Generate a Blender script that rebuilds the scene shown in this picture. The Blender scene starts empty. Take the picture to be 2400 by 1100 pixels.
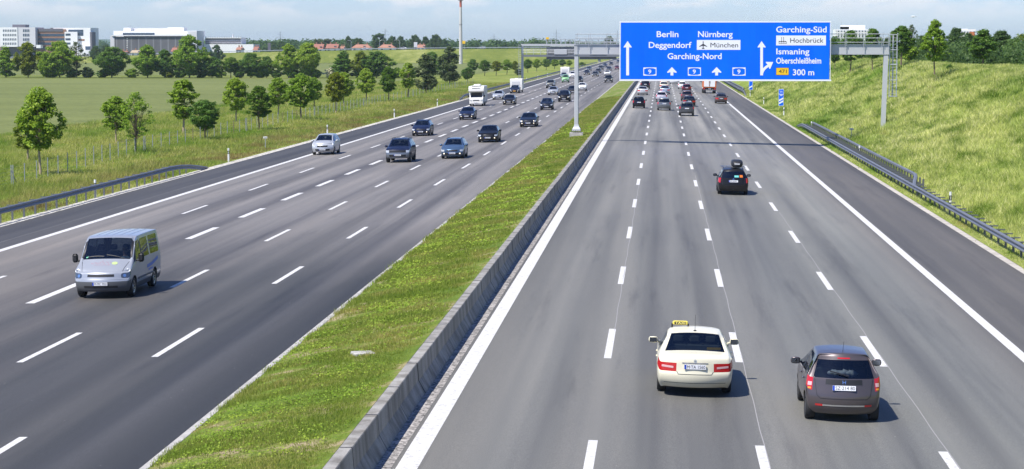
import bpy, bmesh, math, random
import numpy as np
from mathutils import Vector, Matrix, Euler

sc = bpy.context.scene
COL = sc.collection
R = math.radians
rnd = random.Random(7)

# ------------------------------------------------------------ camera
FPX, CX, CY = 4983.0, 1200.0, 550.0          # focal length in photo pixels (2400 wide)
CAMP = Vector((0.0, 0.0, 8.4))
PITCH = math.atan(442.0 / FPX)
YAW = math.atan(352.0 * math.cos(PITCH) / FPX)
cam_d = bpy.data.cameras.new("camera")
cam_d.sensor_width = 36.0
cam_d.lens = FPX / 2400.0 * 36.0
cam_d.clip_start = 0.5
cam_d.clip_end = 60000.0
cam = bpy.data.objects.new("camera", cam_d)
COL.objects.link(cam)
cam.location = CAMP
cam.rotation_euler = (math.pi / 2 - PITCH, 0.0, YAW)
sc.camera = cam
RM = Euler(cam.rotation_euler).to_matrix()

# ------------------------------------------------------------ sky, sun, exposure
SUN_TO = Vector((-0.48, -0.46, 1.0)).normalized()
SUN_EL = math.asin(SUN_TO.z)
SUN_AZ = math.atan2(SUN_TO.x, SUN_TO.y)        # clockwise from +Y
world = bpy.data.worlds.new("World")
sc.world = world
world.use_nodes = True
wn, wl = world.node_tree.nodes, world.node_tree.links
wn.clear()
w_out = wn.new("ShaderNodeOutputWorld")
w_bg = wn.new("ShaderNodeBackground")
w_sky = wn.new("ShaderNodeTexSky")
w_sky.sky_type = 'NISHITA'
w_sky.sun_disc = False
w_sky.sun_elevation = SUN_EL
w_sky.sun_rotation = SUN_AZ
w_sky.altitude = 400
w_sky.air_density = 1.0
w_sky.dust_density = 0.25
w_sky.ozone_density = 4.0
w_bg.inputs[1].default_value = 0.092
# thin fair-weather cloud veil, laid out on the sky directions
w_tc = wn.new("ShaderNodeTexCoord")
w_map = wn.new("ShaderNodeMapping")
w_map.inputs['Scale'].default_value = (1.0, 1.0, 3.6)
w_map.inputs['Location'].default_value = (0.35, 0.1, 0.27)
w_no = wn.new("ShaderNodeTexNoise")
w_no.inputs['Scale'].default_value = 26.0
w_no.inputs['Detail'].default_value = 7.0
w_no.inputs['Roughness'].default_value = 0.58
w_rp = wn.new("ShaderNodeValToRGB")
w_rp.color_ramp.elements[0].position = 0.47
w_rp.color_ramp.elements[0].color = (0, 0, 0, 1)
w_rp.color_ramp.elements[1].position = 0.62
w_rp.color_ramp.elements[1].color = (1, 1, 1, 1)
w_sep = wn.new("ShaderNodeSeparateXYZ")
w_hr = wn.new("ShaderNodeMapRange")
w_hr.inputs['From Min'].default_value = 0.009
w_hr.inputs['From Max'].default_value = 0.022
w_mul = wn.new("ShaderNodeMath"); w_mul.operation = 'MULTIPLY'
w_mul2 = wn.new("ShaderNodeMath"); w_mul2.operation = 'MULTIPLY'
w_mul2.inputs[1].default_value = 0.58
w_mix = wn.new("ShaderNodeMixRGB")
w_mix.inputs[2].default_value = (8.4, 8.0, 8.1, 1)
wl.new(w_tc.outputs['Generated'], w_map.inputs['Vector'])
wl.new(w_map.outputs['Vector'], w_no.inputs['Vector'])
wl.new(w_no.outputs['Fac'], w_rp.inputs['Fac'])
wl.new(w_tc.outputs['Generated'], w_sep.inputs[0])
wl.new(w_sep.outputs['Z'], w_hr.inputs['Value'])
wl.new(w_rp.outputs['Color'], w_mul.inputs[0])
w_hr2 = wn.new("ShaderNodeMapRange")
w_hr2.inputs['From Min'].default_value = 0.16
w_hr2.inputs['From Max'].default_value = 0.05
wl.new(w_sep.outputs['Z'], w_hr2.inputs['Value'])
w_mul0 = wn.new("ShaderNodeMath"); w_mul0.operation = 'MULTIPLY'
wl.new(w_hr.outputs['Result'], w_mul0.inputs[0]); wl.new(w_hr2.outputs['Result'], w_mul0.inputs[1])
wl.new(w_mul0.outputs[0], w_mul.inputs[1])
wl.new(w_mul.outputs[0], w_mul2.inputs[0])
wl.new(w_mul2.outputs[0], w_mix.inputs[0])
w_tint = wn.new("ShaderNodeMixRGB"); w_tint.blend_type = 'MULTIPLY'; w_tint.inputs[0].default_value = 1.0
w_tint.inputs[2].default_value = (0.765, 0.885, 1.25, 1)
wl.new(w_sky.outputs['Color'], w_tint.inputs[1])
wl.new(w_tint.outputs['Color'], w_mix.inputs[1])
wl.new(w_mix.outputs['Color'], w_bg.inputs[0])
wl.new(w_bg.outputs[0], w_out.inputs['Surface'])

sun_d = bpy.data.lights.new("sun", 'SUN')
sun_d.energy = 5.0
sun_d.angle = R(0.53)
sun_d.color = (1.0, 0.955, 0.89)
sun = bpy.data.objects.new("sun", sun_d)
COL.objects.link(sun)
sun.rotation_euler = SUN_TO.to_track_quat('Z', 'Y').to_euler()

sc.view_settings.view_transform = 'Standard'
sc.view_settings.look = 'None'
sc.view_settings.exposure = 0.47
sc.view_settings.gamma = 1.0
sc.cycles.use_denoising = True
sc.cycles.denoiser = 'OPENIMAGEDENOISE'
sc.cycles.denoising_input_passes = 'RGB_ALBEDO_NORMAL'
sc.cycles.denoising_prefilter = 'ACCURATE'
sc.cycles.sample_clamp_indirect = 2.0
sc.cycles.sample_clamp_direct = 12.0
sc.cycles.max_bounces = 6
sc.cycles.diffuse_bounces = 3
sc.cycles.glossy_bounces = 3
sc.cycles.transparent_max_bounces = 12
sc.cycles.volume_bounces = 1
sc.cycles.caustics_reflective = False
sc.cycles.caustics_refractive = False

# ------------------------------------------------------------ measuring helpers
def ray(px, py):
    return RM @ Vector(((px - CX) / FPX, (CY - py) / FPX, -1.0))

def at(px, py, Y):
    d = ray(px, py)
    t = (Y - CAMP.y) / d.y
    return CAMP + d * t

def gp(px, py, z=0.0):
    d = ray(px, py)
    t = (z - CAMP.z) / d.z
    return CAMP + d * t

def ppm(Y):
    return FPX / Y

XK = -10.15      # median side edge of the oncoming carriageway
def smooth(a, b, x):
    t = min(1.0, max(0.0, (x - a) / (b - a)))
    return t * t * (3 - 2 * t)

def bankh(Y):
    return 6.5 * (1 - smooth(650, 1050, Y))

def dip(Y):
    return 0.0

def ground(X, Y):
    if X > 14.2:
        base = -0.31
        if X < 15.6:
            z = base + (X - 14.2) * 0.02
        else:
            hmax = bankh(Y)
            t = (X - 15.6) / 2.02
            # rounded crest
            z = base + min(t, hmax)
            if abs(t - hmax) < 0.6:
                z -= 0.15 * (1 - abs(t - hmax) / 0.6)
            z += (0.12 * math.sin(X * 0.7 + Y * 0.05) + 0.10 * math.sin(X * 0.31 - Y * 0.11 + 1.0) + 0.07 * math.sin(Y * 0.27 + X * .5)) * smooth(16, 19, X)
            if X > 40: z -= (X - 40) * 0.03
        return z + dip(Y)
    if X > -5.7:
        return -0.02 * (X + 1.4) + dip(Y)
    if X > -6.15:
        return 0.75 + dip(Y)
    if X > -10.05:
        t = (X + 10.05) / 3.9
        return 0.10 + 0.60 * (t ** 0.75) + dip(Y)
    if X > -32.35:
        return -0.02 * (XK - X) + dip(Y)
    if X > -36.0:
        return -0.44 - 0.26 * (-32.35 - X) / 3.65 + dip(Y) * smooth(-60, -36, X)
    return -0.70

def gnd(px, py):
    z = 0.0
    p = gp(px, py, z)
    for _ in range(30):
        z2 = ground(p.x, p.y)
        z = z * 0.4 + z2 * 0.6
        p = gp(px, py, z)
    return p

# ------------------------------------------------------------ material helpers
class NT:
    def __init__(s, name):
        s.m = bpy.data.materials.new(name)
        s.m.use_nodes = True
        s.t = s.m.node_tree
        s.n, s.l = s.t.nodes, s.t.links
        s.n.clear()
        s.out = s.n.new("ShaderNodeOutputMaterial")
        s._tc = None
    def add(s, typ, **kw):
        nd = s.n.new("ShaderNode" + typ)
        for k, v in kw.items():
            if k.startswith('_'):
                setattr(nd, k[1:], v)
            else:
                s.set(nd.inputs[k.replace('__', ' ')], v)
        return nd
    def set(s, sock, v):
        if isinstance(v, bpy.types.NodeSocket):
            s.l.new(v, sock)
        elif v is not None:
            if isinstance(v, (tuple, list)) and len(v) == 3 and sock.type == 'RGBA':
                v = tuple(v) + (1,)
            sock.default_value = v
    def pos(s):
        return s.add('NewGeometry').outputs['Position']
    def obj(s):
        return s.add('TexCoord').outputs['Object']
    def mapv(s, v, scale=(1, 1, 1), rot=(0, 0, 0), loc=(0, 0, 0)):
        return s.add('Mapping', Vector=v, Scale=scale, Rotation=rot, Location=loc).outputs[0]
    def noise(s, v, scale, detail=3, rough=0.55, dist=0.0):
        return s.add('TexNoise', Vector=v, Scale=scale, Detail=detail, Roughness=rough, Distortion=dist).outputs['Fac']
    def ramp(s, f, stops, interp='LINEAR'):
        nd = s.add('ValToRGB')
        s.set(nd.inputs[0], f)
        cr = nd.color_ramp
        cr.interpolation = interp
        while len(cr.elements) < len(stops):
            cr.elements.new(0.5)
        for e, (p, c) in zip(cr.elements, stops):
            e.position = p
            e.color = tuple(c) + (1,) if len(c) == 3 else c
        return nd.outputs['Color']
    def mix(s, f, a, b, blend='MIX'):
        nd = s.add('MixRGB', _blend_type=blend)
        s.set(nd.inputs[0], f); s.set(nd.inputs[1], a); s.set(nd.inputs[2], b)
        return nd.outputs[0]
    def math(s, op, a, b=None, c=None, clamp=False):
        nd = s.add('Math', _operation=op, _use_clamp=clamp)
        s.set(nd.inputs[0], a)
        if b is not None: s.set(nd.inputs[1], b)
        if c is not None: s.set(nd.inputs[2], c)
        return nd.outputs[0]
    def rng(s, v, a, b, c=0.0, d=1.0):
        nd = s.add('MapRange')
        s.set(nd.inputs['Value'], v)
        nd.inputs['From Min'].default_value = a; nd.inputs['From Max'].default_value = b
        nd.inputs['To Min'].default_value = c; nd.inputs['To Max'].default_value = d
        return nd.outputs[0]
    def xyz(s, v):
        return s.add('SeparateXYZ', Vector=v).outputs
    def bump(s, h, strength=0.3, dist=0.05):
        return s.add('Bump', Height=h, Strength=strength, Distance=dist).outputs[0]
    def island(s):
        return s.add('NewGeometry').outputs['Random Per Island']
    def objrand(s):
        return s.add('ObjectInfo').outputs['Random']
    def pbsdf(s, color, rough=0.6, metal=0.0, spec=0.5, normal=None, coat=0.0, coat_r=0.05, emis=None, emis_s=0.0, alpha=None):
        nd = s.add('BsdfPrincipled')
        s.set(nd.inputs['Base Color'], color)
        s.set(nd.inputs['Roughness'], rough)
        s.set(nd.inputs['Metallic'], metal)
        s.set(nd.inputs['Specular IOR Level'], spec)
        if normal is not None: s.set(nd.inputs['Normal'], normal)
        s.set(nd.inputs['Coat Weight'], coat)
        s.set(nd.inputs['Coat Roughness'], coat_r)
        if emis is not None:
            s.set(nd.inputs['Emission Color'], emis)
            s.set(nd.inputs['Emission Strength'], emis_s)
        return nd.outputs[0]
    def done(s, sh):
        s.l.new(sh, s.out.inputs['Surface'])
        return s.m

def simple(name, color, rough=0.6, metal=0.0, spec=0.5, coat=0.0, var=0.0, vscale=3.0, emis=None, emis_s=0.0):
    t = NT(name)
    c = tuple(color)
    if var:
        n = t.noise(t.obj(), vscale, 4, 0.6)
        c = t.mix(n, tuple(x * (1 - var) for x in c), tuple(min(1, x * (1 + var)) for x in c))
    return t.done(t.pbsdf(c, rough, metal, spec, coat=coat, emis=emis, emis_s=emis_s))

# ------------------------------------------------------------ object helpers
def tag(o, label=None, cat=None, group=None, kind=None):
    if label: o['label'] = label
    if cat: o['category'] = cat
    if group: o['group'] = group
    if kind: o['kind'] = kind
    return o

def empty(name, loc=(0, 0, 0), rz=0.0):
    o = bpy.data.objects.new(name, None)
    o.empty_display_size = 0.3
    o.location = loc
    o.rotation_euler = (0, 0, rz)
    COL.objects.link(o)
    return o

def link_mesh(name, me, mat=None, parent=None):
    o = bpy.data.objects.new(name, me)
    COL.objects.link(o)
    if mat is not None:
        if len(me.materials) == 0:
            me.materials.append(mat)
    if parent is not None:
        o.parent = parent
    return o

def kids(o):
    return [c for c in CHILD.get(o.name, [])]

def copy_tree(o, parent=None):
    c = o.copy()
    COL.objects.link(c)
    if parent is not None:
        c.parent = parent
        c.matrix_parent_inverse = o.matrix_parent_inverse.copy()
    for ch in o.children:
        copy_tree(ch, c)
    return c

class MB:
    """collects simple shapes, links them as one mesh object"""
    def __init__(s):
        s.v, s.f = [], []
    def quad(s, *pts):
        n = len(s.v); s.v += [tuple(p) for p in pts]; s.f.append(tuple(range(n, n + len(pts)))); return s
    def box(s, c, d, rz=0.0, bev=0.0):
        x, y, z = d[0] / 2, d[1] / 2, d[2] / 2
        cr, sr = math.cos(rz), math.sin(rz)
        def P(a, b, e):
            return (c[0] + a * cr - b * sr, c[1] + a * sr + b * cr, c[2] + e)
        n = len(s.v)
        if bev <= 0:
            s.v += [P(sx * x, sy * y, sz * z) for sz in (-1, 1) for sy in (-1, 1) for sx in (-1, 1)]
            for q in ((0, 2, 3, 1), (4, 5, 7, 6), (0, 1, 5, 4), (2, 6, 7, 3), (0, 4, 6, 2), (1, 3, 7, 5)):
                s.f.append(tuple(n + i for i in q))
        else:
            # chamfered box from three-way rings
            b = bev
            ring = lambda zz, e: [P(a, bb, zz) for a, bb in ((-x + e, -y + 0), (x - e, -y), (x, -y + e), (x, y - e), (x - e, y), (-x + e, y), (-x, y - e), (-x, -y + e))]
            def ring2(zz, ins, e):
                xx, yy = x - ins, y - ins
                return [P(a, bb, zz) for a, bb in ((-xx + e, -yy), (xx - e, -yy), (xx, -yy + e), (xx, yy - e), (xx - e, yy), (-xx + e, yy), (-xx, yy - e), (-xx, -yy + e))]
            lv = [ring2(-z, b, b), ring2(-z + b, 0, b), ring2(z - b, 0, b), ring2(z, b, b)]
            for r_ in lv: s.v += r_
            s.f.append(tuple(n + i for i in range(7, -1, -1)))
            for k in range(3):
                for i in range(8):
                    j = (i + 1) % 8
                    s.f.append((n + k * 8 + i, n + k * 8 + j, n + (k + 1) * 8 + j, n + (k + 1) * 8 + i))
            s.f.append(tuple(n + 24 + i for i in range(8)))
        return s
    def tube(s, p, q, r0, r1=None, n=8, cap=True):
        r1 = r0 if r1 is None else r1
        p, q = Vector(p), Vector(q)
        d = (q - p)
        if d.length < 1e-6: return s
        d.normalize()
        u = d.orthogonal().normalized(); w = d.cross(u)
        b = len(s.v)
        for (c, r) in ((p, r0), (q, r1)):
            for i in range(n):
                a = 2 * math.pi * i / n
                s.v.append(tuple(c + u * (r * math.cos(a)) + w * (r * math.sin(a))))
        for i in range(n):
            j = (i + 1) % n
            s.f.append((b + i, b + j, b + n + j, b + n + i))
        if cap:
            s.f.append(tuple(b + i for i in range(n - 1, -1, -1)))
            s.f.append(tuple(b + n + i for i in range(n)))
        return s
    def path(s, pts, rads, n=7):
        pts = [Vector(p) for p in pts]
        b = len(s.v)
        for k, p in enumerate(pts):
            d = (pts[min(k + 1, len(pts) - 1)] - pts[max(k - 1, 0)]).normalized()
            u = d.cross(Vector((0.31, 0.95, 0.1)))
            u = u.normalized() if u.length > 1e-3 else d.orthogonal().normalized()
            w = d.cross(u)
            for i in range(n):
                a = 2 * math.pi * i / n
                s.v.append(tuple(p + (u * math.cos(a) + w * math.sin(a)) * rads[k]))
        for k in range(len(pts) - 1):
            for i in range(n):
                j = (i + 1) % n
                s.f.append((b + k * n + i, b + k * n + j, b + (k + 1) * n + j, b + (k + 1) * n + i))
        s.f.append(tuple(b + (len(pts) - 1) * n + i for i in range(n)))
        return s
    def sweep(s, prof, pts, up=Vector((0, 0, 1)), closed=True):
        """profile points (side, up) swept along pts"""
        pts = [Vector(p) for p in pts]
        b = len(s.v); n = len(prof)
        for k, p in enumerate(pts):
            d = (pts[min(k + 1, len(pts) - 1)] - pts[max(k - 1, 0)]).normalized()
            side = d.cross(up).normalized()
            for (a, h) in prof:
                s.v.append(tuple(p + side * a + up * h))
        m = n if closed else n - 1
        for k in range(len(pts) - 1):
            for i in range(m):
                j = (i + 1) % n
                s.f.append((b + k * n + i, b + k * n + j, b + (k + 1) * n + j, b + (k + 1) * n + i))
        if closed:
            s.f.append(tuple(b + i for i in range(n)))
            s.f.append(tuple(b + (len(pts) - 1) * n + i for i in range(n - 1, -1, -1)))
        return s
    def lathe(s, prof, n=24, axis='x', c=(0, 0, 0)):
        """profile (along axis, radius)"""
        b = len(s.v)
        for (a, r) in prof:
            for i in range(n):
                t = 2 * math.pi * i / n
                u, w = r * math.cos(t), r * math.sin(t)
                if axis == 'x': p = (c[0] + a, c[1] + u, c[2] + w)
                elif axis == 'y': p = (c[0] + u, c[1] + a, c[2] + w)
                else: p = (c[0] + u, c[1] + w, c[2] + a)
                s.v.append(p)
        for k in range(len(prof) - 1):
            for i in range(n):
                j = (i + 1) % n
                s.f.append((b + k * n + i, b + k * n + j, b + (k + 1) * n + j, b + (k + 1) * n + i))
        return s
    def mesh(s, name, mat=None, smooth=False, fix=True):
        me = bpy.data.meshes.new(name)
        me.from_pydata(s.v, [], s.f)
        if fix:
            bm = bmesh.new(); bm.from_mesh(me)
            bmesh.ops.recalc_face_normals(bm, faces=bm.faces)
            bm.to_mesh(me); bm.free()
        if smooth:
            me.polygons.foreach_set('use_smooth', [True] * len(me.polygons))
        if mat is not None: me.materials.append(mat)
        return me
    def build(s, name, mat=None, parent=None, smooth=False, fix=True):
        return link_mesh(name, s.mesh(name, mat, smooth, fix), None, parent)

def np_mesh(name, verts, faces, mat=None):
    """verts (n,3), faces (m,k) numpy -> mesh"""
    me = bpy.data.meshes.new(name)
    n, (m, k) = len(verts), faces.shape
    me.vertices.add(n)
    me.vertices.foreach_set('co', np.ascontiguousarray(verts, dtype=np.float32).ravel())
    me.loops.add(m * k)
    me.loops.foreach_set('vertex_index', np.ascontiguousarray(faces, dtype=np.int32).ravel())
    me.polygons.add(m)
    me.polygons.foreach_set('loop_start', np.arange(0, m * k, k, dtype=np.int32))
    me.update(calc_edges=True)
    if mat is not None: me.materials.append(mat)
    return me

_txt_cache = {}
def text_verts(body, bold=0.0):
    """flat text outline as (verts, faces) in the XY plane, origin at baseline left"""
    key = (body, bold)
    if key in _txt_cache: return _txt_cache[key]
    cu = bpy.data.curves.new("lettering_curve", 'FONT')
    cu.body = body
    cu.size = 1.0
    cu.offset = bold
    cu.resolution_u = 4
    cu.fill_mode = 'FRONT'
    ob = bpy.data.objects.new("lettering_curve", cu)
    COL.objects.link(ob)
    dg = bpy.context.evaluated_depsgraph_get()
    me = bpy.data.meshes.new_from_object(ob.evaluated_get(dg))
    v = [tuple(x.co) for x in me.vertices]
    f = [tuple(p.vertices) for p in me.polygons]
    bpy.data.objects.remove(ob); bpy.data.curves.remove(cu); bpy.data.meshes.remove(me)
    _txt_cache[key] = (v, f)
    return v, f

def capheight(bold):
    v, f = text_verts("H", bold)
    return max(a[1] for a in v), min(a[1] for a in v)

def fit_text(mb, body, x0, x1, zb, zt, frame, bold=0.0):
    """lays text so its ink runs x0..x1, baseline zb, cap top zt; frame(u, v) -> 3-D point"""
    v, f = text_verts(body, bold)
    hi, lo = capheight(bold)
    xa, xb = min(a[0] for a in v), max(a[0] for a in v)
    sx = (x1 - x0) / (xb - xa); sy = (zt - zb) / (hi - lo)
    n = len(mb.v)
    for a in v:
        mb.v.append(tuple(frame(x0 + (a[0] - xa) * sx, zb + (a[1] - lo) * sy)))
    for p in f:
        mb.f.append(tuple(n + i for i in p))
# ============================================================ materials
def asphalt(name, base, lanes, shoulder, far_sheen=None):
    """worn asphalt: lane-wise tone, wheel tracks along the road, fine aggregate"""
    t = NT(name)
    P = t.pos()
    x = t.xyz(P)[0]
    # tone across the carriageway
    lo, hi = lanes[0][0], lanes[-1][0]
    f = t.rng(x, lo, hi)
    c = t.ramp(f, [((a - lo) / (hi - lo), tuple(v * k for k in tint)) for a, v, tint in lanes])
    if far_sheen:
        # grazing sheen painted in: asphalt colour turns paler with distance along the road
        ya, yb, col, xlim, xmax = far_sheen
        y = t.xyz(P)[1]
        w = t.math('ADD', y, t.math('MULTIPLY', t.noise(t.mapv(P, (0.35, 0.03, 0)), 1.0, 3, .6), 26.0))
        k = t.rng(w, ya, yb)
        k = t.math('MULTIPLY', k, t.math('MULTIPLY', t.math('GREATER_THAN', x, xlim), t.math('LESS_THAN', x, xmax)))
        far_bands = t.noise(t.mapv(P, (0.8, 0.005, 0.0)), 1.0, 3, 0.55)
        oc = t.ramp(far_bands, [(0.33, tuple(v * .66 for v in col)), (0.48, col), (0.64, tuple(v * 1.16 for v in col))])
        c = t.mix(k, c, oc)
    c = t.mix(1.0, c, (0.945, 0.93, 0.89), 'MULTIPLY')
    # long soft bands of tyre wear
    band = t.noise(t.mapv(P, (0.55, 0.006, 0.0)), 1.0, 3, 0.6)
    c = t.mix(1.0, c, t.ramp(band, [(0.32, (0.60, 0.60, 0.63)), (0.5, (1, 1, 1)), (0.68, (1.28, 1.25, 1.22))]), 'MULTIPLY')
    pat = t.noise(t.mapv(P, (0.16, 0.022, 0.0)), 1.0, 4, 0.6)
    c = t.mix(1.0, c, t.ramp(pat, [(0.3, (0.86, 0.86, 0.88)), (0.7, (1.12, 1.11, 1.1))]), 'MULTIPLY')
    # oil-darkened lane centres and a few repaired strips
    oil = t.noise(t.mapv(P, (1.1, 0.05, 0.0), loc=(7.3, 2.1, 0)), 1.0, 5, 0.65)
    c = t.mix(1.0, c, t.ramp(oil, [(0.30, (0.74, 0.74, 0.75)), (0.44, (1, 1, 1))]), 'MULTIPLY')
    fine = t.noise(P, 46.0, 3, 0.75)
    c = t.mix(1.0, c, t.ramp(fine, [(0.25, (0.55, 0.55, 0.56)), (0.5, (1, 1, 1)), (0.78, (1.65, 1.63, 1.6))]), 'MULTIPLY')
    speck = t.add('TexVoronoi', Vector=P, Scale=1.4).outputs['Distance']
    sp = t.ramp(speck, [(0.0, (1, 1, 1)), (0.022, (1, 1, 1)), (0.03, (0, 0, 0))])
    c = t.mix(sp, c, (0.36, 0.35, 0.33))
    # a few transverse seams, nearly invisible
    b = t.bump(t.noise(P, 60.0, 2, 0.8), 0.5, 0.01)
    return t.done(t.pbsdf(c, t.ramp(fine, [(0.3, (0.72,) * 3), (0.7, (0.60,) * 3)]), 0, 0.45, b))

M = {}
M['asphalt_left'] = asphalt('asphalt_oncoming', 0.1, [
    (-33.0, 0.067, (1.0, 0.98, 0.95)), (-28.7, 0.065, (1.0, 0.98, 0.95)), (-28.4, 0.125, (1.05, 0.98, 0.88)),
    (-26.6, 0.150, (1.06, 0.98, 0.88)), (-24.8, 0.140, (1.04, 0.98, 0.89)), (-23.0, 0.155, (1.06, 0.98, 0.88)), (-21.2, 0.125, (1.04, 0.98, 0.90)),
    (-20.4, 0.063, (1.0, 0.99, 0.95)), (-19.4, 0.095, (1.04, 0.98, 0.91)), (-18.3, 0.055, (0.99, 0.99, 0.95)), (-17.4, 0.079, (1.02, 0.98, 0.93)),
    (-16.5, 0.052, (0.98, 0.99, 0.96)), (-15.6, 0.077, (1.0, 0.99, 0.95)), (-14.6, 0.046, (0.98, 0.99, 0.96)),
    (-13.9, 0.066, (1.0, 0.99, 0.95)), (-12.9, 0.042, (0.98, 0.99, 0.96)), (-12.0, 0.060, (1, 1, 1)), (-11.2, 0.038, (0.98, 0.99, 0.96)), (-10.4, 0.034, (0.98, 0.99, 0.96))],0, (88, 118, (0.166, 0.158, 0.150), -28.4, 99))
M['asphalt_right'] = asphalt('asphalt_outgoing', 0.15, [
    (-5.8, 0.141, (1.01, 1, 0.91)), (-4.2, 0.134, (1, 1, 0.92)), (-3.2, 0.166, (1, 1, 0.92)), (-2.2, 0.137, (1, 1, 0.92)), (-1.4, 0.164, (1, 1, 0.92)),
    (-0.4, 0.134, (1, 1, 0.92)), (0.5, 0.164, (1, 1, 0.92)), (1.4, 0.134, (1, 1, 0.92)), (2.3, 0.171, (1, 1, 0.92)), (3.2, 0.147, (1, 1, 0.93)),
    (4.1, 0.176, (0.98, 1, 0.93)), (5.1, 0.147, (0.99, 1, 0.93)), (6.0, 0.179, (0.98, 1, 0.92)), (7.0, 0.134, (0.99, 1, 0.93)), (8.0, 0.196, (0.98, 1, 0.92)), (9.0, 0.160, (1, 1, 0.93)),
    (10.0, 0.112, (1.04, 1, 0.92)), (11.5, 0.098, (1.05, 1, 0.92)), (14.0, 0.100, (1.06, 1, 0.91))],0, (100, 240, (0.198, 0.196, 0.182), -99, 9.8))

def m_paint_line():
    t = NT('road_paint')
    P = t.pos()
    n = t.noise(P, 9.0, 4, 0.7)
    c = t.ramp(n, [(0.30, (0.30, 0.29, 0.28)), (0.43, (0.56, 0.55, 0.52)), (0.7, (0.70, 0.69, 0.66))])
    return t.done(t.pbsdf(c, 0.6, 0, 0.4))
M['line'] = m_paint_line()
M['tar'] = simple('tar_seam', (0.30, 0.29, 0.28), 0.7)

def m_concrete(name, a, b, streak=True, s=1.6):
    t = NT(name)
    P = t.pos()
    n = t.noise(P, s, 5, 0.65)
    c = t.ramp(n, [(0.3, a), (0.7, b)])
    if streak:
        st = t.noise(t.mapv(P, (2.0, 2.2, 0.25)), 1.0, 4, 0.6)
        c = t.mix(1.0, c, t.ramp(st, [(0.36, (0.60, 0.58, 0.55)), (0.56, (1, 1, 1))]), 'MULTIPLY')
    g = t.noise(P, 30, 3, 0.7)
    c = t.mix(1.0, c, t.ramp(g, [(0.3, (0.82,) * 3), (0.7, (1.12,) * 3)]), 'MULTIPLY')
    return t.done(t.pbsdf(c, 0.85, 0, 0.3, t.bump(g, 0.3, 0.01)))
M['barrier'] = m_concrete('barrier_concrete', (0.24, 0.23, 0.21), (0.37, 0.355, 0.32))
M['kerb'] = m_concrete('kerb_concrete', (0.30, 0.29, 0.27), (0.52, 0.50, 0.46), False, 2.5)
M['gutter'] = m_concrete('gutter_concrete', (0.36, 0.33, 0.29), (0.55, 0.51, 0.45), False, 1.2)
M['bridge'] = m_concrete('bridge_concrete', (0.34, 0.34, 0.34), (0.45, 0.45, 0.44), True, .3)

def m_gravel(name, dark, light, s=9):
    t = NT(name)
    P = t.pos()
    v = t.add('TexVoronoi', Vector=P, Scale=s).outputs['Color']
    f = t.xyz(v)[0]
    n = t.noise(P, 1.2, 4, 0.6)
    c = t.ramp(t.math('ADD', t.math('MULTIPLY', f, 0.55), t.math('MULTIPLY', n, 0.5)), [(0.25, dark), (0.8, light)])
    return t.done(t.pbsdf(c, 0.9, 0, 0.2, t.bump(f, 0.8, 0.03)))
M['gravel'] = m_gravel('white_gravel', (0.22, 0.20, 0.16), (0.72, 0.69, 0.62))
M['grit'] = m_gravel('road_grit', (0.10, 0.095, 0.09), (0.46, 0.43, 0.40), 14)

def m_ground(name, stops, s1=0.12, s2=1.4, stretch=(1, 1, 1), bump=0.6):
    t = NT(name)
    P = t.pos()
    V = t.mapv(P, stretch)
    a = t.noise(V, s1, 4, 0.62)
    b = t.noise(P, s2, 5, 0.7)
    f = t.math('ADD', t.math('MULTIPLY', a, 0.6), t.math('MULTIPLY', b, 0.4))
    c = t.ramp(f, stops)
    g = t.noise(P, 7.0, 4, 0.75)
    c = t.mix(1.0, c, t.ramp(g, [(0.3, (0.6,) * 3), (0.72, (1.35,) * 3)]), 'MULTIPLY')
    return t.done(t.pbsdf(c, 0.9, 0, 0.15, t.bump(g, bump, 0.25)))
M['bank'] = m_ground('bank_soil_grass', [(0.34, (0.12, 0.18, 0.025)), (0.5, (0.23, 0.29, 0.05)), (0.66, (0.34, 0.36, 0.11))], 0.10, 1.3, (1, 0.35, 1))
M['verge'] = m_ground('verge_grass', [(0.34, (0.12, 0.17, 0.025)), (0.5, (0.21, 0.25, 0.045)), (0.66, (0.31, 0.31, 0.09))], 0.12, 1.2, (1, 0.4, 1))
M['meadow'] = m_ground('meadow_ground', [(0.35, (0.105, 0.14, 0.035)), (0.65, (0.19, 0.22, 0.07))], 0.01, 0.10, (1, 1, 1))
M['bankfar'] = m_ground('embankment_grass', [(0.36, (0.10, 0.14, 0.02)), (0.52, (0.16, 0.19, 0.035)), (0.66, (0.30, 0.31, 0.10))], 0.04, 0.22, (1, 1, 1))

def m_field():
    t = NT('young_crop')
    P = t.pos()
    rows = t.noise(t.mapv(P, (0.004, 0.06, 0)), 1.0, 3, 0.6)
    big = t.noise(P, 0.012, 3, 0.5)
    f = t.math('ADD', t.math('MULTIPLY', rows, 0.5), t.math('MULTIPLY', big, 0.5))
    c = t.ramp(f, [(0.35, (0.135, 0.160, 0.052)), (0.65, (0.180, 0.205, 0.070))])
    fine = t.noise(t.mapv(P, (1.0, 0.8, 1)), 0.9, 5, 0.75)
    c = t.mix(1.0, c, t.ramp(fine, [(0.3, (0.72, 0.74, 0.7)), (0.7, (1.22, 1.2, 1.15))]), 'MULTIPLY')
    tram = t.noise(t.mapv(P, (0.0, 0.035, 0)), 1.0, 2, 0.5)
    return t.done(t.pbsdf(c, 0.9, 0, 0.12, t.bump(fine, 0.7, 0.3)))
M['field'] = m_field()

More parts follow.
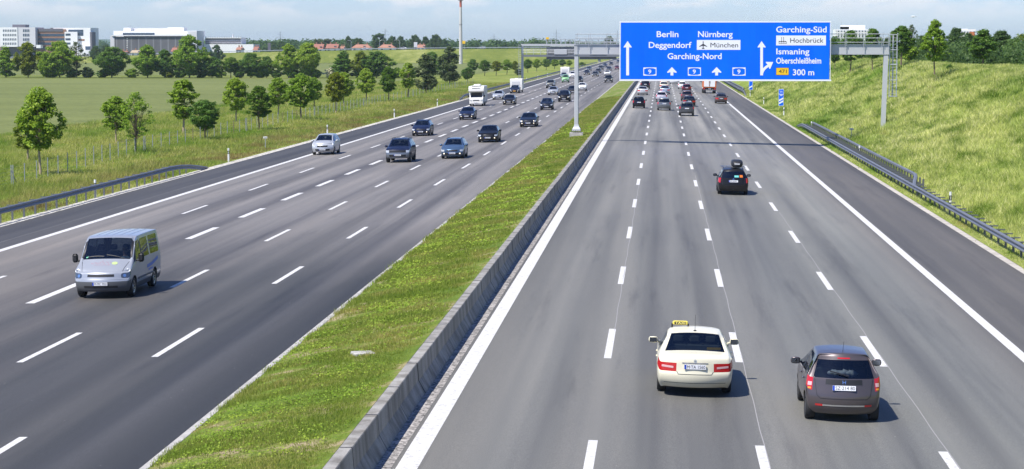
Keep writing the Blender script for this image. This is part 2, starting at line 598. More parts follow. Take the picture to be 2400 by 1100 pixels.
def m_median():
    t = NT('median_soil')
    P = t.pos()
    a = t.noise(P, 0.55, 5, 0.65)
    c = t.ramp(a, [(0.36, (0.10, 0.16, 0.018)), (0.50, (0.15, 0.21, 0.028)), (0.57, (0.24, 0.23, 0.08)), (0.64, (0.40, 0.32, 0.20))])
    g = t.noise(P, 16, 4, 0.75)
    c = t.mix(1.0, c, t.ramp(g, [(0.3, (0.55,) * 3), (0.7, (1.3,) * 3)]), 'MULTIPLY')
    return t.done(t.pbsdf(c, 0.9, 0, 0.15, t.bump(g, 0.6, 0.08)))
M['median'] = m_median()

def m_blades(name, a, b, c_, big_a, big_b, s=0.1, stretch=(1, 0.4, 1), trans=0.4, xr=None, drift=None):
    """grass blades: colour differs blade by blade and in drifts over the ground"""
    t = NT(name)
    i = t.island()
    c = t.ramp(i, [(0.0, a), (0.55, b), (1.0, c_)])
    P = t.pos()
    n = t.noise(t.mapv(P, stretch), s, 4, 0.62)
    c = t.mix(1.0, c, t.ramp(n, [(0.33, big_a), (0.5, (1, 1, 1)), (0.67, big_b)]), 'MULTIPLY')
    if drift is not None:      # second, finer drift: swathes of other grasses running down the slope
        n2 = t.noise(t.mapv(P, (0.55, 0.16, 1), rot=(0, 0, .5)), 1.0, 4, .65)
        c = t.mix(1.0, c, t.ramp(n2, [(0.36, (drift[0], drift[0] * 1.45, drift[2])), (0.52, (1, 1, 1)), (0.68, (drift[3], drift[3], drift[3]))]), 'MULTIPLY')
        br = t.noise(t.mapv(P, (0.30, 0.045, 1), loc=(3.1, 1.7, 0)), 1.0, 3, .6)
        c = t.mix(t.math('MULTIPLY', t.rng(br, .66, .74), .55), c, (0.30, 0.19, 0.07))
    if xr is not None:       # sorrel and dry stems growing along one strip
        x = t.xyz(P)[0]
        k = t.math('MULTIPLY', t.rng(x, xr[0], xr[1]), t.rng(t.noise(P, 0.25, 3, .6), 0.42, 0.6))
        c = t.mix(k, c, xr[2])
    d = t.add('BsdfDiffuse', Color=c)
    tr = t.add('BsdfTranslucent', Color=c)
    mx = t.add('MixShader')
    mx.inputs[0].default_value = trans
    t.l.new(d.outputs[0], mx.inputs[1]); t.l.new(tr.outputs[0], mx.inputs[2])
    return t.done(mx.outputs[0])
M['blade_median'] = m_blades('median_blades', (0.20, 0.26, 0.036), (0.28, 0.335, 0.06), (0.38, 0.39, 0.12), (0.72, 0.85, 0.62), (1.45, 1.12, 1.6), 0.5, (1, .7, 1))
M['weed'] = m_blades('weed_leaves', (0.19, 0.29, 0.034), (0.27, 0.38, 0.055), (0.36, 0.45, 0.08), (0.8, 0.9, 0.8), (1.2, 1.12, 1.1), 0.5, (1, 1, 1))
M['blade_bank'] = m_blades('bank_blades', (0.34, 0.40, 0.085), (0.52, 0.56, 0.16), (0.72, 0.68, 0.34), (0.40, 0.62, 0.28), (1.15, 1.1, 1.3), 0.11, (1.0, 0.30, 1), 0.4, None, (0.30, 0.46, 0.20, 1.25))
M['blade_verge'] = m_blades('verge_blades', (0.24, 0.29, 0.045), (0.35, 0.39, 0.08), (0.54, 0.50, 0.22), (0.55, 0.74, 0.42), (1.25, 1.12, 1.3), 0.13, (1, 0.3, 1), 0.4, (-42.5, -35.5, (0.27, 0.20, 0.085)), (0.62, .5, 0.5, 1.2))

def m_leaves(name, a, b, c_, trans=0.48):
    t = NT(name)
    i = t.island()
    c = t.ramp(i, [(0.0, a), (0.5, b), (1.0, c_)])
    o = t.objrand()
    c = t.mix(1.0, c, t.ramp(o, [(0, (0.85, 0.92, 0.85)), (1, (1.15, 1.08, 1.1))]), 'MULTIPLY')
    d = t.pbsdf(c, 0.5, 0, 0.25)
    tr = t.add('BsdfTranslucent', Color=c)
    mx = t.add('MixShader')
    mx.inputs[0].default_value = trans
    t.l.new(d, mx.inputs[1]); t.l.new(tr.outputs[0], mx.inputs[2])
    return t.done(mx.outputs[0])
M['leaf'] = m_leaves('leaves_green', (0.145, 0.245, 0.018), (0.25, 0.39, 0.032), (0.40, 0.53, 0.07))
M['leaf_dark'] = m_leaves('leaves_dark', (0.07, 0.15, 0.022), (0.125, 0.24, 0.036), (0.22, 0.35, 0.06))
M['leaf_yellow'] = m_leaves('leaves_yellow_green', (0.11, 0.17, 0.012), (0.20, 0.26, 0.018), (0.33, 0.35, 0.02))
M['leaf_grey'] = m_leaves('leaves_grey_green', (0.065, 0.105, 0.035), (0.11, 0.155, 0.055), (0.19, 0.23, 0.10))
M['leaf_bright'] = m_leaves('leaves_bright', (0.065, 0.145, 0.012), (0.115, 0.22, 0.02), (0.19, 0.30, 0.035))
M['leaf_far'] = m_leaves('leaves_far', (0.05, 0.105, 0.03), (0.085, 0.155, 0.042), (0.13, 0.21, 0.06))
M['blossom'] = m_leaves('elder_blossom', (0.45, 0.44, 0.28), (0.6, 0.58, 0.4), (0.7, 0.68, 0.52), 0.15)
M['bark'] = simple('bark', (0.17, 0.13, 0.085), 0.9, var=0.35, vscale=6)
M['bark_pale'] = simple('wrapped_bark', (0.38, 0.30, 0.20), 0.9, var=0.2, vscale=5)
M['steel'] = simple('galvanised_steel', (0.50, 0.52, 0.54), 0.45, 0.55, var=0.12, vscale=1.5)
M['rail'] = simple('guardrail_steel', (0.19, 0.20, 0.22), 0.5, 0.35, var=0.18, vscale=0.8)
M['raildark'] = simple('guardrail_post', (0.17, 0.175, 0.185), 0.5, 0.6, var=0.2, vscale=2)
M['gantry'] = simple('gantry_paint', (0.50, 0.51, 0.52), 0.45, 0.15, var=0.06, vscale=0.7)
M['white'] = simple('white_paint', (0.78, 0.78, 0.77), 0.45, var=0.05, vscale=1)
M['black'] = simple('black_plastic', (0.016, 0.016, 0.018), 0.5)
M['rubber'] = simple('tyre_rubber', (0.018, 0.018, 0.019), 0.8)
M['rim'] = simple('alloy_rim', (0.42, 0.43, 0.44), 0.3, 0.85)
def m_sign():
    t = NT('sign_blue')
    P = t.pos()
    x, y, z = t.xyz(P)
    fr = t.math('FRACT', t.math('MULTIPLY', x, 0.62))
    seam = t.math('LESS_THAN', fr, 0.012)
    pan = t.noise(t.mapv(P, (0.62, 0, 0.10)), 1.0, 3, .6)
    c = t.ramp(pan, [(.3, (0.001, 0.125, 0.84)), (.7, (0.001, 0.155, 0.97))])
    c = t.mix(t.math('MULTIPLY', seam, .35), c, (0.002, 0.06, 0.45))
    return t.done(t.pbsdf(c, 0.5, 0, 0.12))
M['signblue'] = m_sign()
M['lamp_dark'] = simple('headlamp_smoked', (0.11, 0.13, 0.16), 0.1, 0.5, coat=1.0)
M['signwhite'] = simple('sign_white', (0.80, 0.82, 0.86), 0.45)
M['signyellow'] = simple('sign_yellow', (0.85, 0.52, 0.01), 0.45)
M['signblack'] = simple('sign_black', (0.012, 0.012, 0.014), 0.5)
M['fencegrey'] = simple('fence_post_steel', (0.33, 0.35, 0.37), 0.5, 0.4)
M['cream'] = simple('taxi_cream', (0.78, 0.72, 0.52), 0.3, coat=0.6)
M['tail'] = simple('tail_light_red', (0.50, 0.012, 0.014), 0.12, coat=1.0)
M['tail_clear'] = simple('tail_light_clear', (0.70, 0.42, 0.42), 0.15, coat=1.0)
M['amber'] = simple('lamp_amber', (0.85, 0.30, 0.02), 0.2, coat=0.8)
M['lamp'] = simple('headlamp_lens', (0.60, 0.62, 0.63), 0.16, 0.2, coat=1.0)
M['lamp_on'] = simple('headlamp_lit', (0.9, 0.88, 0.8), 0.2, emis=(1.0, 0.80, 0.45), emis_s=0.6)
M['chrome'] = simple('chrome', (0.75, 0.76, 0.78), 0.12, 1.0)
M['greyplastic'] = simple('grey_bumper_plastic', (0.085, 0.088, 0.094), 0.5)
M['plate'] = simple('plate_white', (0.72, 0.73, 0.75), 0.4)
M['plateblue'] = simple('plate_blue', (0.01, 0.06, 0.45), 0.4)
M['plateyellow'] = simple('plate_yellow', (0.85, 0.42, 0.02), 0.4)
M['seat'] = simple('seat_fabric', (0.10, 0.115, 0.12), 0.85)
M['cabin'] = simple('cabin_trim', (0.018, 0.020, 0.024), 0.8)
M['mirror'] = simple('mirror_glass', (0.16, 0.18, 0.21), 0.06, 1.0)

def m_glass(name, tint, gl=(0.9, 0.95, 1.0)):
    t = NT(name)
    tr = t.add('BsdfTransparent', Color=tint)
    g = t.add('BsdfGlossy', Color=gl, Roughness=0.015)
    fr = t.add('Fresnel', IOR=1.52)
    mx = t.add('MixShader')
    f = t.math('ADD', t.math('MULTIPLY', fr.outputs[0], 1.0), 0.03, clamp=True)
    t.l.new(f, mx.inputs[0]); t.l.new(tr.outputs[0], mx.inputs[1]); t.l.new(g.outputs[0], mx.inputs[2])
    return t.done(mx.outputs[0])
M['glass'] = m_glass('car_glass', (0.30, 0.34, 0.36))
M['glass_dark'] = m_glass('tinted_glass', (0.10, 0.115, 0.125))

_paints = {}
def paint(col, metal=0.35, rough=0.34):
    if max(col) < 0.09: metal = 0.0
    key = (tuple(col), metal)
    if key not in _paints:
        t = NT('car_paint')
        P = t.obj()
        d = t.noise(P, 1.3, 4, 0.6)
        zc = t.xyz(P)[2]
        dust = t.math('MULTIPLY', t.rng(zc, 0.62, 0.2), t.rng(d, 0.3, 0.7))
        c = t.mix(t.math('MULTIPLY', dust, 0.35), tuple(col), (0.16, 0.145, 0.12))
        r = t.ramp(d, [(0.3, (rough * 0.85,) * 3), (0.7, (rough * 1.2,) * 3)])
        _paints[key] = t.done(t.pbsdf(c, r, metal, 0.15, coat=0.22 if metal == 0 and max(col) < .1 else .6, coat_r=0.03))
    return _paints[key]
# ============================================================ ground, roads, markings
def strip(name, xs, ys, mat, lift=0.0, zf=None):
    zf = zf or ground
    nx, ny = len(xs), len(ys)
    v = np.array([(x, y, zf(x, y) + lift) for y in ys for x in xs], dtype=np.float32)
    i = np.arange((ny - 1) * nx).reshape(ny - 1, nx)[:, :-1].ravel()
    f = np.stack([i, i + 1, i + nx + 1, i + nx], axis=1)
    o = link_mesh(name, np_mesh(name, v, f, mat))
    tag(o, kind='structure')
    return o

YS = [-60, 0, 30, 45, 60, 80, 100, 125, 150, 180, 220, 270, 330, 400, 500, 620, 760, 900, 1050, 1200, 1500, 2200]
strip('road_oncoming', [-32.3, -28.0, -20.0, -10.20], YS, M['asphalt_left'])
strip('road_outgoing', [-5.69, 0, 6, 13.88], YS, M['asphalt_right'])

# base terrain far beyond everything
mb = MB()
for (x0, x1, y0, y1, z) in ((-6000, -32.2, -300, 11000, -1.02), (-32.2, 60.0, 2100, 11000, -1.06), (60.0, 6000, -300, 11000, -1.02)):
    mb.quad((x0, y0, z), (x1, y0, z), (x1, y1, z), (x0, y1, z))
tag(mb.build('ground', M['meadow']), kind='structure')

# left verge and the tall-grass strip up to the field
def zl(x, y): return ground(x, y)
strip('verge', [-66.8, -60, -50, -42, -38, -36, -34.5, -33.2], YS, M['verge'], 0.0)
strip('gravel_edge', [-33.2, -32.7, -32.3], YS, M['gravel'], 0.0)
# crop field and the second field behind the hedge row
def z_field(x, y): return -0.68
strip('crop_field', [-700, -400, -250, -150, -66.8], [60, 150, 300, 450, 588], M['field'], 0.0, z_field)
strip('hedge_grass', [-700, -400, -250, -150, -66.8], [588, 600, 625, 650], M['bankfar'], 0.02, z_field)
strip('far_field', [-900, -500, -250, -60.0], [650, 800, 950, 1110], M['field'], 0.0, lambda x, y: -0.66)
# right bank with its rounded top
bx = [13.9, 14.2, 15.6, 17, 19, 21, 23, 25, 27, 28.6, 29.6, 30.4, 31.5, 34, 40, 60, 120, 400]
strip('concrete_gutter', [13.88, 14.05, 14.28], YS, M['gutter'], 0.0)
by = [-60, 0, 40, 60, 80] + list(range(90, 400, 10)) + [430, 470, 520, 600, 700, 800, 900, 1000, 1100, 1300, 2200]
strip('grass_bank', bx[1:], by, M['bank'], 0.02)
# raised median
strip('median_strip', [-10.04, -9.5, -8.8, -8.0, -7.2, -6.6, -6.12], YS[:16] + list(range(640, 1300, 60)) + [2200], M['median'], 0.0)

def kerb_zone():
    mb = MB()
    ys = [y for y in YS]
    mb.sweep([(-0.10, -0.15), (0.10, -0.15), (0.10, 0.085), (0.08, 0.11), (-0.08, 0.11), (-0.10, 0.08)], [(-10.14, y, ground(-10.3, y)) for y in ys])
    tag(mb.build('kerb', M['kerb']), kind='structure')
kerb_zone()

# painted markings
def dash_row(mb, x, w, y0, per, ln, ya, yb, lift=0.004):
    k = math.floor((ya - y0) / per)
    y = y0 + k * per
    while y < yb:
        a, b = y - ln / 2, y + ln / 2
        z = ground(x, y)
        mb.quad((x - w / 2, a, ground(x - w / 2, a) + lift), (x + w / 2, a, ground(x + w / 2, a) + lift), (x + w / 2, b, ground(x + w / 2, b) + lift), (x - w / 2, b, ground(x - w / 2, b) + lift))
        y += per
mb = MB()
for x in (-1.42, 2.12, 5.97):
    dash_row(mb, x, 0.20, 95.9, 18.0, 6.0, 30, 1500)
for x, y0 in ((-13.80, 95.8), (-17.32, 95.0), (-24.82, 111.7)):
    dash_row(mb, x, 0.19, y0, 18.0, 6.0, 30, 1500)
dash_row(mb, -21.15, 0.32, 96.7, 12.0, 6.1, 30, 1500)
for x0, x1 in ((-5.21, -4.78), (9.92, 10.24), (-28.5, -28.14)):
    for a, b in zip(YS[:-1], YS[1:]):
        mb.quad((x0, a, ground(x0, a) + 0.004), (x1, a, ground(x1, a) + 0.004), (x1, b, ground(x1, b) + 0.004), (x0, b, ground(x0, b) + 0.004))
tag(mb.build('road_markings', M['line']), kind='structure')
# thin bright joints between the asphalt lanes
mb = MB()
for x, a_, b_ in ((2.22, 30, 140), (6.08, 30, 110), (-1.36, 60, 130), (-29.6, 85, 150)):
    ys = np.linspace(a_, b_, 60)
    w = 0.011
    for a, b in zip(ys[:-1], ys[1:]):
        da, db = 0.012 * math.sin(a * 0.9), 0.012 * math.sin(b * 0.9)
        mb.quad((x - w + da, a, ground(x, a) + .004), (x + w + da, a, ground(x, a) + .004), (x + w + db, b, ground(x, b) + .004), (x - w + db, b, ground(x, b) + .004))
tag(mb.build('road_joints', M['tar']), kind='structure')
# gritty strip along the barrier foot
strip('road_grit', [-5.69, -5.55, -5.30], YS, M['grit'], 0.004)

# ------------------------------------------------------------ hills on the horizon
def hills():
    t = NT('wooded_hills')
    P = t.pos()
    n = t.noise(t.mapv(P, (0.006, 0.006, 0.02)), 1.0, 5, .65)
    c = t.ramp(n, [(0.35, (0.028, 0.060, 0.030)), (0.65, (0.06, 0.11, 0.05))])
    m = t.done(t.pbsdf(c, 0.9, 0, 0.1))
    def ridge(nm, Y, pts, depth):
        v, f = [], []
        xs = np.linspace(pts[0][0], pts[-1][0], 160)
        rr = random.Random(nm + str(Y))
        ph = [rr.uniform(0, 6.28) for _ in range(6)]
        for x in xs:
            px = np.interp(x, [p[0] for p in pts], [p[1] for p in pts])
            w = 0.9 * math.sin(x * .021 + ph[0]) + 0.6 * math.sin(x * .057 + ph[1]) + 0.35 * math.sin(x * .13 + ph[2])
            top = at(x, px + w, Y)
            for (dy, k) in ((-depth, 0.0), (-depth * .5, .55), (0, 1.0), (depth * .7, .6), (depth * 1.4, 0.0)):
                v.append((top.x * (Y + dy) / Y, Y + dy, -1.2 + (top.z + 1.2) * k))
        n = 5
        for i in range(len(xs) - 1):
            for k in range(4):
                f.append((i * n + k, (i + 1) * n + k, (i + 1) * n + k + 1, i * n + k + 1))
        mb = MB(); mb.v = v; mb.f = f
        tag(mb.build('hills', m, smooth=True), kind='structure')
    ridge('a', 8200, [(-700, 96), (-300, 99), (60, 97), (200, 93), (270, 93), (420, 99), (600, 97), (760, 101), (900, 103), (1250, 103), (1450, 102), (1800, 104), (2600, 104)], 500)
    ridge('b', 9600, [(-700, 101), (300, 100), (600, 96), (760, 97), (1000, 99), (1200, 98), (1330, 97), (1500, 98), (1800, 100), (2700, 101)], 400)
hills()
# ============================================================ grass
def vground(xs, ys):
    return np.array([ground(float(a), float(b)) for a, b in zip(xs, ys)], dtype=np.float32)

def blades(name, roots, hgt, wid, lean, nb, mat, seed, label, spread=0.08, seg2=False, jit=0.5):
    """tufts of grass: nb blades around each root; hgt and wid are per-root arrays"""
    g = np.random.default_rng(seed)
    n = len(roots)
    N = n * nb
    r = np.repeat(roots, nb, axis=0).astype(np.float32)
    h = np.repeat(hgt, nb) * g.uniform(1 - jit, 1 + jit * 0.6, N)
    w = np.repeat(wid, nb) * g.uniform(0.7, 1.3, N)
    sp = np.repeat(hgt, nb) * spread / 0.3
    r[:, 0] += g.normal(0, 1, N) * sp
    r[:, 1] += g.normal(0, 1, N) * sp
    a = g.uniform(0, 2 * np.pi, N)
    la = g.uniform(0, 2 * np.pi, N)
    l = h * lean * g.uniform(0.2, 1.3, N)
    dx, dy = np.cos(a) * w / 2, np.sin(a) * w / 2
    lx, ly = np.cos(la) * l + 0.12 * h, np.sin(la) * l
    b0 = r + np.stack([-dx, -dy, -0.03 * np.ones(N)], 1)
    b1 = r + np.stack([dx, dy, -0.03 * np.ones(N)], 1)
    tip = r + np.stack([lx, ly, h], 1)
    if not seg2:
        v = np.stack([b0, b1, tip], 1).reshape(-1, 3)
        f = np.arange(N * 3).reshape(-1, 3)
    else:
        m0 = r + np.stack([-dx * .7 + lx * .35, -dy * .7 + ly * .35, h * .6], 1)
        m1 = r + np.stack([dx * .7 + lx * .35, dy * .7 + ly * .35, h * .6], 1)
        v = np.stack([b0, b1, m1, m0, tip], 1).reshape(-1, 3)
        k = np.arange(N)[:, None] * 5
        f = np.concatenate([k + np.array([[0, 1, 2]]), k + np.array([[0, 2, 3]]), k + np.array([[3, 2, 4]])], 1).reshape(-1, 3)
    o = link_mesh(name, np_mesh(name, v, f, mat))
    tag(o, label, 'grass', kind='stuff')
    return o

def sample_roots(n, x0, x1, y0, y1, seed, power=1.0):
    """uniform in x; in y the density falls with distance"""
    g = np.random.default_rng(seed)
    x = g.uniform(x0, x1, n)
    u = g.uniform(0, 1, n)
    y = y0 * (y1 / y0) ** u
    return x, y

def patch_noise(x, y, seed, s):
    g = np.random.default_rng(seed)
    o = np.zeros_like(x)
    for k in range(7):
        a = g.uniform(0, 6.28); f = s * (1.7 ** (k % 4)) * g.uniform(.7, 1.3); p = g.uniform(0, 6.28)
        o += np.sin((x * np.cos(a) + y * np.sin(a)) * f + p) / (1.3 ** (k % 4))
    return o / 3.0

# median: short turf with weeds and bare patches
x, y = sample_roots(110000, -10.06, -6.2, 34, 330, 11)
pn = patch_noise(x, y, 5, 0.9)
bare = patch_noise(x, y, 9, 1.15)
keep = ~((bare > 0.26) & (np.random.default_rng(3).uniform(0, 1, len(x)) < 0.85))
x, y, pn = x[keep], y[keep], pn[keep]
z = vground(x, y)
sc_ = np.clip(y / 60, 0.8, 3.5)
hh = (0.085 + 0.04 * np.clip(pn, -1, 1)) * np.clip(sc_, 0.8, 1.3)
blades('median_grass', np.stack([x, y, z], 1), hh, 0.012 * sc_, 0.7, 4, M['blade_median'], 21, 'short green turf covering the raised median strip', 0.16, True)

# weeds: low leafy clumps on the median
def weeds(name, n, seed, label):
    g = np.random.default_rng(seed)
    cx, cy = [], []
    for _ in range(int(n)):
        u = g.uniform(0, 1)
        Y = 35 * (220 / 35) ** (u ** 1.25)
        X = g.uniform(-9.8, -6.5)
        s = g.uniform(0.15, 0.6)
        m = int(75 * s / 0.3)
        cx.append(g.normal(X, s, m)); cy.append(g.normal(Y, s * 1.2, m))
    x = np.concatenate(cx); y = np.concatenate(cy)
    ok = (x > -10.05) & (x < -6.2)
    x, y = x[ok], y[ok]
    z = vground(x, y)
    N = len(x)
    sc = np.clip(y / 60, .8, 3)
    r = np.stack([x, y, z + g.uniform(0.02, 0.12, N)], 1)
    nrm = np.stack([g.normal(0, .5, N), g.normal(-.15, .5, N), np.ones(N)], 1)
    nrm /= np.linalg.norm(nrm, axis=1)[:, None]
    a = g.normal(0, 1, (N, 3)); t1 = np.cross(nrm, a); t1 /= np.linalg.norm(t1, axis=1)[:, None]
    t2 = np.cross(nrm, t1)
    s1 = (g.uniform(0.02, 0.045, N) * sc)[:, None]; s2 = s1 * g.uniform(0.5, .9, (N, 1))
    v = np.stack([r - t1 * s1, r - t2 * s2, r + t1 * s1, r + t2 * s2], 1).reshape(-1, 3)
    f = np.arange(N * 4).reshape(-1, 4)
    o = link_mesh(name, np_mesh(name, v, f, M['weed']))
    tag(o, label, 'weeds', kind='stuff')
weeds('median_weeds', 170, 31, 'low bright green leafy weeds growing among the median turf')

# right bank: long seeding grass
x, y = sample_roots(90000, 14.35, 33, 70, 420, 13)
z = vground(x, y)
pn = patch_noise(x, y * .4, 15, 0.35)
sc_ = np.clip(y / 110, 0.8, 3.2)
hh = (0.33 + 0.12 * np.clip(pn, -1, 1)) * np.where(x < 15.6, 0.45, 1.0)
blades('bank_grass', np.stack([x, y, z], 1), hh, 0.028 * sc_, 1.0, 6, M['blade_bank'], 23, 'long pale seeding grass covering the bank beside the road', 0.22)

# left verge: long grass between the shoulder and the field
x, y = sample_roots(85000, -66.5, -33.3, 75, 520, 17)
ok = (x > -33.3 - 0.40 * y) 
x, y = x[ok], y[ok]
z = vground(x, y)
pn = patch_noise(x, y * .5, 19, 0.3)
sc_ = np.clip(y / 130, 0.8, 3.2)
hh = (0.36 + 0.14 * np.clip(pn, -1, 1)) * np.where(x > -34.2, 0.55, 1.0) * np.where(x < -46, 1.35, 1.0)
blades('verge_grass', np.stack([x, y, z], 1), hh, 0.032 * sc_, 0.9, 6, M['blade_verge'], 25, 'long wild grass on the verge between the shoulder and the field', 0.22)

# ============================================================ trees
def profile(kind, t):
    if kind == 'oval':   return (math.sin(math.pi * min(1, t * .92 + .06)) ** 0.75)
    if kind == 'round':  return math.sin(math.pi * (t * .94 + .03)) ** 0.6
    if kind == 'egg':    return math.sin(math.pi * (t ** 0.78 * .95 + .03)) ** 0.8
    if kind == 'column': return 0.95 * (math.sin(math.pi * (t * .85 + .1)) ** 0.6)
    if kind == 'vase':   return 0.35 + 0.65 * math.sin(math.pi * (t ** 1.2 * .8 + .05)) ** 0.9
    if kind == 'cone':   return max(0.08, (1 - t) ** 0.85) * (0.55 + .45 * min(1, t * 6))
    return 1.0

def tree_meshes(seed, kind='oval', H=6.0, hb=1.8, W=3.2, nclump=62, per=78, leaf=0.14, gap=0.0, clump=0.42, trunk_r=0.09, limbs=16):
    """(trunk mesh, crown mesh) of one tree; crown of separate leaf faces in clumps at the limb ends"""
    rr = random.Random(seed); g = np.random.default_rng(seed)
    cs = []
    ph = [rr.uniform(0, 6.28) for _ in range(4)]
    tries = 0
    while len(cs) < nclump and tries < nclump * 30:
        tries += 1
        t = rr.random() ** 0.9
        a = rr.uniform(0, 2 * math.pi)
        # lopsided outline
        lob = 1 + 0.10 * math.sin(2 * a + ph[0]) + 0.10 * math.sin(3 * a + ph[1] + 4 * t) + 0.09 * math.sin(9 * t + ph[2])
        rad = W / 2 * profile(kind, t) * (lob if W < 4.5 else 1 + (lob - 1) * 2.2)
        q = rr.random() ** 0.42
        p = Vector((math.cos(a) * rad * q, math.sin(a) * rad * q, hb + (H - hb) * t))
        if any((p - c).length < clump * W * 0.16 for c in cs): continue
        cs.append(p)
    V = []
    for c in cs:
        m = int(per * rr.uniform(0.55, 1.35) * (1 - gap * rr.random()))
        if gap > 0 and rr.random() < gap * 0.35: continue
        s = clump * rr.uniform(0.55, 1.2) * W / 3.2
        d = g.normal(0, 1, (m, 3)); d /= np.linalg.norm(d, axis=1)[:, None]
        rad = s * g.uniform(0, 1, (m, 1)) ** 0.45
        pts = np.array(c) + d * rad * np.array([1, 1, .75])
        nrm = d * 0.7 + np.array([0, 0, 0.55]) + g.normal(0, .5, (m, 3))
        nrm /= np.linalg.norm(nrm, axis=1)[:, None]
        a = g.normal(0, 1, (m, 3)); t1 = np.cross(nrm, a); t1 /= np.linalg.norm(t1, axis=1)[:, None]
        t2 = np.cross(nrm, t1)
        s1 = leaf * g.uniform(.6, 1.25, (m, 1)); s2 = s1 * g.uniform(.45, .75, (m, 1))
        V.append(np.stack([pts - t1 * s1, pts - t2 * s2, pts + t1 * s1, pts + t2 * s2], 1).reshape(-1, 3))
    v = np.concatenate(V)
    crown = np_mesh('crown', v, np.arange(len(v)).reshape(-1, 4))
    mb = MB()
    top = hb + (H - hb) * 0.82
    bend = [Vector((rr.uniform(-.03, .03) * H, rr.uniform(-.03, .03) * H, 0)) for _ in range(3)]
    spine = [Vector((0, 0, -0.15)), Vector((0, 0, .25)), Vector((0, 0, hb * .6)) + bend[0] * .3, Vector((0, 0, hb)) + bend[0] * .5, Vector((0, 0, hb + (top - hb) * .5)) + bend[1], Vector((0, 0, top)) + bend[2]]
    mb.path(spine, [trunk_r * 1.35, trunk_r, trunk_r * .9, trunk_r * .82, trunk_r * .5, trunk_r * .15], 8)
    for c in sorted(cs, key=lambda p: rr.random())[:limbs]:
        k = rr.uniform(0.0, 0.75)
        z0 = hb * .85 + (min(c.z, top) - hb * .85) * k * .8
        s0 = Vector((0, 0, z0)) + bend[0] * .5
        mid = s0.lerp(c, .5) + Vector((0, 0, -0.04 * H * rr.random()))
        mb.path([s0, mid, c], [trunk_r * .42, trunk_r * .28, trunk_r * .08], 5)
    trunk = mb.mesh('trunk', None, True)
    return trunk, crown

TREE = {}
TREE['oval'] = tree_meshes(1, 'oval', 6.3, 2.05, 3.2, 135, 92, .115, 0.05, .40)
TREE['egg'] = tree_meshes(2, 'egg', 6.0, 1.9, 2.9, 130, 90, .11, 0.05, .40)
TREE['round'] = tree_meshes(3, 'round', 5.0, 1.5, 3.7, 130, 80, .12, 0.05, .36)
TREE['column'] = tree_meshes(4, 'column', 6.0, 1.7, 1.9, 120, 70, .11, 0.05, .50)
TREE['sparse'] = tree_meshes(5, 'egg', 6.0, 1.7, 3.4, 105, 36, .095, .3, .36, .08, 50)
TREE['broad'] = tree_meshes(6, 'round', 11.5, 1.3, 8.6, 220, 90, .26, 0.05, .39, .22, 26)
TREE['tall'] = tree_meshes(7, 'oval', 12.0, 1.2, 7.6, 215, 90, .26, 0.05, .39, .2, 24)
TREE['poplar'] = tree_meshes(8, 'vase', 12.5, 1.5, 5.2, 110, 84, .28, .1, .52, .18, 20)
TREE['birch'] = tree_meshes(9, 'egg', 11.0, 1.4, 5.0, 110, 84, .24, .12, .54, .14, 24)
TREE['bush'] = tree_meshes(10, 'round', 4.0, 0.2, 4.6, 64, 100, .22, 0, .48, .07, 10)
TREE['cone'] = tree_meshes(12, 'cone', 11.0, .8, 6.0, 105, 84, .26, .05, .42, .16, 20)
TREE['dense'] = tree_meshes(14, 'egg', 6.2, 1.55, 3.1, 150, 84, .12, 0, .40, .1)

def tree(name, kind, loc, h, w, leaf, label, cat='tree', group=None, bark='bark', rz=None):
    """h, w: height and crown width in metres"""
    tr, cr = TREE[kind]
    H = max(v.co.z for v in cr.vertices) if (kind + 'H') not in TREE else TREE[kind + 'H']
    TREE[kind + 'H'] = H
    if (kind + 'W') not in TREE:
        TREE[kind + 'W'] = 2 * float(np.percentile([math.hypot(v.co.x, v.co.y) for v in cr.vertices], 97))
    Wd = TREE[kind + 'W']
    e = empty(name, loc, rnd.uniform(0, 6.28) if rz is None else rz)
    e.scale = (w / Wd, w / Wd, h / H)
    tag(e, label, cat, group)
    for me, nm, mt in ((tr, 'trunk', M[bark]), (cr, 'crown', M[leaf])):
        if len(me.materials) == 0: me.materials.append(mt)
        o = link_mesh(nm, me, None, e)
        o.material_slots[0].link = 'OBJECT'
        o.material_slots[0].material = mt
    return e

def tree_px(px, ybase, ytop, wpx, kind, leaf, label, group, name='young_tree', bark='bark', p=None, cat='tree'):
    p = p or gnd(px, ybase)
    k = p.y / FPX
    return tree(name, kind, p, (ybase - ytop) * k, wpx * k, leaf, label, cat, group, bark)

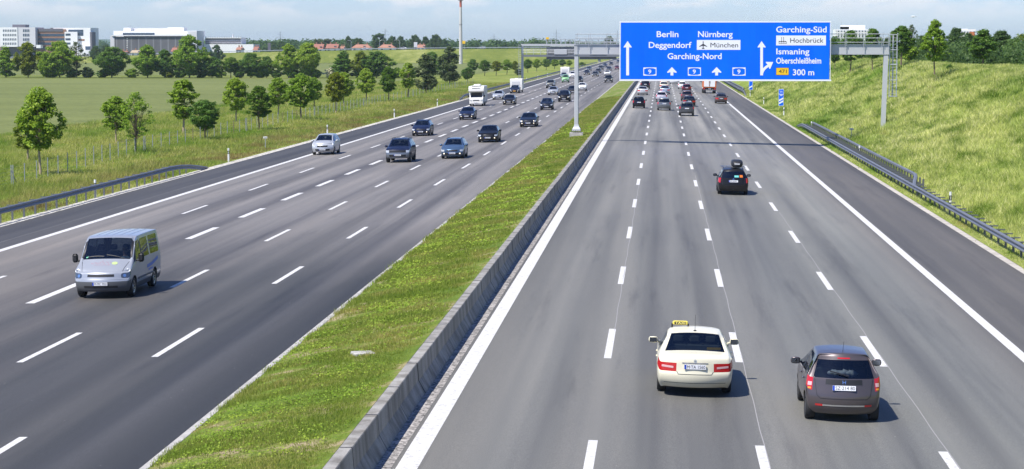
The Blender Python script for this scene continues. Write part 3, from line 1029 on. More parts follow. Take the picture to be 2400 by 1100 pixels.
G1 = 'young trees planted along the wire fence'
for a in (
    (95, 410, 198, 116, 'oval', 'leaf', 'big round-crowned young tree nearest the near end of the wire fence'),
    (65, 380, 268, 62, 'column', 'leaf_yellow', 'small yellow-green tree half hidden behind the nearest round tree'),
    (272, 338, 222, 74, 'egg', 'leaf', 'upright tree behind the fence, crown touching the thin sparse tree'),
    (318, 362, 212, 96, 'sparse', 'leaf', 'thin sparse tree with branches showing through its light crown'),
    (430, 315, 183, 64, 'column', 'leaf', 'slim upright tree with pointed top beside the low wide tree'),
    (481, 330, 232, 86, 'round', 'leaf_dark', 'low wide dark tree beside the slim upright tree'),
    (553, 291, 180, 66, 'oval', 'leaf', 'dense oval tree on a bare pale trunk after the low wide tree'),
    (608, 305, 199, 62, 'egg', 'leaf_bright', 'bright green tree overlapping the dense oval tree on its right'),
    (652, 273, 180, 56, 'egg', 'leaf', 'tree with open crown left of the densest dark oval pair'),
    (706, 284, 170, 70, 'oval', 'leaf', 'dark dense oval tree in the middle of the fence row'),
    (736, 258, 180, 44, 'egg', 'leaf', 'narrow tree peeking out right of the dark dense oval tree'),
    (787, 268, 168, 56, 'oval', 'leaf_yellow', 'yellowing tree with autumnal top in the fence row'),
    (806, 250, 168, 46, 'egg', 'leaf', 'green tree directly behind the yellowing tree'),
    (858, 241, 159, 48, 'oval', 'leaf', 'tidy egg-shaped tree right of the yellowing tree'),
    (911, 241, 154, 42, 'egg', 'leaf_bright', 'light green slim tree following the tidy egg-shaped tree'),
    (956, 231, 146, 38, 'column', 'leaf', 'narrow dark tree just before the grey-green birches'),
    (998, 220, 124, 58, 'birch', 'leaf_grey', 'grey-green birch, the leafier of the pair by the motorhome'),
    (1053, 200, 106, 62, 'birch', 'leaf_grey', 'tall grey-green birch with drooping crown beside the chimney mast'),
    (1096, 196, 158, 30, 'round', 'leaf_dark', 'small round dark tree right of the birches above the motorhome')):
    tree_px(*a, G1, bark='bark_pale' if a[0] in (95, 65, 272, 430, 553, 652, 787) else 'bark')

# the avenue beyond, each one small in the picture
for i, (px, yb, yt, w, lf, lab) in enumerate((
    (1108, 176, 138, 26, 'leaf_dark', 'dark small tree starting the far avenue right of the mast'),
    (1136, 178, 140, 30, 'leaf_bright', 'bright green small tree second in the far avenue'),
    (1163, 177, 142, 28, 'leaf_yellow', 'yellow-green small tree in the far avenue'),
    (1188, 175, 139, 26, 'leaf', 'plain green small tree between the two yellow ones in the far avenue'),
    (1207, 173, 142, 20, 'leaf_yellow', 'slim yellow tree left of the gantry post in the far avenue'),
    (1216, 182, 161, 24, 'leaf_grey', 'pale bush-like tree at the foot of the far gantry post'),
    (1237, 170, 138, 24, 'leaf_dark', 'dark tree right of the far gantry post'),
    (1258, 168, 137, 24, 'leaf', 'round tree second right of the far gantry post'),
    (1280, 165, 137, 24, 'leaf_dark', 'dark round tree under the left end of the display gantry'),
    (1300, 162, 138, 22, 'leaf', 'small tree below the display gantry panel'),
    (1318, 160, 139, 20, 'leaf_dark', 'dark tree near the big gantry pole, far avenue'),
    (1334, 158, 140, 18, 'leaf', 'little tree touching the big gantry pole, far avenue'),
    (1364, 153, 140, 16, 'leaf_dark', 'tiny dark tree right of the big gantry pole, far avenue'))):
    Y = (9.1) * FPX / (yb - 108.0)
    p = at(px, yb, min(Y, 900)); p.z = -0.7
    tree_px(px, yb, yt, w, 'oval' if i % 3 else 'egg', lf, lab, 'trees of the far avenue', p=p)

G2 = 'trees of the hedge row between the two fields'
def row_tree(px, yb, yt, w, kind, leaf, label, Y=600, name='hedgerow_tree', cat='tree'):
    p = at(px, yb, Y); p.z = -0.7
    k = Y / FPX
    tree(name, kind, p, (yb - yt) * k, w * k * 1.14, leaf, label, cat, G2)
for a in (
    (14, 183, 106, 50, 'cone', 'leaf', 'pointed tree at the left edge of the hedge row'),
    (66, 180, 93, 58, 'tall', 'leaf_yellow', 'yellow-green tree with bare trunk before the white office block'),
    (108, 181, 130, 52, 'broad', 'leaf', 'bushy light tree leaning on the biggest dark tree of the hedge row'),
    (140, 182, 92, 84, 'broad', 'leaf', 'biggest broad tree before the brown office wing'),
    (180, 181, 94, 46, 'sparse', 'leaf_grey', 'half-bare thin tree right of the biggest broad tree'),
    (262, 182, 106, 78, 'broad', 'leaf_dark', 'dark broad tree left of the grey-clad building'),
    (346, 182, 102, 66, 'tall', 'leaf', 'upright tree before the grey-clad building'),
    (385, 181, 112, 48, 'tall', 'leaf_dark', 'dark tree right beside the upright tree'),
    (444, 183, 79, 80, 'tall', 'leaf', 'tallest tree of the hedge row, overtopping the grey-clad building'),
    (497, 181, 130, 58, 'broad', 'leaf_dark', 'low dark round tree right of the tallest one'),
    (541, 180, 130, 42, 'round', 'leaf_bright', 'bright green young tree between two darker ones'),
    (588, 182, 121, 66, 'broad', 'leaf_dark', 'wide dark tree right of the bright young one'),
    (625, 181, 128, 40, 'broad', 'leaf_dark', 'smaller dark tree at the gap in the hedge row'),
    (676, 182, 100, 54, 'tall', 'leaf', 'slender dark tree left of the tall bushy pair'),
    (722, 182, 96, 72, 'broad', 'leaf', 'tall bushy tree with reddish bare twigs before the red roofs'),
    (805, 178, 112, 60, 'cone', 'leaf_dark', 'layered conifer-like tree in front of the embankment'),
    (846, 178, 113, 46, 'tall', 'leaf_yellow', 'yellow-green tree beside the dark round maple'),
    (882, 177, 112, 66, 'broad', 'leaf_dark', 'dark round maple right of the yellow-green tree'),
    (1012, 168, 104, 50, 'tall', 'leaf_dark', 'dark tree behind the birches near the mast'),
    (1042, 166, 108, 36, 'tall', 'leaf', 'green tree behind the drooping birch')):
    row_tree(*a)
for a in (
    (205, 183, 156, 40, 'bush', 'leaf_grey', 'low grey-green bush right of the half-bare thin tree'),
    (168, 183, 158, 44, 'bush', 'leaf_dark', 'dark shrub under the half-bare thin tree'),
    (310, 183, 160, 36, 'bush', 'leaf', 'low shrub between the dark broad tree and the upright tree'),
    (395, 184, 163, 40, 'bush', 'leaf_yellow', 'yellowish brown shrub left of the tallest tree'),
    (515, 184, 160, 34, 'bush', 'leaf', 'low shrub at the foot of the low dark round tree'),
    (690, 183, 162, 44, 'bush', 'leaf_dark', 'dark shrub filling under the tall bushy tree'),
    (775, 180, 155, 34, 'bush', 'blossom', 'cream flowering elder bush left of the layered tree'),
    (845, 181, 160, 50, 'bush', 'leaf_dark', 'dark low shrub under the yellow-green tree'),
    (930, 176, 150, 36, 'bush', 'leaf', 'green shrub right of the dark round maple'),
    (120, 184, 162, 44, 'bush', 'leaf', 'pale green shrub at the foot of the bushy light tree'),
    (240, 184, 164, 34, 'bush', 'leaf_dark', 'dark shrub at the left foot of the dark broad tree'),
    (420, 184, 158, 40, 'bush', 'leaf_dark', 'dark shrub touching the trunk of the tallest tree'),
    (470, 184, 156, 40, 'bush', 'leaf_dark', 'dark shrub between the tallest tree and the low round one'),
    (560, 184, 156, 36, 'bush', 'leaf_dark', 'dark shrub right of the bright young tree'),
    (610, 184, 158, 36, 'bush', 'leaf', 'green shrub between the wide dark tree and the smaller one'),
    (648, 184, 164, 34, 'bush', 'leaf_dark', 'low dark shrub at the left foot of the slender tree'),
    (738, 182, 160, 40, 'bush', 'leaf', 'green shrub at the right foot of the tall bushy tree'),
    (865, 180, 156, 44, 'bush', 'leaf', 'green shrub between the yellow-green tree and the maple')):
    row_tree(*a[:7], name='hedgerow_shrub', cat='shrub')

# right bank trees
G3 = 'trees along the top of the right bank'
def bank_tree(px, yb, yt, w, kind, leaf, label, Y, name='bank_tree', cat='tree', grp=G3):
    p = at(px, yb, Y)
    p.z = max(p.z, ground(p.x, p.y) - 0.05) if abs(p.z - ground(p.x, p.y)) < 1.0 else ground(p.x, p.y)
    base = 108 + (8.4 - p.z) / Y * FPX
    k = Y / FPX
    tree(name, kind, p, (base - yt) * k, w * k, leaf, label, cat, grp)
for a in (
    (2190, 172, 45, 62, 'dense', 'leaf', 'solitary tall dense tree standing on the right bank', 208),
    (2302, 168, 68, 76, 'dense', 'leaf_dark', 'rounded dark tree with slanting trunk on the bank right of the solitary one', 222),
    (2112, 150, 60, 62, 'egg', 'leaf_dark', 'dark tree behind the ladder of the sign gantry', 250),
    (2135, 130, 58, 36, 'sparse', 'leaf_grey', 'thin grey tree peeking out behind the ladder tree', 300),
    (1993, 146, 70, 50, 'egg', 'leaf_dark', 'dark tree behind the gantry railing, left of two', 290),
    (2045, 146, 66, 46, 'egg', 'leaf_dark', 'dark tree behind the gantry railing, right of two', 275),
    (1957, 148, 84, 36, 'round', 'leaf_dark', 'dark tree at the right edge of the blue sign', 320)):
    bank_tree(*a)
for a in (
    (2240, 136, 64, 56, 'broad', 'leaf_far', 'grey-green tree right behind the solitary bank tree', 300),
    (2268, 140, 76, 48, 'broad', 'leaf_far', 'darker tree left behind the slanting-trunk tree', 290),
    (2345, 146, 70, 74, 'broad', 'leaf_far', 'broad dark tree at the right part of the bank skyline', 270),
    (2376, 150, 88, 50, 'broad', 'leaf_dark', 'dark bushy tree near the right picture edge', 262),
    (2398, 140, 80, 46, 'round', 'leaf_yellow', 'yellow-green tree at the right picture edge', 300),
    (2160, 138, 82, 44, 'broad', 'leaf_far', 'tree filling the gap left of the solitary bank tree', 310),
    (2130, 142, 98, 52, 'bush', 'leaf', 'green bush at the bank top right of the ladder', 262),
    (2205, 140, 110, 40, 'bush', 'leaf', 'low bush under the grey-green tree on the bank', 262),
    (2015, 140, 90, 46, 'broad', 'leaf_far', 'tree showing between the two railing trees', 340),
    (2080, 140, 86, 40, 'broad', 'leaf_far', 'tree behind the top of the right gantry leg', 340)):
    bank_tree(*a)
for a in ((2225, 170, 150, 26, 'bush', 'leaf_dark', 'small dark bush right of the solitary tree trunk', 215), (2335, 178, 152, 26, 'bush', 'leaf_dark', 'small dark bush right of the slanting trunk', 205)):
    bank_tree(*a, name='bank_bush', cat='bush')

# far belts of trees behind the crossing road
def belt_tree(px, yt, w, kind, leaf, label, Y, grp):
    p = at(px, 112, Y); p.z = -0.7
    k = Y / FPX
    tree('distant_tree', kind, p, 8.4 + (108 - yt) * k + 0.7, w * k, leaf, label, 'tree', grp)
for a in (
    (816, 83, 26, 'tall', 'leaf_far', 'rounded distant tree over the orange roofs, left of the tallest group', 1330),
    (840, 88, 24, 'poplar', 'leaf_far', 'small distant tree over the left orange roof', 1340),
    (888, 77, 34, 'poplar', 'leaf_far', 'tall distant poplar between the two orange roofs', 1330),
    (920, 83, 34, 'broad', 'leaf_far', 'distant dark tree right of the tall poplar', 1350),
    (940, 83, 30, 'broad', 'leaf_far', 'distant dark tree over the right orange roof', 1360),
    (972, 80, 36, 'broad', 'leaf_far', 'broad distant tree left of the darkest clump near the mast', 1340),
    (996, 84, 30, 'broad', 'leaf_far', 'distant tree between the broad clumps near the mast', 1350),
    (1020, 79, 40, 'broad', 'leaf_far', 'broadest distant tree left of the mast', 1340),
    (1042, 90, 24, 'tall', 'leaf_far', 'distant tree at the right end of the clump by the mast', 1330),
    (765, 90, 30, 'poplar', 'leaf_grey', 'grey thin distant tree behind the left brick-red house', 1330),
    (745, 90, 26, 'poplar', 'leaf_grey', 'grey thin distant tree over the brick-red house ridge', 1340),
    (640, 96, 44, 'broad', 'leaf_far', 'distant tree clump below the left pylon', 1330),
    (660, 95, 34, 'broad', 'leaf_far', 'distant dark clump right below the left pylon', 1320),
    (1335, 93, 22, 'broad', 'leaf_far', 'distant dark tree left of the sign gantry pole', 1500),
    (1428, 84, 28, 'round', 'leaf_far', 'distant round tree over the gantry beam', 1300),
    (225, 106, 40, 'broad', 'leaf_far', 'distant tree between the two office buildings', 1000),
    (248, 104, 34, 'broad', 'leaf_far', 'distant dark tree left of the grey-clad building', 1000),
    (508, 104, 34, 'tall', 'leaf_far', 'distant tree before the low white building', 1080)):
    belt_tree(*a, 'distant trees behind the crossing road')

def treeline(name, Y, x0, x1, hmin, hmax, n, seed, label, base=-1.0):
    g = np.random.default_rng(seed)
    V = []
    for i in range(n):
        px = g.uniform(x0, x1)
        c = at(px, 110, Y + g.uniform(-60, 60))
        h = g.uniform(hmin, hmax); w = h * g.uniform(.7, 1.2)
        m = 170
        d = g.normal(0, 1, (m, 3)); d /= np.linalg.norm(d, axis=1)[:, None]
        pts = np.array((c.x, c.y, base + h * .52)) + d * np.array([w * .5, w * .5, h * .5]) * g.uniform(.3, 1, (m, 1)) ** .4
        nrm = d + g.normal(0, .4, (m, 3)); nrm /= np.linalg.norm(nrm, axis=1)[:, None]
        a = g.normal(0, 1, (m, 3)); t1 = np.cross(nrm, a); t1 /= np.linalg.norm(t1, axis=1)[:, None]; t2 = np.cross(nrm, t1)
        s = g.uniform(.5, 1.1, (m, 1)) * (h / 12)
        V.append(np.stack([pts - t1 * s, pts - t2 * s * .7, pts + t1 * s, pts + t2 * s * .7], 1).reshape(-1, 3))
    v = np.concatenate(V)
    o = link_mesh(name, np_mesh(name, v, np.arange(len(v)).reshape(-1, 4), M['leaf_far']))
    tag(o, label, 'treeline', kind='stuff')
treeline('distant_woods', 1480, 480, 1300, 9, 15, 330, 41, 'low dark belt of woods behind the houses and the crossing road')
treeline('distant_woods', 2300, -50, 1650, 9, 16, 480, 43, 'far blue-green woods below the hills along the whole horizon')
def bank_woods():
    g = np.random.default_rng(47)
    V = []
    for i in range(230):
        px = g.uniform(1955, 2470)
        X = g.uniform(34, 52)
        d = ray(px, 120); Y = X / d.x * d.y
        z0 = ground(X, Y) - .2
        h = g.uniform(1.6, 4.3) * (0.8 + 0.25 * math.sin(px * .045)); w = h * g.uniform(.8, 1.5)
        m = 260
        dd = g.normal(0, 1, (m, 3)); dd /= np.linalg.norm(dd, axis=1)[:, None]
        pts = np.array((X, Y, z0 + h * .5)) + dd * np.array([w * .5, w * .5, h * .52]) * g.uniform(.2, 1, (m, 1)) ** .45
        nrm = dd + g.normal(0, .5, (m, 3)); nrm /= np.linalg.norm(nrm, axis=1)[:, None]
        a = g.normal(0, 1, (m, 3)); t1 = np.cross(nrm, a); t1 /= np.linalg.norm(t1, axis=1)[:, None]; t2 = np.cross(nrm, t1)
        s = g.uniform(.10, .24, (m, 1))
        V.append(np.stack([pts - t1 * s, pts - t2 * s * .6, pts + t1 * s, pts + t2 * s * .6], 1).reshape(-1, 3))
    v = np.concatenate(V)
    o = link_mesh('bank_woods', np_mesh('bank_woods', v, np.arange(len(v)).reshape(-1, 4), M['leaf_far']))
    tag(o, 'dense undergrowth and bushes behind the bank trees on the right', 'bushes', kind='stuff')
bank_woods()
# ============================================================ median barrier
def barrier():
    root = empty('concrete_barrier', (-5.9, 38, 0))
    tag(root, 'long grey concrete safety barrier of joined blocks along the raised median', 'barrier')
    prof = [(0.28, 0.0), (0.28, 0.10), (0.115, 0.40), (0.085, 0.80), (0.07, 0.82), (-0.16, 0.82), (-0.17, 0.80), (-0.17, 0.0)]
    # prof: +side faces the outgoing lanes
    Y, k, L = 17.9, 0, 3.6
    while Y < 1150:
        ln = L if k < 60 else (L * 3 if k < 85 else 60)
        mb = MB()
        j = 0.030
        a, b = Y + j, Y + ln - j
        off = rnd.uniform(-0.008, 0.008)
        mb.sweep([(s + off, h) for s, h in prof], [(-5.9, a, ground(-5.6, a) - 0.09), (-5.9, b, ground(-5.6, b) - 0.09)])
        o = mb.build('barrier_block', M['barrier'], root)
        o.matrix_parent_inverse = Matrix.Translation(-root.location)
        Y += ln; k += 1
        if k > 97: break
    Y = 17.9
    for k in range(62):
        mb = MB()
        mb.sweep([(s + (.005 if s > 0 else -.005), h + (.005 if h > .5 else 0)) for s, h in prof], [(-5.9, Y - .022, ground(-5.6, Y) - 0.09), (-5.9, Y + .022, ground(-5.6, Y) - 0.09)])
        o = mb.build('joint_seal', M['black'], root)
        o.matrix_parent_inverse = Matrix.Translation(-root.location)
        Y += 3.6
barrier()

def keep_world(o, root):
    o.parent = root
    o.matrix_parent_inverse = root.matrix_basis.inverted() if root.rotation_euler.z or root.scale.x != 1 else Matrix.Translation(-root.location)
    return o

# ============================================================ guardrails
WPROF = [(0.0, -0.155), (0.03, -0.150), (0.08, -0.115), (0.08, -0.055), (0.02, -0.025), (0.02, 0.025), (0.08, 0.055), (0.08, 0.115), (0.03, 0.150), (0.0, 0.155),
         (-0.012, 0.150), (0.06, 0.105), (0.06, 0.062), (0.0, 0.030), (0.0, -0.030), (0.06, -0.062), (0.06, -0.105), (-0.012, -0.150)]
def guardrail(label, x, ya, yb, side, h=0.62, drop_far=False, drop_near=False, step=2.0, arm=True, back=None, flare=0.0, post_limit=96):
    """W-beam rail; side = +1 rail faces +X (towards a road on its right)"""
    root = empty('guardrail', (x, (ya + yb) / 2, ground(x, (ya + yb) / 2)))
    tag(root, label, 'guardrail')
    pts, ys = [], []
    n = max(8, int((yb - ya) / 3.0)); n = min(n, 160)
    for i in range(n + 1):
        y = ya + (yb - ya) * i / n
        hh = h
        xx = x
        if drop_far and y > yb - 11:
            t = (y - (yb - 11)) / 11
            hh = h * (1 - t ** 1.6) - 0.02 * t
            xx = x - side * flare * t
        if drop_near and y < ya + 11:
            t = 1 - (y - ya) / 11
            hh = h * (1 - t ** 1.6) - 0.02 * t
        pts.append(Vector((xx, y, ground(xx, y) + hh))); ys.append(y)
    # sweep's +side is to the right of travel (+Y): i.e. +X
    prof = WPROF if side > 0 else [(-a, b) for a, b in WPROF]
    keep_world(MB().sweep(prof, pts).build('rail_beam', M['rail'], None, True), root)
    y = ya + 0.5; k = 0
    far = MB(); nf = 0
    while y < yb - (5 if drop_far else 0.2):
        i = min(n - 1, max(0, int((y - ya) / (yb - ya) * n)))
        f = (y - ys[i]) / (ys[i + 1] - ys[i])
        p = pts[i].lerp(pts[i + 1], f)
        g0 = ground(x - side * 0.25, y)
        mb = MB() if k < post_limit else far
        if p.z - g0 > 0.12:
            px_ = p.x - side * 0.20
            mb.box((px_, y, (g0 - 0.2 + p.z + 0.07) / 2), (0.10, 0.055, p.z + 0.07 - g0 + 0.2))
            if arm:
                mb.box((p.x - side * 0.24, y, p.z + 0.10), (0.50, 0.09, 0.05))
            else:
                mb.box((p.x - side * 0.14, y, p.z), (0.25, 0.05, 0.2))
            if k < post_limit:
                keep_world(mb.build('post', M['raildark']), root)
            else: nf += 1
        y += step if k < post_limit else step * 2; k += 1
    if nf:
        o = keep_world(far.build('post_row', M['raildark']), root); o['kind'] = 'stuff'
    if back:
        y0, y1, dx, hb = back
        bp = []
        m = 60
        for i in range(m + 1):
            yy = y0 + (y1 - y0) * i / m
            t = smooth(y0, y0 + 7, yy) if yy < y0 + 7 else 1.0
            bp.append(Vector((x - side * dx * t - side * 0.05, yy, ground(x, yy) + h + (hb - h) * t)))
        keep_world(MB().sweep([(0.0, -.09), (.10, -.06), (.10, .06), (0, .09), (-.10, .06), (-.10, -.06)], bp).build('top_beam', M['rail']), root)
        yy = y0 + 2
        while yy < y1:
            q = MB()
            q.box((x - side * dx - side * .0, yy, (ground(x, yy) + ground(x, yy) + hb) / 2), (0.10, .08, hb))
            q.box((x - side * (dx / 2 + .05), yy, ground(x, yy) + h + .04), (dx, .05, .12))
            keep_world(q.build('bracket', M['raildark']), root)
            yy += 1.6
    return root

guardrail('steel guardrail on the left verge, its far end sloping down into the gravel', -32.95, 62, 152.5, 1, 0.66, drop_far=True)
guardrail('long steel guardrail of the far left shoulder starting behind the motorhome', -32.9, 345, 1080, 1, 0.68, drop_near=True, step=4.0)
guardrail('steel guardrail at the foot of the right bank with stacked double beam', 14.62, 60, 232, -1, 0.55, drop_far=True, back=(124.0, 218.0, 0.72, 0.92), post_limit=100)
guardrail('steel guardrail farther along the right shoulder below the countdown beacon', 14.55, 372, 800, -1, 0.68, drop_near=True, step=4.0, back=(392.0, 640.0, .5, .9))

# ============================================================ delineator posts
def make_delineator():
    e = empty('delineator_post')
    prof = [(-.055, -.04), (0.0, -.065), (.055, -.04), (.045, .05), (-.045, .05)]
    def seg(z0, z1, slant=0.0):
        mb = MB()
        n = len(prof)
        mb.v = [(a, b, z0) for a, b in prof] + [(a, b, z1 + slant * (b + .065)) for a, b in prof]
        mb.f = [tuple((i, (i + 1) % n, n + (i + 1) % n, n + i)) for i in range(n)] + [tuple(range(n - 1, -1, -1)), tuple(n + i for i in range(n))]
        return mb
    lo = seg(-0.1, 0.62); link_mesh('post_body', lo.mesh('post_body', M['white']), None, e)
    link_mesh('black_band', seg(0.62, 0.87).mesh('black_band', M['signblack']), None, e)
    link_mesh('post_cap', seg(0.87, 1.08, -0.5).mesh('post_cap', M['white']), None, e)
    link_mesh('reflector', MB().box((0, -.062, .745), (.045, .012, .17)).mesh('reflector', M['lamp']), None, e)
    return e
_del = make_delineator()
first = True
for (px, py, lab) in (
    (127, 463, 'white delineator post behind the nearest left guardrail'),
    (556, 380, 'white delineator post just past the sloping end of the left guardrail'),
    (785, 318, 'white delineator post beside the silver compact car on the left verge'),
    (930, 276, 'white delineator post on the left verge level with the dark blue estate'),
    (1029, 249, 'white delineator post left of the motorhome'),
    (1156, 222, 'white delineator post right beside the motorhome'),
    (1236, 199, 'white delineator post above the far left guardrail, by the gantry foot'),
    (1264, 193, 'white delineator post second above the far left guardrail'),
    (1287, 186, 'white delineator post third above the far left guardrail'),
    (1307, 180, 'white delineator post farthest above the left guardrail'),
    (2227, 490, 'white delineator post behind the near right guardrail rungs'),
    (2014, 374, 'white delineator post in the middle of the stacked right guardrail'),
    (1902, 306, 'white delineator post at the far end of the stacked right guardrail'),
    (1837, 279, 'white delineator post just below the two-stripe beacon'),
    (1790, 249, 'white delineator post standing free between the two beacons'),
    (1758, 231, 'white delineator post at the foot of the one-stripe beacon')):
    e = _del if first else copy_tree(_del)
    first = False
    p = gnd(px, py)
    if p.x < 0: p = Vector((-33.25, gp(px, py, -.5).y, ground(-33.25, 100)))
    else:
        d = ray(px, py); X = 15.15; Y = X / d.x * d.y; p = Vector((X, Y, ground(X, Y)))
    e.location = p
    e.rotation_euler = (0, 0, rnd.uniform(-.1, .1))
    e.scale = (1.15, 1.15, 1.0)
    tag(e, lab, 'delineator', 'white delineator posts')

# ============================================================ wire fence
def fence():
    root = empty('wire_fence', (-44, 250, -0.7))
    tag(root, 'low wire game fence on thin steel posts along the left verge', 'fence')
    def fx(Y): return -41.8 - 2.4 * smooth(130, 180, Y)
    Y = 112.0; k = 0
    ys = []
    while Y < 560 and k < 100:
        ys.append(Y); Y += 3.2 if Y < 330 else 5.5; k += 1
    for i, y in enumerate(ys):
        x = fx(y)
        mb = MB()
        h = 1.42 + rnd.uniform(-.05, .05)
        mb.box((x, y, -0.7 + h / 2 - .1), (0.05, 0.05, h + .2))
        if i % 14 == 7:
            mb.tube((x, y - .0, .45), (x - .1, y + 1.6, -.7), .035)
            mb.box((x + .12, y, -0.7 + h / 2), (0.05, 0.05, h))
        keep_world(mb.build('fence_post', M['fencegrey'] if rnd.random() < .86 else M['bark']), root)
    mb = MB()
    for h in (0.15, .35, .55, .8, 1.05, 1.3):
        mb.path([(fx(y) + .05, y, -.7 + h) for y in ys], [0.007] * len(ys), 3)
    keep_world(mb.build('fence_wire', M['fencegrey']), root)
fence()

# ============================================================ the big direction sign on its gantry
GY, SY = 185.5, 184.55
def gantry():
    pl = at(1351, 303, GY); pr = at(2070, 300, GY)
    pl.z = ground(pl.x, GY); 
    root = empty('sign_gantry', (pl.x, GY, pl.z))
    tag(root, 'grey steel gantry spanning the right lanes with a huge blue direction sign', 'sign gantry')
    K = lambda o: keep_world(o, root)
    zt = at(1350, 127, GY).z; zb = zt
    ztop = at(2083, 105, GY).z
    # median pole: rectangular column with a flared foot
    z0 = at(1351, 301, GY).z
    mb = MB(); w = .36
    mb.box((pl.x, GY, (z0 + zt) / 2), (w, .42, zt - z0), bev=.05)
    K(mb.build('pole', M['gantry']))
    mb = MB()
    n = 4
    for zz, ww, wd in ((z0 - .22, .74, .74), (z0 - .04, .70, .70), (z0 + .16, .46, .50), (z0 + .34, .37, .43)):
        mb.v += [(pl.x + a * ww / 2, GY + b * wd / 2, zz) for a, b in ((-1, -1), (1, -1), (1, 1), (-1, 1))]
    for k in range(3):
        for i in range(4):
            j = (i + 1) % 4
            mb.f.append((k * 4 + i, k * 4 + j, k * 4 + 4 + j, k * 4 + 4 + i))
    K(mb.build('pole_foot', M['gantry']))
    mb = MB()
    for i in range(6):
        for b in (-.40, .40):
            mb.tube((pl.x - .38 + i * .152, GY + b, z0 - .36), (pl.x - .38 + i * .152, GY + b, z0 - .16), .028, n=6)
    K(mb.build('anchor_bolt', M['raildark']))
    mb = MB().box((pl.x, GY, (z0 - .36 + pl.z - .3) / 2), (1.15, 1.25, z0 - .36 - pl.z + .3))
    K(mb.build('foundation', M['kerb']))
    # bank pole, leaning a little
    q0 = at(2070, 303, GY); q1 = at(2076.5, 127, GY)
    q0.z = ground(q0.x, GY) - .3; q0.x -= .03
    mb = MB()
    for p, ww in ((q0, .36), (q1, .38)):
        mb.v += [(p.x + a * ww / 2, GY + b * .24, p.z) for a, b in ((-1, -1), (1, -1), (1, 1), (-1, 1))]
    mb.f = [(0, 1, 5, 4), (1, 2, 6, 5), (2, 3, 7, 6), (3, 0, 4, 7), (3, 2, 1, 0), (4, 5, 6, 7)]
    K(mb.build('pole', M['gantry']))
    # box beam with flanges
    xa, xb = at(1346, 115, GY).x, at(2083, 115, GY).x
    mb = MB()
    mb.box(((xa + xb) / 2, GY, (zt + ztop) / 2), (xb - xa, .50, ztop - zt - .04))
    mb.box(((xa + xb) / 2, GY, ztop + .01), (xb - xa + .06, .62, .05))
    mb.box(((xa + xb) / 2, GY, zt - .015), (xb - xa + .06, .58, .05))
    K(mb.build('beam', M['gantry']))
    # walkway railing in front of the beam
    yr = GY - .42
    hz = [at(2000, p, yr).z for p in (80, 89.5, 99.5)]
    mb = MB()
    for z in hz: mb.tube((xa + .1, yr, z), (xb - .05, yr, z), .030, n=6)
    K(mb.build('railing_bar', M['steel']))
    px = [1350, 1380, 1421, 1465, 1508, 1551, 1594, 1637, 1680, 1723, 1766, 1809, 1852, 1895, 1938, 1981, 2024, 2067, 2082]
    for p in px:
        x = at(p, 100, yr).x
        mb = MB()
        mb.box((x, yr, (hz[0] + at(p, 118, yr).z) / 2), (.045, .045, hz[0] - at(p, 118, yr).z))
        mb.box((x + .13, yr + .02, (hz[0] + hz[2]) / 2 - .1), (.035, .035, hz[0] - hz[2] + .4))
        K(mb.build('railing_post', M['steel']))
    # caged ladder beside the bank pole
    zl0 = at(2090, 228, GY).z; zl1 = at(2090, 80.5, GY).z
    for p in (2086.0, 2095.0, 2103.0):
        x = at(p, 150, GY).x
        K(MB().box((x - .05, GY + (-.05 if p != 2095 else .35), (zl0 + zl1) / 2), (.085 if p != 2095 else .12, .06, zl1 - zl0)).build('ladder_rail', M['steel']))
    xl, xr = at(2086, 150, GY).x, at(2103, 150, GY).x
    mb = MB(); z = zl0 + .05
    while z < zl1:
        mb.tube((xl, GY + .02, z), (xr, GY + .02, z), .014, n=5); z += .28
    K(mb.build('ladder_rung', M['steel']))
    for yy in (117, 152, 188, 226, 81.5):
        z = at(2095, yy, GY).z
        mb = MB()
        mb.path([(xl - .04, GY - .05, z), (xl + .1, GY - .45, z), (xr - .1, GY - .45, z), (xr + .04, GY - .05, z)], [.035] * 4, 6)
        mb.box(((xl + xr) / 2, GY - .03, z), (xr - xl + .1, .05, .07))
        K(mb.build('ladder_hoop', M['steel']))
    K(MB().tube((q0.x + .28, GY, q0.z + .5), (q0.x + .34, GY, q0.z + 1.4), .04).tube((q0.x + .28, GY, q0.z + .5), (q0.x + .42, GY - .1, q0.z + .35), .04).build('cable_duct', M['black']))
    # --------- sign panel
    def fr(px_, py_, d=0.0):
        p = at(px_, py_, SY); return (p.x, SY - d, p.z)
    def box_px(mb, x0, y0, x1, y1, d0, d1):
        a = fr(x0, y1); b = fr(x1, y0)
        mb.box(((a[0] + b[0]) / 2, SY - (d0 + d1) / 2, (a[2] + b[2]) / 2), (b[0] - a[0], abs(d1 - d0), b[2] - a[2]))
    mb = MB(); box_px(mb, 1454.5, 53, 1945.2, 186.8, -.06, 0.02)
    panel = K(mb.build('sign_panel', M['signblue']))
    def S(o): 
        o.parent = panel; o.matrix_parent_inverse = panel.matrix_parent_inverse.copy() ; return o
    def sub(name, mb, mat):
        o = mb.build(name, mat)
        o.parent = panel
        o.matrix_parent_inverse = (root.matrix_basis @ panel.matrix_parent_inverse).inverted()
        return o
    mb = MB()
    for (x0, y0, x1, y1) in ((1451.6, 50, 1948, 53), (1451.6, 186.8, 1948, 190), (1451.6, 53, 1454.5, 186.8), (1945.2, 53, 1948, 186.8)):
        box_px(mb, x0, y0, x1, y1, -.07, .035)
    sub('sign_border', mb, M['signwhite'])
    D = .030
    def F(d):
        return lambda u, v: fr(u, v, d)
    B = .016
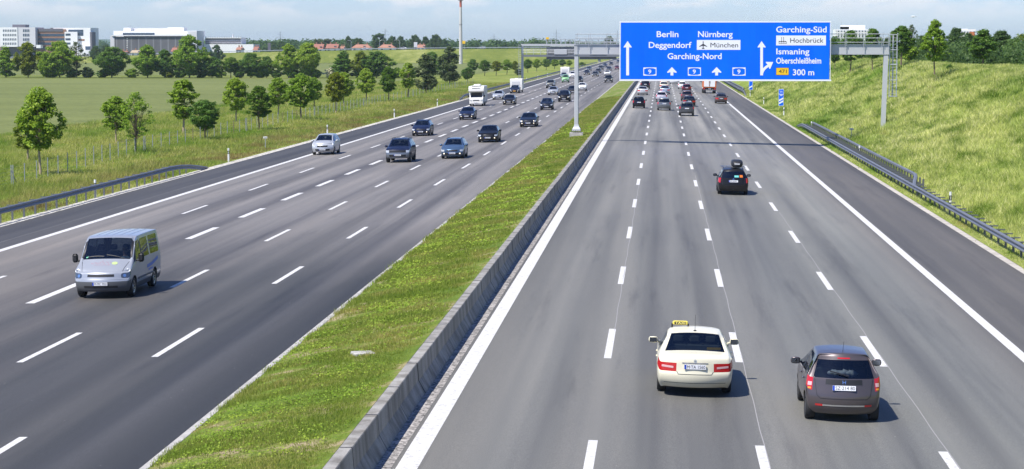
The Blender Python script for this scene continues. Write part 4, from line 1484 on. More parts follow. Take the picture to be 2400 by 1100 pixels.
    for (t, x0, x1, zb, zt, b) in (
        ('Berlin', 1539.2, 1590.2, 87.4, 73.4, B), ('Nürnberg', 1636, 1717.2, 87.4, 73.4, B), ('Deggendorf', 1520.6, 1620.7, 112.7, 98.8, B),
        ('Garching-Nord', 1564.5, 1691.3, 138.9, 125.0, B), ('Garching-Süd', 1819.2, 1937.5, 76.4, 62.4, B), ('Ismaning', 1819.4, 1897, 127.7, 114.0, B),
        ('Oberschleißheim', 1819, 1924.7, 149.4, 135.5, .022), ('300 m', 1858.2, 1908.3, 176.9, 162.8, B)):
        mb = MB(); fit_text(mb, t, x0, x1, zb, zt, F(D), b); sub('sign_lettering', mb, M['signwhite'])
    for x0 in (1507.9, 1612.2, 1716.8):
        mb = MB(); fit_text(mb, '9', x0 + 11.4, x0 + 18.6, 173, 163.5, F(D), .02); sub('shield_number', mb, M['signwhite'])
    # arrows
    def poly(name, pts, mat, d=D):
        m = MB(); m.quad(*[fr(a, b, d) for a, b in pts]); return sub(name, m, mat)
    poly('arrow', [(1471, 96.7), (1480.5, 110.6), (1479.6, 111.8), (1474.3, 111.0), (1474.3, 177), (1467.7, 177), (1467.7, 111.0), (1462.2, 111.8), (1461.4, 110.6)], M['signwhite'])
    for cx in (1574.8, 1679.6):
        poly('arrow', [(cx, 157.6), (cx + 11.3, 169.2), (cx + 10.2, 171.2), (cx + 3.3, 169.4), (cx + 3.3, 177.2), (cx - 3.3, 177.2), (cx - 3.3, 169.4), (cx - 10.2, 171.2), (cx - 11.3, 169.2)], M['signwhite'])
    m = MB()
    m.quad(*[fr(a, b, D) for a, b in ((1785, 96.7), (1794.6, 110.6), (1793.7, 111.8), (1788.2, 111.0), (1788.2, 177), (1781.8, 177), (1781.8, 111.0), (1776.3, 111.8), (1775.4, 110.6))])
    cv = []
    for i in range(13):
        t = i / 12
        p0, p1, p2 = Vector((1785.2, 177)), Vector((1785.0, 163.5)), Vector((1801.0, 154.0))
        c = p0 * (1 - t) ** 2 + p1 * 2 * t * (1 - t) + p2 * t * t
        d = (p1 - p0) * 2 * (1 - t) + (p2 - p1) * 2 * t; d.normalize()
        cv.append((c, Vector((-d.y, d.x))))
    for (c, n), (c2, n2) in zip(cv[:-1], cv[1:]):
        m.quad(*[fr(q.x, q.y, D + .004) for q in (c - n * 3, c2 - n2 * 3, c2 + n2 * 3, c + n * 3)])
    m.quad(*[fr(a, b, D + .008) for a, b in ((1794.6, 145.4), (1812.2, 145.6), (1805.0, 161.9), (1802.9, 161.4), (1801.6, 156.0), (1799.2, 152.0), (1795.2, 147.6))])
    sub('arrow', m, M['signwhite'])
    # motorway shields: white frame with a waisted blue field
    for x0 in (1507.9, 1612.2, 1716.8):
        x1 = x0 + 30.6; y0, y1 = 158.5, 177.6
        m = MB()
        def qd(*p): m.quad(*[fr(a, b, D + .002) for a, b in p])
        t = 1.7
        qd((x0, y0), (x0 + t, y0), (x0 + t, y1), (x0, y1)); qd((x1 - t, y0), (x1, y0), (x1, y1), (x1 - t, y1))
        xm = (x0 + x1) / 2
        qd((x0 + t, y0), (xm, y0), (xm, y0 + 1.5), (x0 + 7, y0 + 1.9), (x0 + t, y0 + 4.0)); qd((x1 - t, y0), (x1 - t, y0 + 4.0), (x1 - 7, y0 + 1.9), (xm, y0 + 1.5), (xm, y0))
        qd((x0 + t, y1), (x0 + t, y1 - 4.0), (x0 + 7, y1 - 1.9), (xm, y1 - 1.5), (xm, y1)); qd((x1 - t, y1), (xm, y1), (xm, y1 - 1.5), (x1 - 7, y1 - 1.9), (x1 - t, y1 - 4.0))
        sub('motorway_shield', m, M['signwhite'])
    # white destination plates and yellow road number
    for (x0, y0, x1, y1) in ((1633.1, 94.1, 1735.4, 117.2), (1819, 83.6, 1935.9, 106.7)):
        m = MB(); box_px(m, x0, y0, x1, y1, .018, .03); sub('destination_plate', m, M['signwhite'])
    m = MB(); box_px(m, 1818.6, 158.8, 1849, 176.6, .018, .028); sub('road_number_border', m, M['signblack'])
    m = MB(); box_px(m, 1819.5, 159.6, 1848.2, 175.8, .02, .034); sub('road_number_plate', m, M['signyellow'])
    m = MB()
    fit_text(m, 'München', 1665.1, 1729.8, 111.3, 100.6, F(.038), .0)
    fit_text(m, 'Hochbrück', 1852, 1929.8, 100.4, 89.4, F(.038), .0)
    fit_text(m, '471', 1825.4, 1843.9, 171.8, 163.4, F(.042), .0)
    cx, cy = 1648, 105.8
    m.quad(*[fr(cx + a, cy + b, .038) for a, b in ((0, -9), (.9, -8), (.9, -2.6), (9.2, 3.2), (9.2, 4.4), (1, 1.6), (.8, 6.2), (3.2, 8.4), (3.2, 9.2), (0, 8.6), (-3.2, 9.2), (-3.2, 8.4), (-.8, 6.2), (-1, 1.6), (-9.2, 4.4), (-9.2, 3.2), (-.9, -2.6), (-.9, -8))])
    def bar(x0, y0, x1, y1): m.quad(*[fr(a, b, .038) for a, b in ((x0, y0), (x1, y0), (x1, y1), (x0, y1))])
    bar(1825.2, 102, 1843.6, 102.8); bar(1825.2, 98, 1843.6, 98.9); bar(1825.2, 98, 1825.9, 102.8); bar(1842.9, 98, 1843.6, 102.8); bar(1831, 98, 1831.5, 102.8); bar(1837, 98, 1837.5, 102.8)
    for k in range(4):
        x = 1825.2 + k * 4.6; m.quad(*[fr(a, b, .039) for a, b in ((x, 95.8), (x + 4.6, 98), (x, 98))])
    bar(1831.4, 87, 1832.3, 97.5); bar(1836, 87, 1836.9, 97.5)
    sub('plate_lettering', m, M['signblack'])
    # brackets behind the panel
    for p in (1480, 1580, 1680, 1780, 1880, 1930):
        x = at(p, 100, GY).x
        K(MB().box((x, (GY - .25 + SY + .06) / 2, (fr(p, 55)[2] + fr(p, 185)[2]) / 2), (.12, GY - .25 - SY - .06, fr(p, 58)[2] - fr(p, 182)[2])).build('sign_bracket', M['steel']))
gantry()

# ============================================================ second gantry with displays, far away
def display_gantry():
    Y = 512.0
    f = lambda px, py: at(px, py, Y)
    p0 = f(1224.5, 150)
    root = empty('display_gantry', (p0.x, Y, ground(p0.x, Y)))
    tag(root, 'distant grey traffic display gantry with ladder cage seen from behind the blue sign', 'display gantry')
    K = lambda o: keep_world(o, root)
    gz = ground(p0.x, Y)
    zt = f(1224, 103.5).z
    K(MB().box((p0.x, Y, (gz - .3 + zt) / 2), (.5, .6, zt - gz + .3), bev=.06).build('post', M['gantry']))
    xr = 17.5
    K(MB().box((xr, Y, (ground(xr, Y) - .3 + zt) / 2), (.5, .6, zt - ground(xr, Y) + .3), bev=.06).build('post', M['gantry']))
    za, zb = f(1300, 103.2).z, f(1300, 108.2).z
    K(MB().box(((p0.x + xr) / 2, Y - .2, (za + zb) / 2), (xr - p0.x, .6, za - zb)).build('beam', M['gantry']))
    za, zb = f(1300, 128.6).z, f(1300, 133.6).z
    K(MB().box(((p0.x + xr) / 2, Y - .2, (za + zb) / 2), (xr - p0.x, 1.2, za - zb)).build('walkway', M['rail']))
    mb = MB()
    for yy in (116, 120, 124):
        z = f(1300, yy).z; mb.tube((p0.x, Y - .75, z), (xr, Y - .75, z), .05, n=5)
    x = p0.x + 1
    while x < xr:
        mb.box((x, Y - .75, (f(1300, 115.5).z + f(1300, 130).z) / 2), (.07, .07, f(1300, 115.5).z - f(1300, 130).z)); x += 1.7
    K(mb.build('railing', M['steel']))
    for (a, b) in ((1281, 1347), (1358, 1445)):
        xa, xb = f(a, 110).x, f(b, 110).x
        K(MB().box(((xa + xb) / 2, Y + .3, (f(a, 111).z + f(a, 139.5).z) / 2), (xb - xa, .9, f(a, 111).z - f(a, 139.5).z)).build('display_box', M['raildark']))
        mb = MB()
        zc0, zc1 = f(a, 92.5).z, f(a, 103.2).z
        n = 6
        for i in range(n + 1):
            xx = xa + (xb - xa) * i / n
            mb.box((xx, Y - .1, (zc0 + zc1) / 2), (.16, .16, zc0 - zc1))
            if i < n: mb.tube((xx, Y - .1, zc0), (xx + (xb - xa) / n * .3, Y + .4, zc1), .06, n=5)
        mb.box(((xa + xb) / 2, Y - .1, zc0), (xb - xa, .16, .14)); mb.box(((xa + xb) / 2, Y - .1, (zc0 + zc1) / 2), (xb - xa, .10, .08))
        K(mb.build('display_frame', M['steel']))
        K(MB().box(((xa + xb) / 2, Y - .9, f(a, 122).z), ((xb - xa) * .45, .12, 1.15)).build('service_panel', M['gantry']))
    mb = MB()
    xa = p0.x - .55
    for dx in (-.3, .3): mb.box((xa + dx, Y - .2, (gz + 1.2 + zt) / 2), (.07, .07, zt - gz - 1.2))
    z = gz + 1.4
    while z < zt:
        mb.box((xa, Y - .45, z), (.75, .7, .07)); z += .55
    K(mb.build('ladder_cage', M['steel']))
    K(MB().box((f(1283, 90).x, Y, f(1283, 90).z), (.7, .5, .5)).tube((f(1283, 92).x, Y, f(1283, 100).z), (f(1283, 92).x, Y, f(1283, 90).z), .05).build('beacon_lamp', M['signyellow']))
display_gantry()

# ============================================================ countdown beacons and small signs
def beacon(label, px, y0, y1, ybase, w_px, stripes, top):
    d = ray(px, ybase); X = 16.1; Y = X / d.x * d.y
    g = ground(X, Y)
    root = empty('countdown_beacon', (X, Y, g))
    tag(root, label, 'countdown sign', 'blue exit countdown beacons')
    za, zb = at(px, y0, Y).z, at(px, y1, Y).z
    w = w_px / FPX * Y
    def B(name, z0, z1, mat, d=0.0, ww=w):
        o = MB().box((X, Y - d, (z0 + z1) / 2), (ww, .04, z0 - z1)).build(name, mat); return keep_world(o, root)
    B('sign_back', za, zb, M['signwhite'])
    h = za - zb
    zs = za - h * top
    if top: B('number_panel', za - .05, zs + .03, M['signblue'], .01, w * .9)
    B('sign_panel', zs - .05 if top else za - .05, zb + .05, M['signblue'], .01, w * .9)
    m = MB()
    hh = (zs if top else za) - zb
    for k in range(stripes):
        c = zb + hh * (.14 + .24 * k)
        m.quad((X - w * .45, Y - .045, c), (X + w * .45, Y - .045, c + hh * .20), (X + w * .45, Y - .045, c + hh * .34), (X - w * .45, Y - .045, c + hh * .14))
    keep_world(m.build('stripe', M['signwhite']), root)
    m = MB()
    fit_text(m, '%d' % (stripes * 100), X - w * .26, X + w * .26, zb + hh * .84, zb + hh * .96, lambda u, v: (u, Y - .045, v), .02)
    if top:
        fit_text(m, '71', X - w * .2, X + w * .2, zs + h * top * .28, zs + h * top * .62, lambda u, v: (u, Y - .045, v), .02)
    keep_world(m.build('lettering', M['signwhite']), root)
    keep_world(MB().tube((X, Y + .03, g - .2), (X, Y + .03, za - .1), .045).build('post', M['raildark']), root)
beacon('blue exit countdown beacon with two white stripes and a number panel', 1830.5, 209, 248.5, 262, 11.5, 2, .30)
beacon('blue exit countdown beacon with one white stripe below the big sign', 1759.5, 178, 211, 224, 8.5, 1, .30)

def marker(label, px, py, zoff, X, sgn='board'):
    d = ray(px, py); Y = X / d.x * d.y
    g = ground(X, Y)
    root = empty('marker_sign', (X, Y, g)); tag(root, label, 'marker sign')
    keep_world(MB().tube((X, Y, g - .1), (X, Y, g + 1.05), .03).build('post', M['steel']), root)
    keep_world(MB().box((X, Y - .04, g + .95), (.36, .03, .16), bev=.01).build('marker_board', M['white']), root)
    m = MB()
    for k in range(3): m.box((X - .1 + k * .1, Y - .058, g + .95), (.045, .01, .08))
    keep_world(m.build('marking', M['signblack']), root)
marker('small white distance marker on a post behind the right guardrail', 1995, 340, 0, 16.6)
marker('small white distance marker in the grass of the left verge', 622, 346, 0, -35.0)

# flat stone slab lying in the median turf
s = gnd(851, 831)
tag(MB().box((s.x, s.y, s.z + .015), (.55, .48, .10), rz=.4, bev=.02).build('stone_slab', M['kerb']), 'pale flat stone slab lying in the median grass', 'slab')
# ============================================================ crossing road on its embankment
def embank():
    pts = []    # crest line (X, Y, z)
    for px, py in ((-300, 141), (0, 138), (150, 134), (300, 130.5), (450, 126.5), (600, 122.5), (750, 119.5), (900, 117.3), (1050, 115.6), (1180, 114.6), (1290, 114.2)):
        p = at(px, py, 1150); pts.append(p)
    v, f = [], []
    for p in pts:
        h = p.z + .7
        for (dy, z) in ((-2.2 * h - 1, -0.75), (-0.6, p.z - .15), (0.5, p.z), (14, p.z), (14 + 2 * h, -.75)):
            v.append((p.x, p.y + dy, z))
    n = 5
    for i in range(len(pts) - 1):
        for k in range(4):
            f.append((i * n + k, (i + 1) * n + k, (i + 1) * n + k + 1, i * n + k + 1))
    k = (len(pts) - 1) * n
    f.append(tuple(k + i for i in range(5)))
    mb = MB(); mb.v, mb.f = v, f
    tag(mb.build('embankment', M['bankfar']), kind='structure')
    mb = MB()
    for a, b in zip(pts[:-1], pts[1:]):
        mb.quad((a.x, a.y + 2, a.z + .03), (b.x, b.y + 2, b.z + .03), (b.x, b.y + 12, b.z + .03), (a.x, a.y + 12, a.z + .03))
    tag(mb.build('crossing_road', M['asphalt_right']), kind='structure')
    # guardrail on its edge
    root = empty('guardrail', pts[5]); tag(root, 'thin pale guardrail along the top of the far embankment road', 'guardrail')
    line = [Vector((p.x, p.y + 1.0, p.z + .75)) for p in pts]
    keep_world(MB().sweep([(0, -.18), (.06, -.18), (.06, .18), (0, .18)], line).build('rail_beam', M['steel']), root)
    mb = MB()
    for a, b in zip(line[:-1], line[1:]):
        nn = int((b - a).length / 5)
        for i in range(nn):
            q = a.lerp(b, i / nn); mb.box((q.x, q.y + .1, q.z - .4), (.12, .1, .85))
    o = keep_world(mb.build('post_row', M['raildark']), root); o['kind'] = 'stuff'
    return pts
EMB = embank()

def bridge():
    Y = 1150
    x0, x1 = EMB[-1].x, 32.0
    z = EMB[-1].z
    root = empty('road_bridge', (x0, Y, z)); tag(root, 'flat concrete road bridge crossing the motorway far away', 'bridge')
    K = lambda o: keep_world(o, root)
    K(MB().box(((x0 + x1) / 2, Y + 7, z - .75), (x1 - x0, 14, 1.5)).build('deck', M['bridge']))
    K(MB().box(((x0 + x1) / 2, Y - .1, z + .05), (x1 - x0, .5, .7)).build('parapet_edge', M['bridge']))
    mb = MB()
    for h in (.6, .95, 1.3): mb.tube((x0, Y, z + h), (x1, Y, z + h), .05, n=5)
    x = x0
    while x < x1: mb.box((x, Y, z + .85), (.08, .08, 1.0)); x += 2
    K(mb.build('railing', M['steel']))
    for x in (-34.0, -8.0, 17.0):
        K(MB().box((x, Y + 7, (z - 1.5 - .6) / 2), (1.2, 9, z - 1.5 + .6)).build('pier', M['bridge']))
    K(MB().box((x0 - .5, Y + 7, (z - .8) / 2 - .3), (2.5, 14, z - .2)).build('abutment', M['bridge']))
bridge()

# ============================================================ far buildings
BW = simple('render_white', (0.80, 0.80, 0.79), 0.7, var=.05, vscale=.1)
BC = simple('render_grey', (0.60, 0.60, 0.62), 0.7, var=.05, vscale=.1)
BBR = simple('brown_panel', (0.28, 0.155, 0.10), 0.6, var=.1, vscale=.2)
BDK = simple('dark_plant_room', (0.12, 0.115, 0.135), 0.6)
BGL = simple('window_glass', (0.055, 0.085, 0.13), 0.12, 0.2, var=.5, vscale=.15)
BRED = simple('clay_roof_tiles', (0.30, 0.125, 0.085), 0.8, var=.2, vscale=.3)
BOR = simple('orange_roof_tiles', (0.36, 0.175, 0.115), 0.8, var=.18, vscale=.3)
def m_mesh():
    t = NT('scaffold_mesh_cladding')
    P = t.pos()
    n = t.noise(t.mapv(P, (.12, .12, .05)), 1, 4, .6)
    x = t.xyz(P)[0]
    st = t.math('FRACT', t.math('MULTIPLY', x, 0.22))
    c = t.ramp(n, [(.3, (0.085, 0.085, 0.095)), (.7, (0.135, 0.135, 0.145))])
    c = t.mix(t.math('LESS_THAN', st, .16), c, (0.20, 0.20, 0.21))
    return t.done(t.pbsdf(c, .8))
BMESH = m_mesh()

class Bld:
    def __init__(s, name, label, px, Y, cat='building', group=None):
        p = at(px, 108, Y)
        s.Y = Y
        s.root = empty(name, (p.x, Y, -.7)); tag(s.root, label, cat, group)
    def vol(s, name, x0, y0, x1, y1, mat, dy=0.0, depth=18.0, parent=None):
        """box whose front face spans photo pixels x0..x1, y0..y1 at distance Y + dy"""
        Y = s.Y + dy
        a, b = at(x0, y1, Y), at(x1, y0, Y)
        o = MB().box(((a.x + b.x) / 2, Y + depth / 2, (a.z + b.z) / 2), (b.x - a.x, depth, b.z - a.z)).build(name, mat)
        return s.par(o, parent)
    def par(s, o, parent=None):
        keep_world(o, s.root)
        if parent is not None:
            o.parent = parent
            o.matrix_parent_inverse = (s.root.matrix_basis @ parent.matrix_parent_inverse).inverted()
        return o
    def win(s, x0, y0, x1, y1, dy, parent=None, mat=None, name='window'):
        return s.vol(name, x0, y0, x1, y1, mat or BGL, dy - .12, .3, parent)

def office():
    b = Bld('office_building', 'white and brown office complex with ribbon windows at the left edge', 100, 1240)
    YB = 140
    w = b.vol('wall', -60, 69, 17, YB, BBR, 6)
    for y0 in (78.5, 89, 99.5): b.win(-60, y0, 16.5, y0 + 5.5, 6, w, name='window_band')
    w = b.vol('wall', 0, 64.5, 40.5, 110, BW, 0)
    for r, y0 in enumerate((69.5, 79.8, 90, 100)):
        for c in range(8): b.win(7 + c * 4.1, y0, 8.9 + c * 4.1, y0 + 5, 0, w)
    b.vol('wall', 2, 110, 82, YB, BDK, 3)
    w = b.vol('wall', 40.5, 64.5, 82.5, 110, BC, 0.4)
    for y0 in (69, 79.5, 90, 100):
        for c in range(4): b.win(54 + c * 4, y0, 56.4 + c * 4, y0 + 6, 0.4, w)
    b.vol('plant_room', 29, 58, 59, 65, BDK, 6, 8)
    w = b.vol('wall', 82.5, 69, 153, YB, BBR, 5)
    b.vol('parapet', 82.5, 67.5, 147, 74.5, BDK, 4.7, .5)
    for y0 in (79.5, 89.8, 100, 110): b.win(84, y0, 152, y0 + 5.6, 5, w, name='window_band')
    b.vol('plant_room', 118, 65.5, 128, 69, BDK, 8, 6)
    w = b.vol('wall', 125, 65.5, 162, 76, BW, 7)
    w = b.vol('wall', 152.5, 75, 181, YB, BW, 1)
    for y0 in (79, 90, 100): b.win(153.5, y0, 165, y0 + 4.5, 1, w)
    w = b.vol('wall', 160, 65.5, 212, YB, BW, 3)
    b.win(160, 70, 195, 75, 3, w, name='window_band'); b.win(181.5, 76, 195, 84, 3, w)
    b.win(183, 92, 198, 96, 3, w, BBR, 'balcony_front'); b.win(200, 109, 212, 117, 3, w)
    b.vol('stair_tower', 212, 75.5, 215.5, YB, BDK, 2, 8)
    b.vol('annex', 170, 119, 210, YB, BW, -4, 6)
    b.vol('annex', 85, 105.5, 95, 113, BW, -6, 5)
office()

def clad():
    b = Bld('clad_building', 'large grey-clad building under construction with white upper storeys', 360, 1280)
    b.vol('wall', 262, 86, 440, 140, BMESH, 0, 30)
    b.vol('wall', 259, 84.5, 268, 140, BC, -.3, 8)
    w = b.vol('upper_storey', 266, 72.5, 461, 86, BW, 3, 24)
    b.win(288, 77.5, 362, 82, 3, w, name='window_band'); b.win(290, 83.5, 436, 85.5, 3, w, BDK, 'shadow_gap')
    b.vol('edge_slab', 262, 82.5, 440, 84.5, BW, -1, 3)
    for k in range(14): b.win(270 + k * 12.1, 87.5, 279 + k * 12.1, 89.5, 0, None, BDK, 'opening')
    for k in range(9):
        b.win(297, 90 + k * 5, 299, 92.5 + k * 5, 0, None, BW, 'scaffold_gap')
    b.vol('roof_house', 289.5, 65.5, 306, 73, BW, 8, 10); b.vol('roof_house', 393, 64.5, 430.5, 73, BW, 8, 10)
    b.vol('roof_house', 306, 66, 393, 73, BC, 14, 8)
    b.vol('wall', 440, 73.5, 461, 140, BC, 2, 20)
    m = MB()
    for px in (305.5, 300): p = at(px, 60, 1290); m.tube((p.x, 1290, at(px, 70, 1290).z), (p.x, 1290, p.z), .18, n=5)
    b.par(m.build('antenna', M['steel']))
clad()

def low():
    b = Bld('low_building', 'low white building with layered upper deck behind the tallest tree', 540, 1300)
    b.vol('wall', 478, 104, 594, 136, BW, 0, 20)
    w = b.vol('upper_storey', 481, 89.5, 565, 103, BC, 3, 16)
    for y0 in (91.5, 96, 100): b.win(482, y0, 564, y0 + 2.6, 3, w, BDK, 'window_band')
    b.vol('roof_slab', 480, 88, 566, 89.5, BW, 2, 18)
    m = MB()
    for k in range(16):
        px = 482 + k * 5.5; p = at(px, 87, 1302); m.box((p.x, 1302, p.z), (.2, .2, 1.2))
    b.par(m.build('railing', M['steel']))
    p = at(546, 84, 1304); b.par(MB().tube((p.x, 1304, p.z - 2.5), (p.x, 1304, p.z + 1), .4).build('flue', BC))
low()

def house(label, x0, x1, yr, ye, yb, mat, Y, hip=False, wall=BW, group='houses behind the crossing road'):
    """gabled house, ridge along X; roof from eaves ye to ridge yr"""
    xa, xb = at(x0, ye, Y).x, at(x1, ye, Y).x
    zr, ze, zb = at(x0, yr, Y + 5).z, at(x0, ye, Y).z, at(x0, yb, Y).z
    root = empty('house', ((xa + xb) / 2, Y, -.7)); tag(root, label, 'house', group)
    keep_world(MB().box(((xa + xb) / 2, Y + 5, (zb + ze) / 2), (xb - xa - .8, 9.4, ze - zb)).build('wall', wall), root)
    m = MB(); e = .5
    ins = 2.5 if hip else 0
    P = [(xa, Y - e, ze), (xb, Y - e, ze), (xb, Y + 10 + e, ze), (xa, Y + 10 + e, ze), (xa + ins, Y + 5, zr), (xb - ins, Y + 5, zr)]
    m.v = P; m.f = [(0, 1, 5, 4), (2, 3, 4, 5), (1, 2, 5), (3, 0, 4), (3, 2, 1, 0)]
    rf = keep_world(m.build('roof', mat), root)
    for k in range(2):
        xc = xa + (xb - xa) * (.3 + .45 * k)
        c = MB().box((xc, Y + 5.5, zr + .3), (.7, .7, 1.6)).build('chimney', BBR)
        c.parent = rf; c.matrix_parent_inverse = (root.matrix_basis @ rf.matrix_parent_inverse).inverted()
    n = max(2, int((xb - xa) / 4))
    for k in range(n):
        xc = xa + (xb - xa) * (k + .5) / n
        keep_world(MB().box((xc, Y + .25, ze - .9), (1.2, .2, 1.2)).build('window', BGL), root)
    d = MB().box(((xa + xb) / 2 + 2, Y + 1.0, (zr * .45 + ze * .55)), (1.3, .9, .6)).build('dormer', BDK)
    keep_world(d, root)
house('brick-red roofed house left of the dark tree gap', 731, 757, 103.5, 115.5, 122, BRED, 1290)
house('brick-red roofed house right of the dark tree gap', 763, 792, 103.5, 113.5, 122, BRED, 1300)
house('small orange-roofed house between the red and the long orange roofs', 795, 806, 109, 114, 121, BOR, 1310)
house('long orange-roofed house left of the traffic light mast', 823, 869, 104.5, 112.5, 119, BOR, 1300, True)
house('long orange-roofed house right of the traffic light mast', 885, 925, 104.5, 112.5, 118, BOR, 1295, True)
house('small bright orange roof right of the traffic signs', 977, 995, 105, 112, 117, BOR, 1310)
house('small house with orange gable below the low white building', 552, 566, 111, 117, 124, BOR, 1220)
house('red-roofed house at the right end of the low white building', 592, 604, 110, 118, 124, BRED, 1240)
house('pale house with cream gable right of the upright hedgerow tree', 400, 416, 112, 121, 130, BRED, 1220)
house('low red-roofed shed left of the upright hedgerow tree', 278, 296, 120, 126, 132, BRED, 1200)
house('low tan-roofed shed before the grey-clad building', 305, 330, 118, 124, 130, simple('tan_roof', (.42, .33, .22), .8), 1200)
house('low white house with dark roof on the horizon right of the mast', 1125, 1140, 104, 107, 113, BDK, 1500)
house('low brownish house with flat roof on the horizon left of the display gantry', 1160, 1176, 103, 107, 113, BRED, 1500)

def flats(label, x0, y0, x1, y1, Y, bands, roofbits):
    b = Bld('apartment_block', label, (x0 + x1) / 2, Y, group='apartment blocks beyond the bank')
    w = b.vol('wall', x0, y0, x1, y1, BW, 0, 14)
    for (a, c) in bands: b.win(x0 + 1, a, x1 - 1, c, 0, w, BGL, 'window_band')
    n = int((x1 - x0) / 7)
    for k in range(n):
        for (a, c) in bands: b.win(x0 + 2 + k * 7, a - .6, x0 + 6 + k * 7, c - .6 + 2.4, -1.0, w, BC, 'balcony')
    for (a, t, c, d) in roofbits: b.vol('roof_house', a, t, c, d, BW, 4, 6)
    return b
b = flats('white stepped apartment block behind the gantry railing', 1958, 69, 2036, 100, 900, ((72, 74.5), (78, 80.5), (84, 86.5)), ((1972, 59.5, 2028, 69), (1972, 63, 1990, 69)))
m = MB()
for px in (1972, 2009):
    p = at(px, 50, 905); m.tube((p.x, 905, at(px, 62, 905).z), (p.x, 905, p.z), .06, n=5)
b.par(m.build('antenna', M['steel']))
b = flats('white and orange flat-roofed apartment block right of the solitary bank tree', 2240, 69, 2287, 100, 900, ((74, 77), (81, 84)), ((2244, 68, 2268, 69),))
b.vol('balcony_wall', 2272, 75, 2284, 85, simple('orange_panel', (.5, .14, .05), .6), -1.2, 1)
p = at(2160, 88, 900)

# ============================================================ tall mast with red-white top
def mast():
    Y = 1075
    p = at(1080, 150, Y); p.z = -.7
    root = empty('chimney_mast', p); tag(root, 'tall slender concrete mast with red top rising out of the picture', 'mast')
    K = lambda o: keep_world(o, root)
    zr0, zr1 = at(1080, 17, Y).z, at(1080, -28, Y).z
    def seg(nm, z0, z1, r0, r1, mat):
        K(MB().lathe([(z0, r0), (z1, r1)], 20, 'z', (p.x, Y, 0)).build(nm, mat, None, True))
    conc = m_concrete('mast_concrete', (.50, .49, .47), (.60, .58, .55), False, .3)
    seg('shaft', -1, zr0, .95, .62, conc)
    zj = at(1080, 58, Y).z
    seg('joint_ring', zj - .12, zj + .12, .86, .86, BDK)
    seg('red_section', zr0, at(1080, -6, Y).z, .62, .58, simple('mast_red', (.50, .12, .07), .6))
    seg('white_section', at(1080, -6, Y).z, zr1, .58, .52, M['white'])
    z = at(1080, 1.2, Y).z
    K(MB().lathe([(z - .25, .7), (z - .1, 1.25), (z + .1, 1.25), (z + .12, .6)], 20, 'z', (p.x, Y, 0)).build('platform', BDK))
    m = MB()
    for i in range(10):
        a = i / 10 * 6.283; m.tube((p.x + 1.2 * math.cos(a), Y + 1.2 * math.sin(a), z), (p.x + 1.2 * math.cos(a), Y + 1.2 * math.sin(a), z + 1.1), .05, n=4)
    K(m.build('platform_railing', BDK))
mast()

# ============================================================ pylons
def pylon(label, px, ytop, Y, arms):
    p = at(px, 108, Y); p.z = -1
    zt = at(px, ytop, Y).z
    root = empty('power_pylon', p); tag(root, label, 'pylon', 'distant power pylons')
    m = MB(); w = (zt + 1) * .10; r = .00006 * Y * .75
    lv = [0, .2, .38, .54, .68, .8, .9, 1.0]
    for a, b in zip(lv[:-1], lv[1:]):
        wa, wb = w * (1 - a * .92), w * (1 - b * .92)
        za, zb = -1 + (zt + 1) * a, -1 + (zt + 1) * b
        for s in (-1, 1):
            m.tube((p.x + s * wa / 2, Y, za), (p.x + s * wb / 2, Y, zb), r, n=4)
            m.tube((p.x + s * wa / 2, Y, za), (p.x - s * wb / 2, Y, zb), r * .7, n=4)
    keep_world(m.build('tower_lattice', M['raildark']), root)
    for f, ww in arms:
        z = -1 + (zt + 1) * f
        m = MB(); m.tube((p.x - ww / 2, Y, z), (p.x + ww / 2, Y, z), r, n=4); m.tube((p.x - ww / 2, Y, z), (p.x, Y, z + 2.5), r * .6, n=4); m.tube((p.x + ww / 2, Y, z), (p.x, Y, z + 2.5), r * .6, n=4)
        keep_world(m.build('cross_arm', M['raildark']), root)
pylon('lattice power pylon left over the wooded horizon before the red-roofed houses', 657, 74, 2700, ((.72, 12), (.86, 8)))
pylon('lattice power pylon behind the tall trees between the orange roofs', 903, 68, 2900, ((.75, 12), (.88, 9)))
pylon('lattice power pylon with wide arms right of the mast', 1158, 80, 2800, ((.62, 18), (.78, 13)))
pylon('lattice power pylon above the left end of the display gantry', 1304, 70, 2900, ((.68, 12), (.82, 9)))
pylon('lattice power pylon just left of the blue sign', 1447, 72, 3000, ((.7, 12), (.84, 9)))

# traffic light masts and boards on the crossing road
def light_mast(label, px, py0, py1, dx):
    Y = 1156; p = at(px, py0, Y); q = at(px, py1, Y); e = at(px + dx, py1 - 1, Y)
    root = empty('traffic_light', p); tag(root, label, 'traffic light')
    keep_world(MB().path([p, q, q.lerp(e, .3) + Vector((0, 0, .35)), e], [.12, .10, .09, .07], 6).build('mast_arm', M['steel']), root)
    keep_world(MB().box((e.x, Y - .1, e.z - .5), (.5, .4, 1.2)).build('signal_head', M['black']), root)
light_mast('traffic light mast bending left over the long orange roof', 823, 116, 97, -9)
light_mast('traffic light mast with long arm over the right orange roof', 890, 115, 96, 14)
light_mast('traffic light mast with short arm left of the traffic boards', 937, 115, 96, -14)
def board(label, px, y0, y1, w, mat, n=1):
    Y = 1158; root = empty('traffic_board', at(px, 118, Y)); tag(root, label, 'traffic sign')
    a, b = at(px - w / 2, y0, Y), at(px + w / 2, y1, Y)
    keep_world(MB().box(((a.x + b.x) / 2, Y, (a.z + b.z) / 2), (b.x - a.x, .1, a.z - b.z)).build('sign_panel', mat), root)
    keep_world(MB().tube((a.x + .3, Y + .1, at(px, 119, Y).z), (a.x + .3, Y + .1, a.z), .08).tube((b.x - .3, Y + .1, at(px, 119, Y).z), (b.x - .3, Y + .1, a.z), .08).build('post', M['steel']), root)
board('dark back of a traffic board on two posts left of the hedge row pair', 631, 100.5, 118, 7, BDK)
board('grey back of a traffic board over the right orange roof', 974, 99, 111, 8, BC)
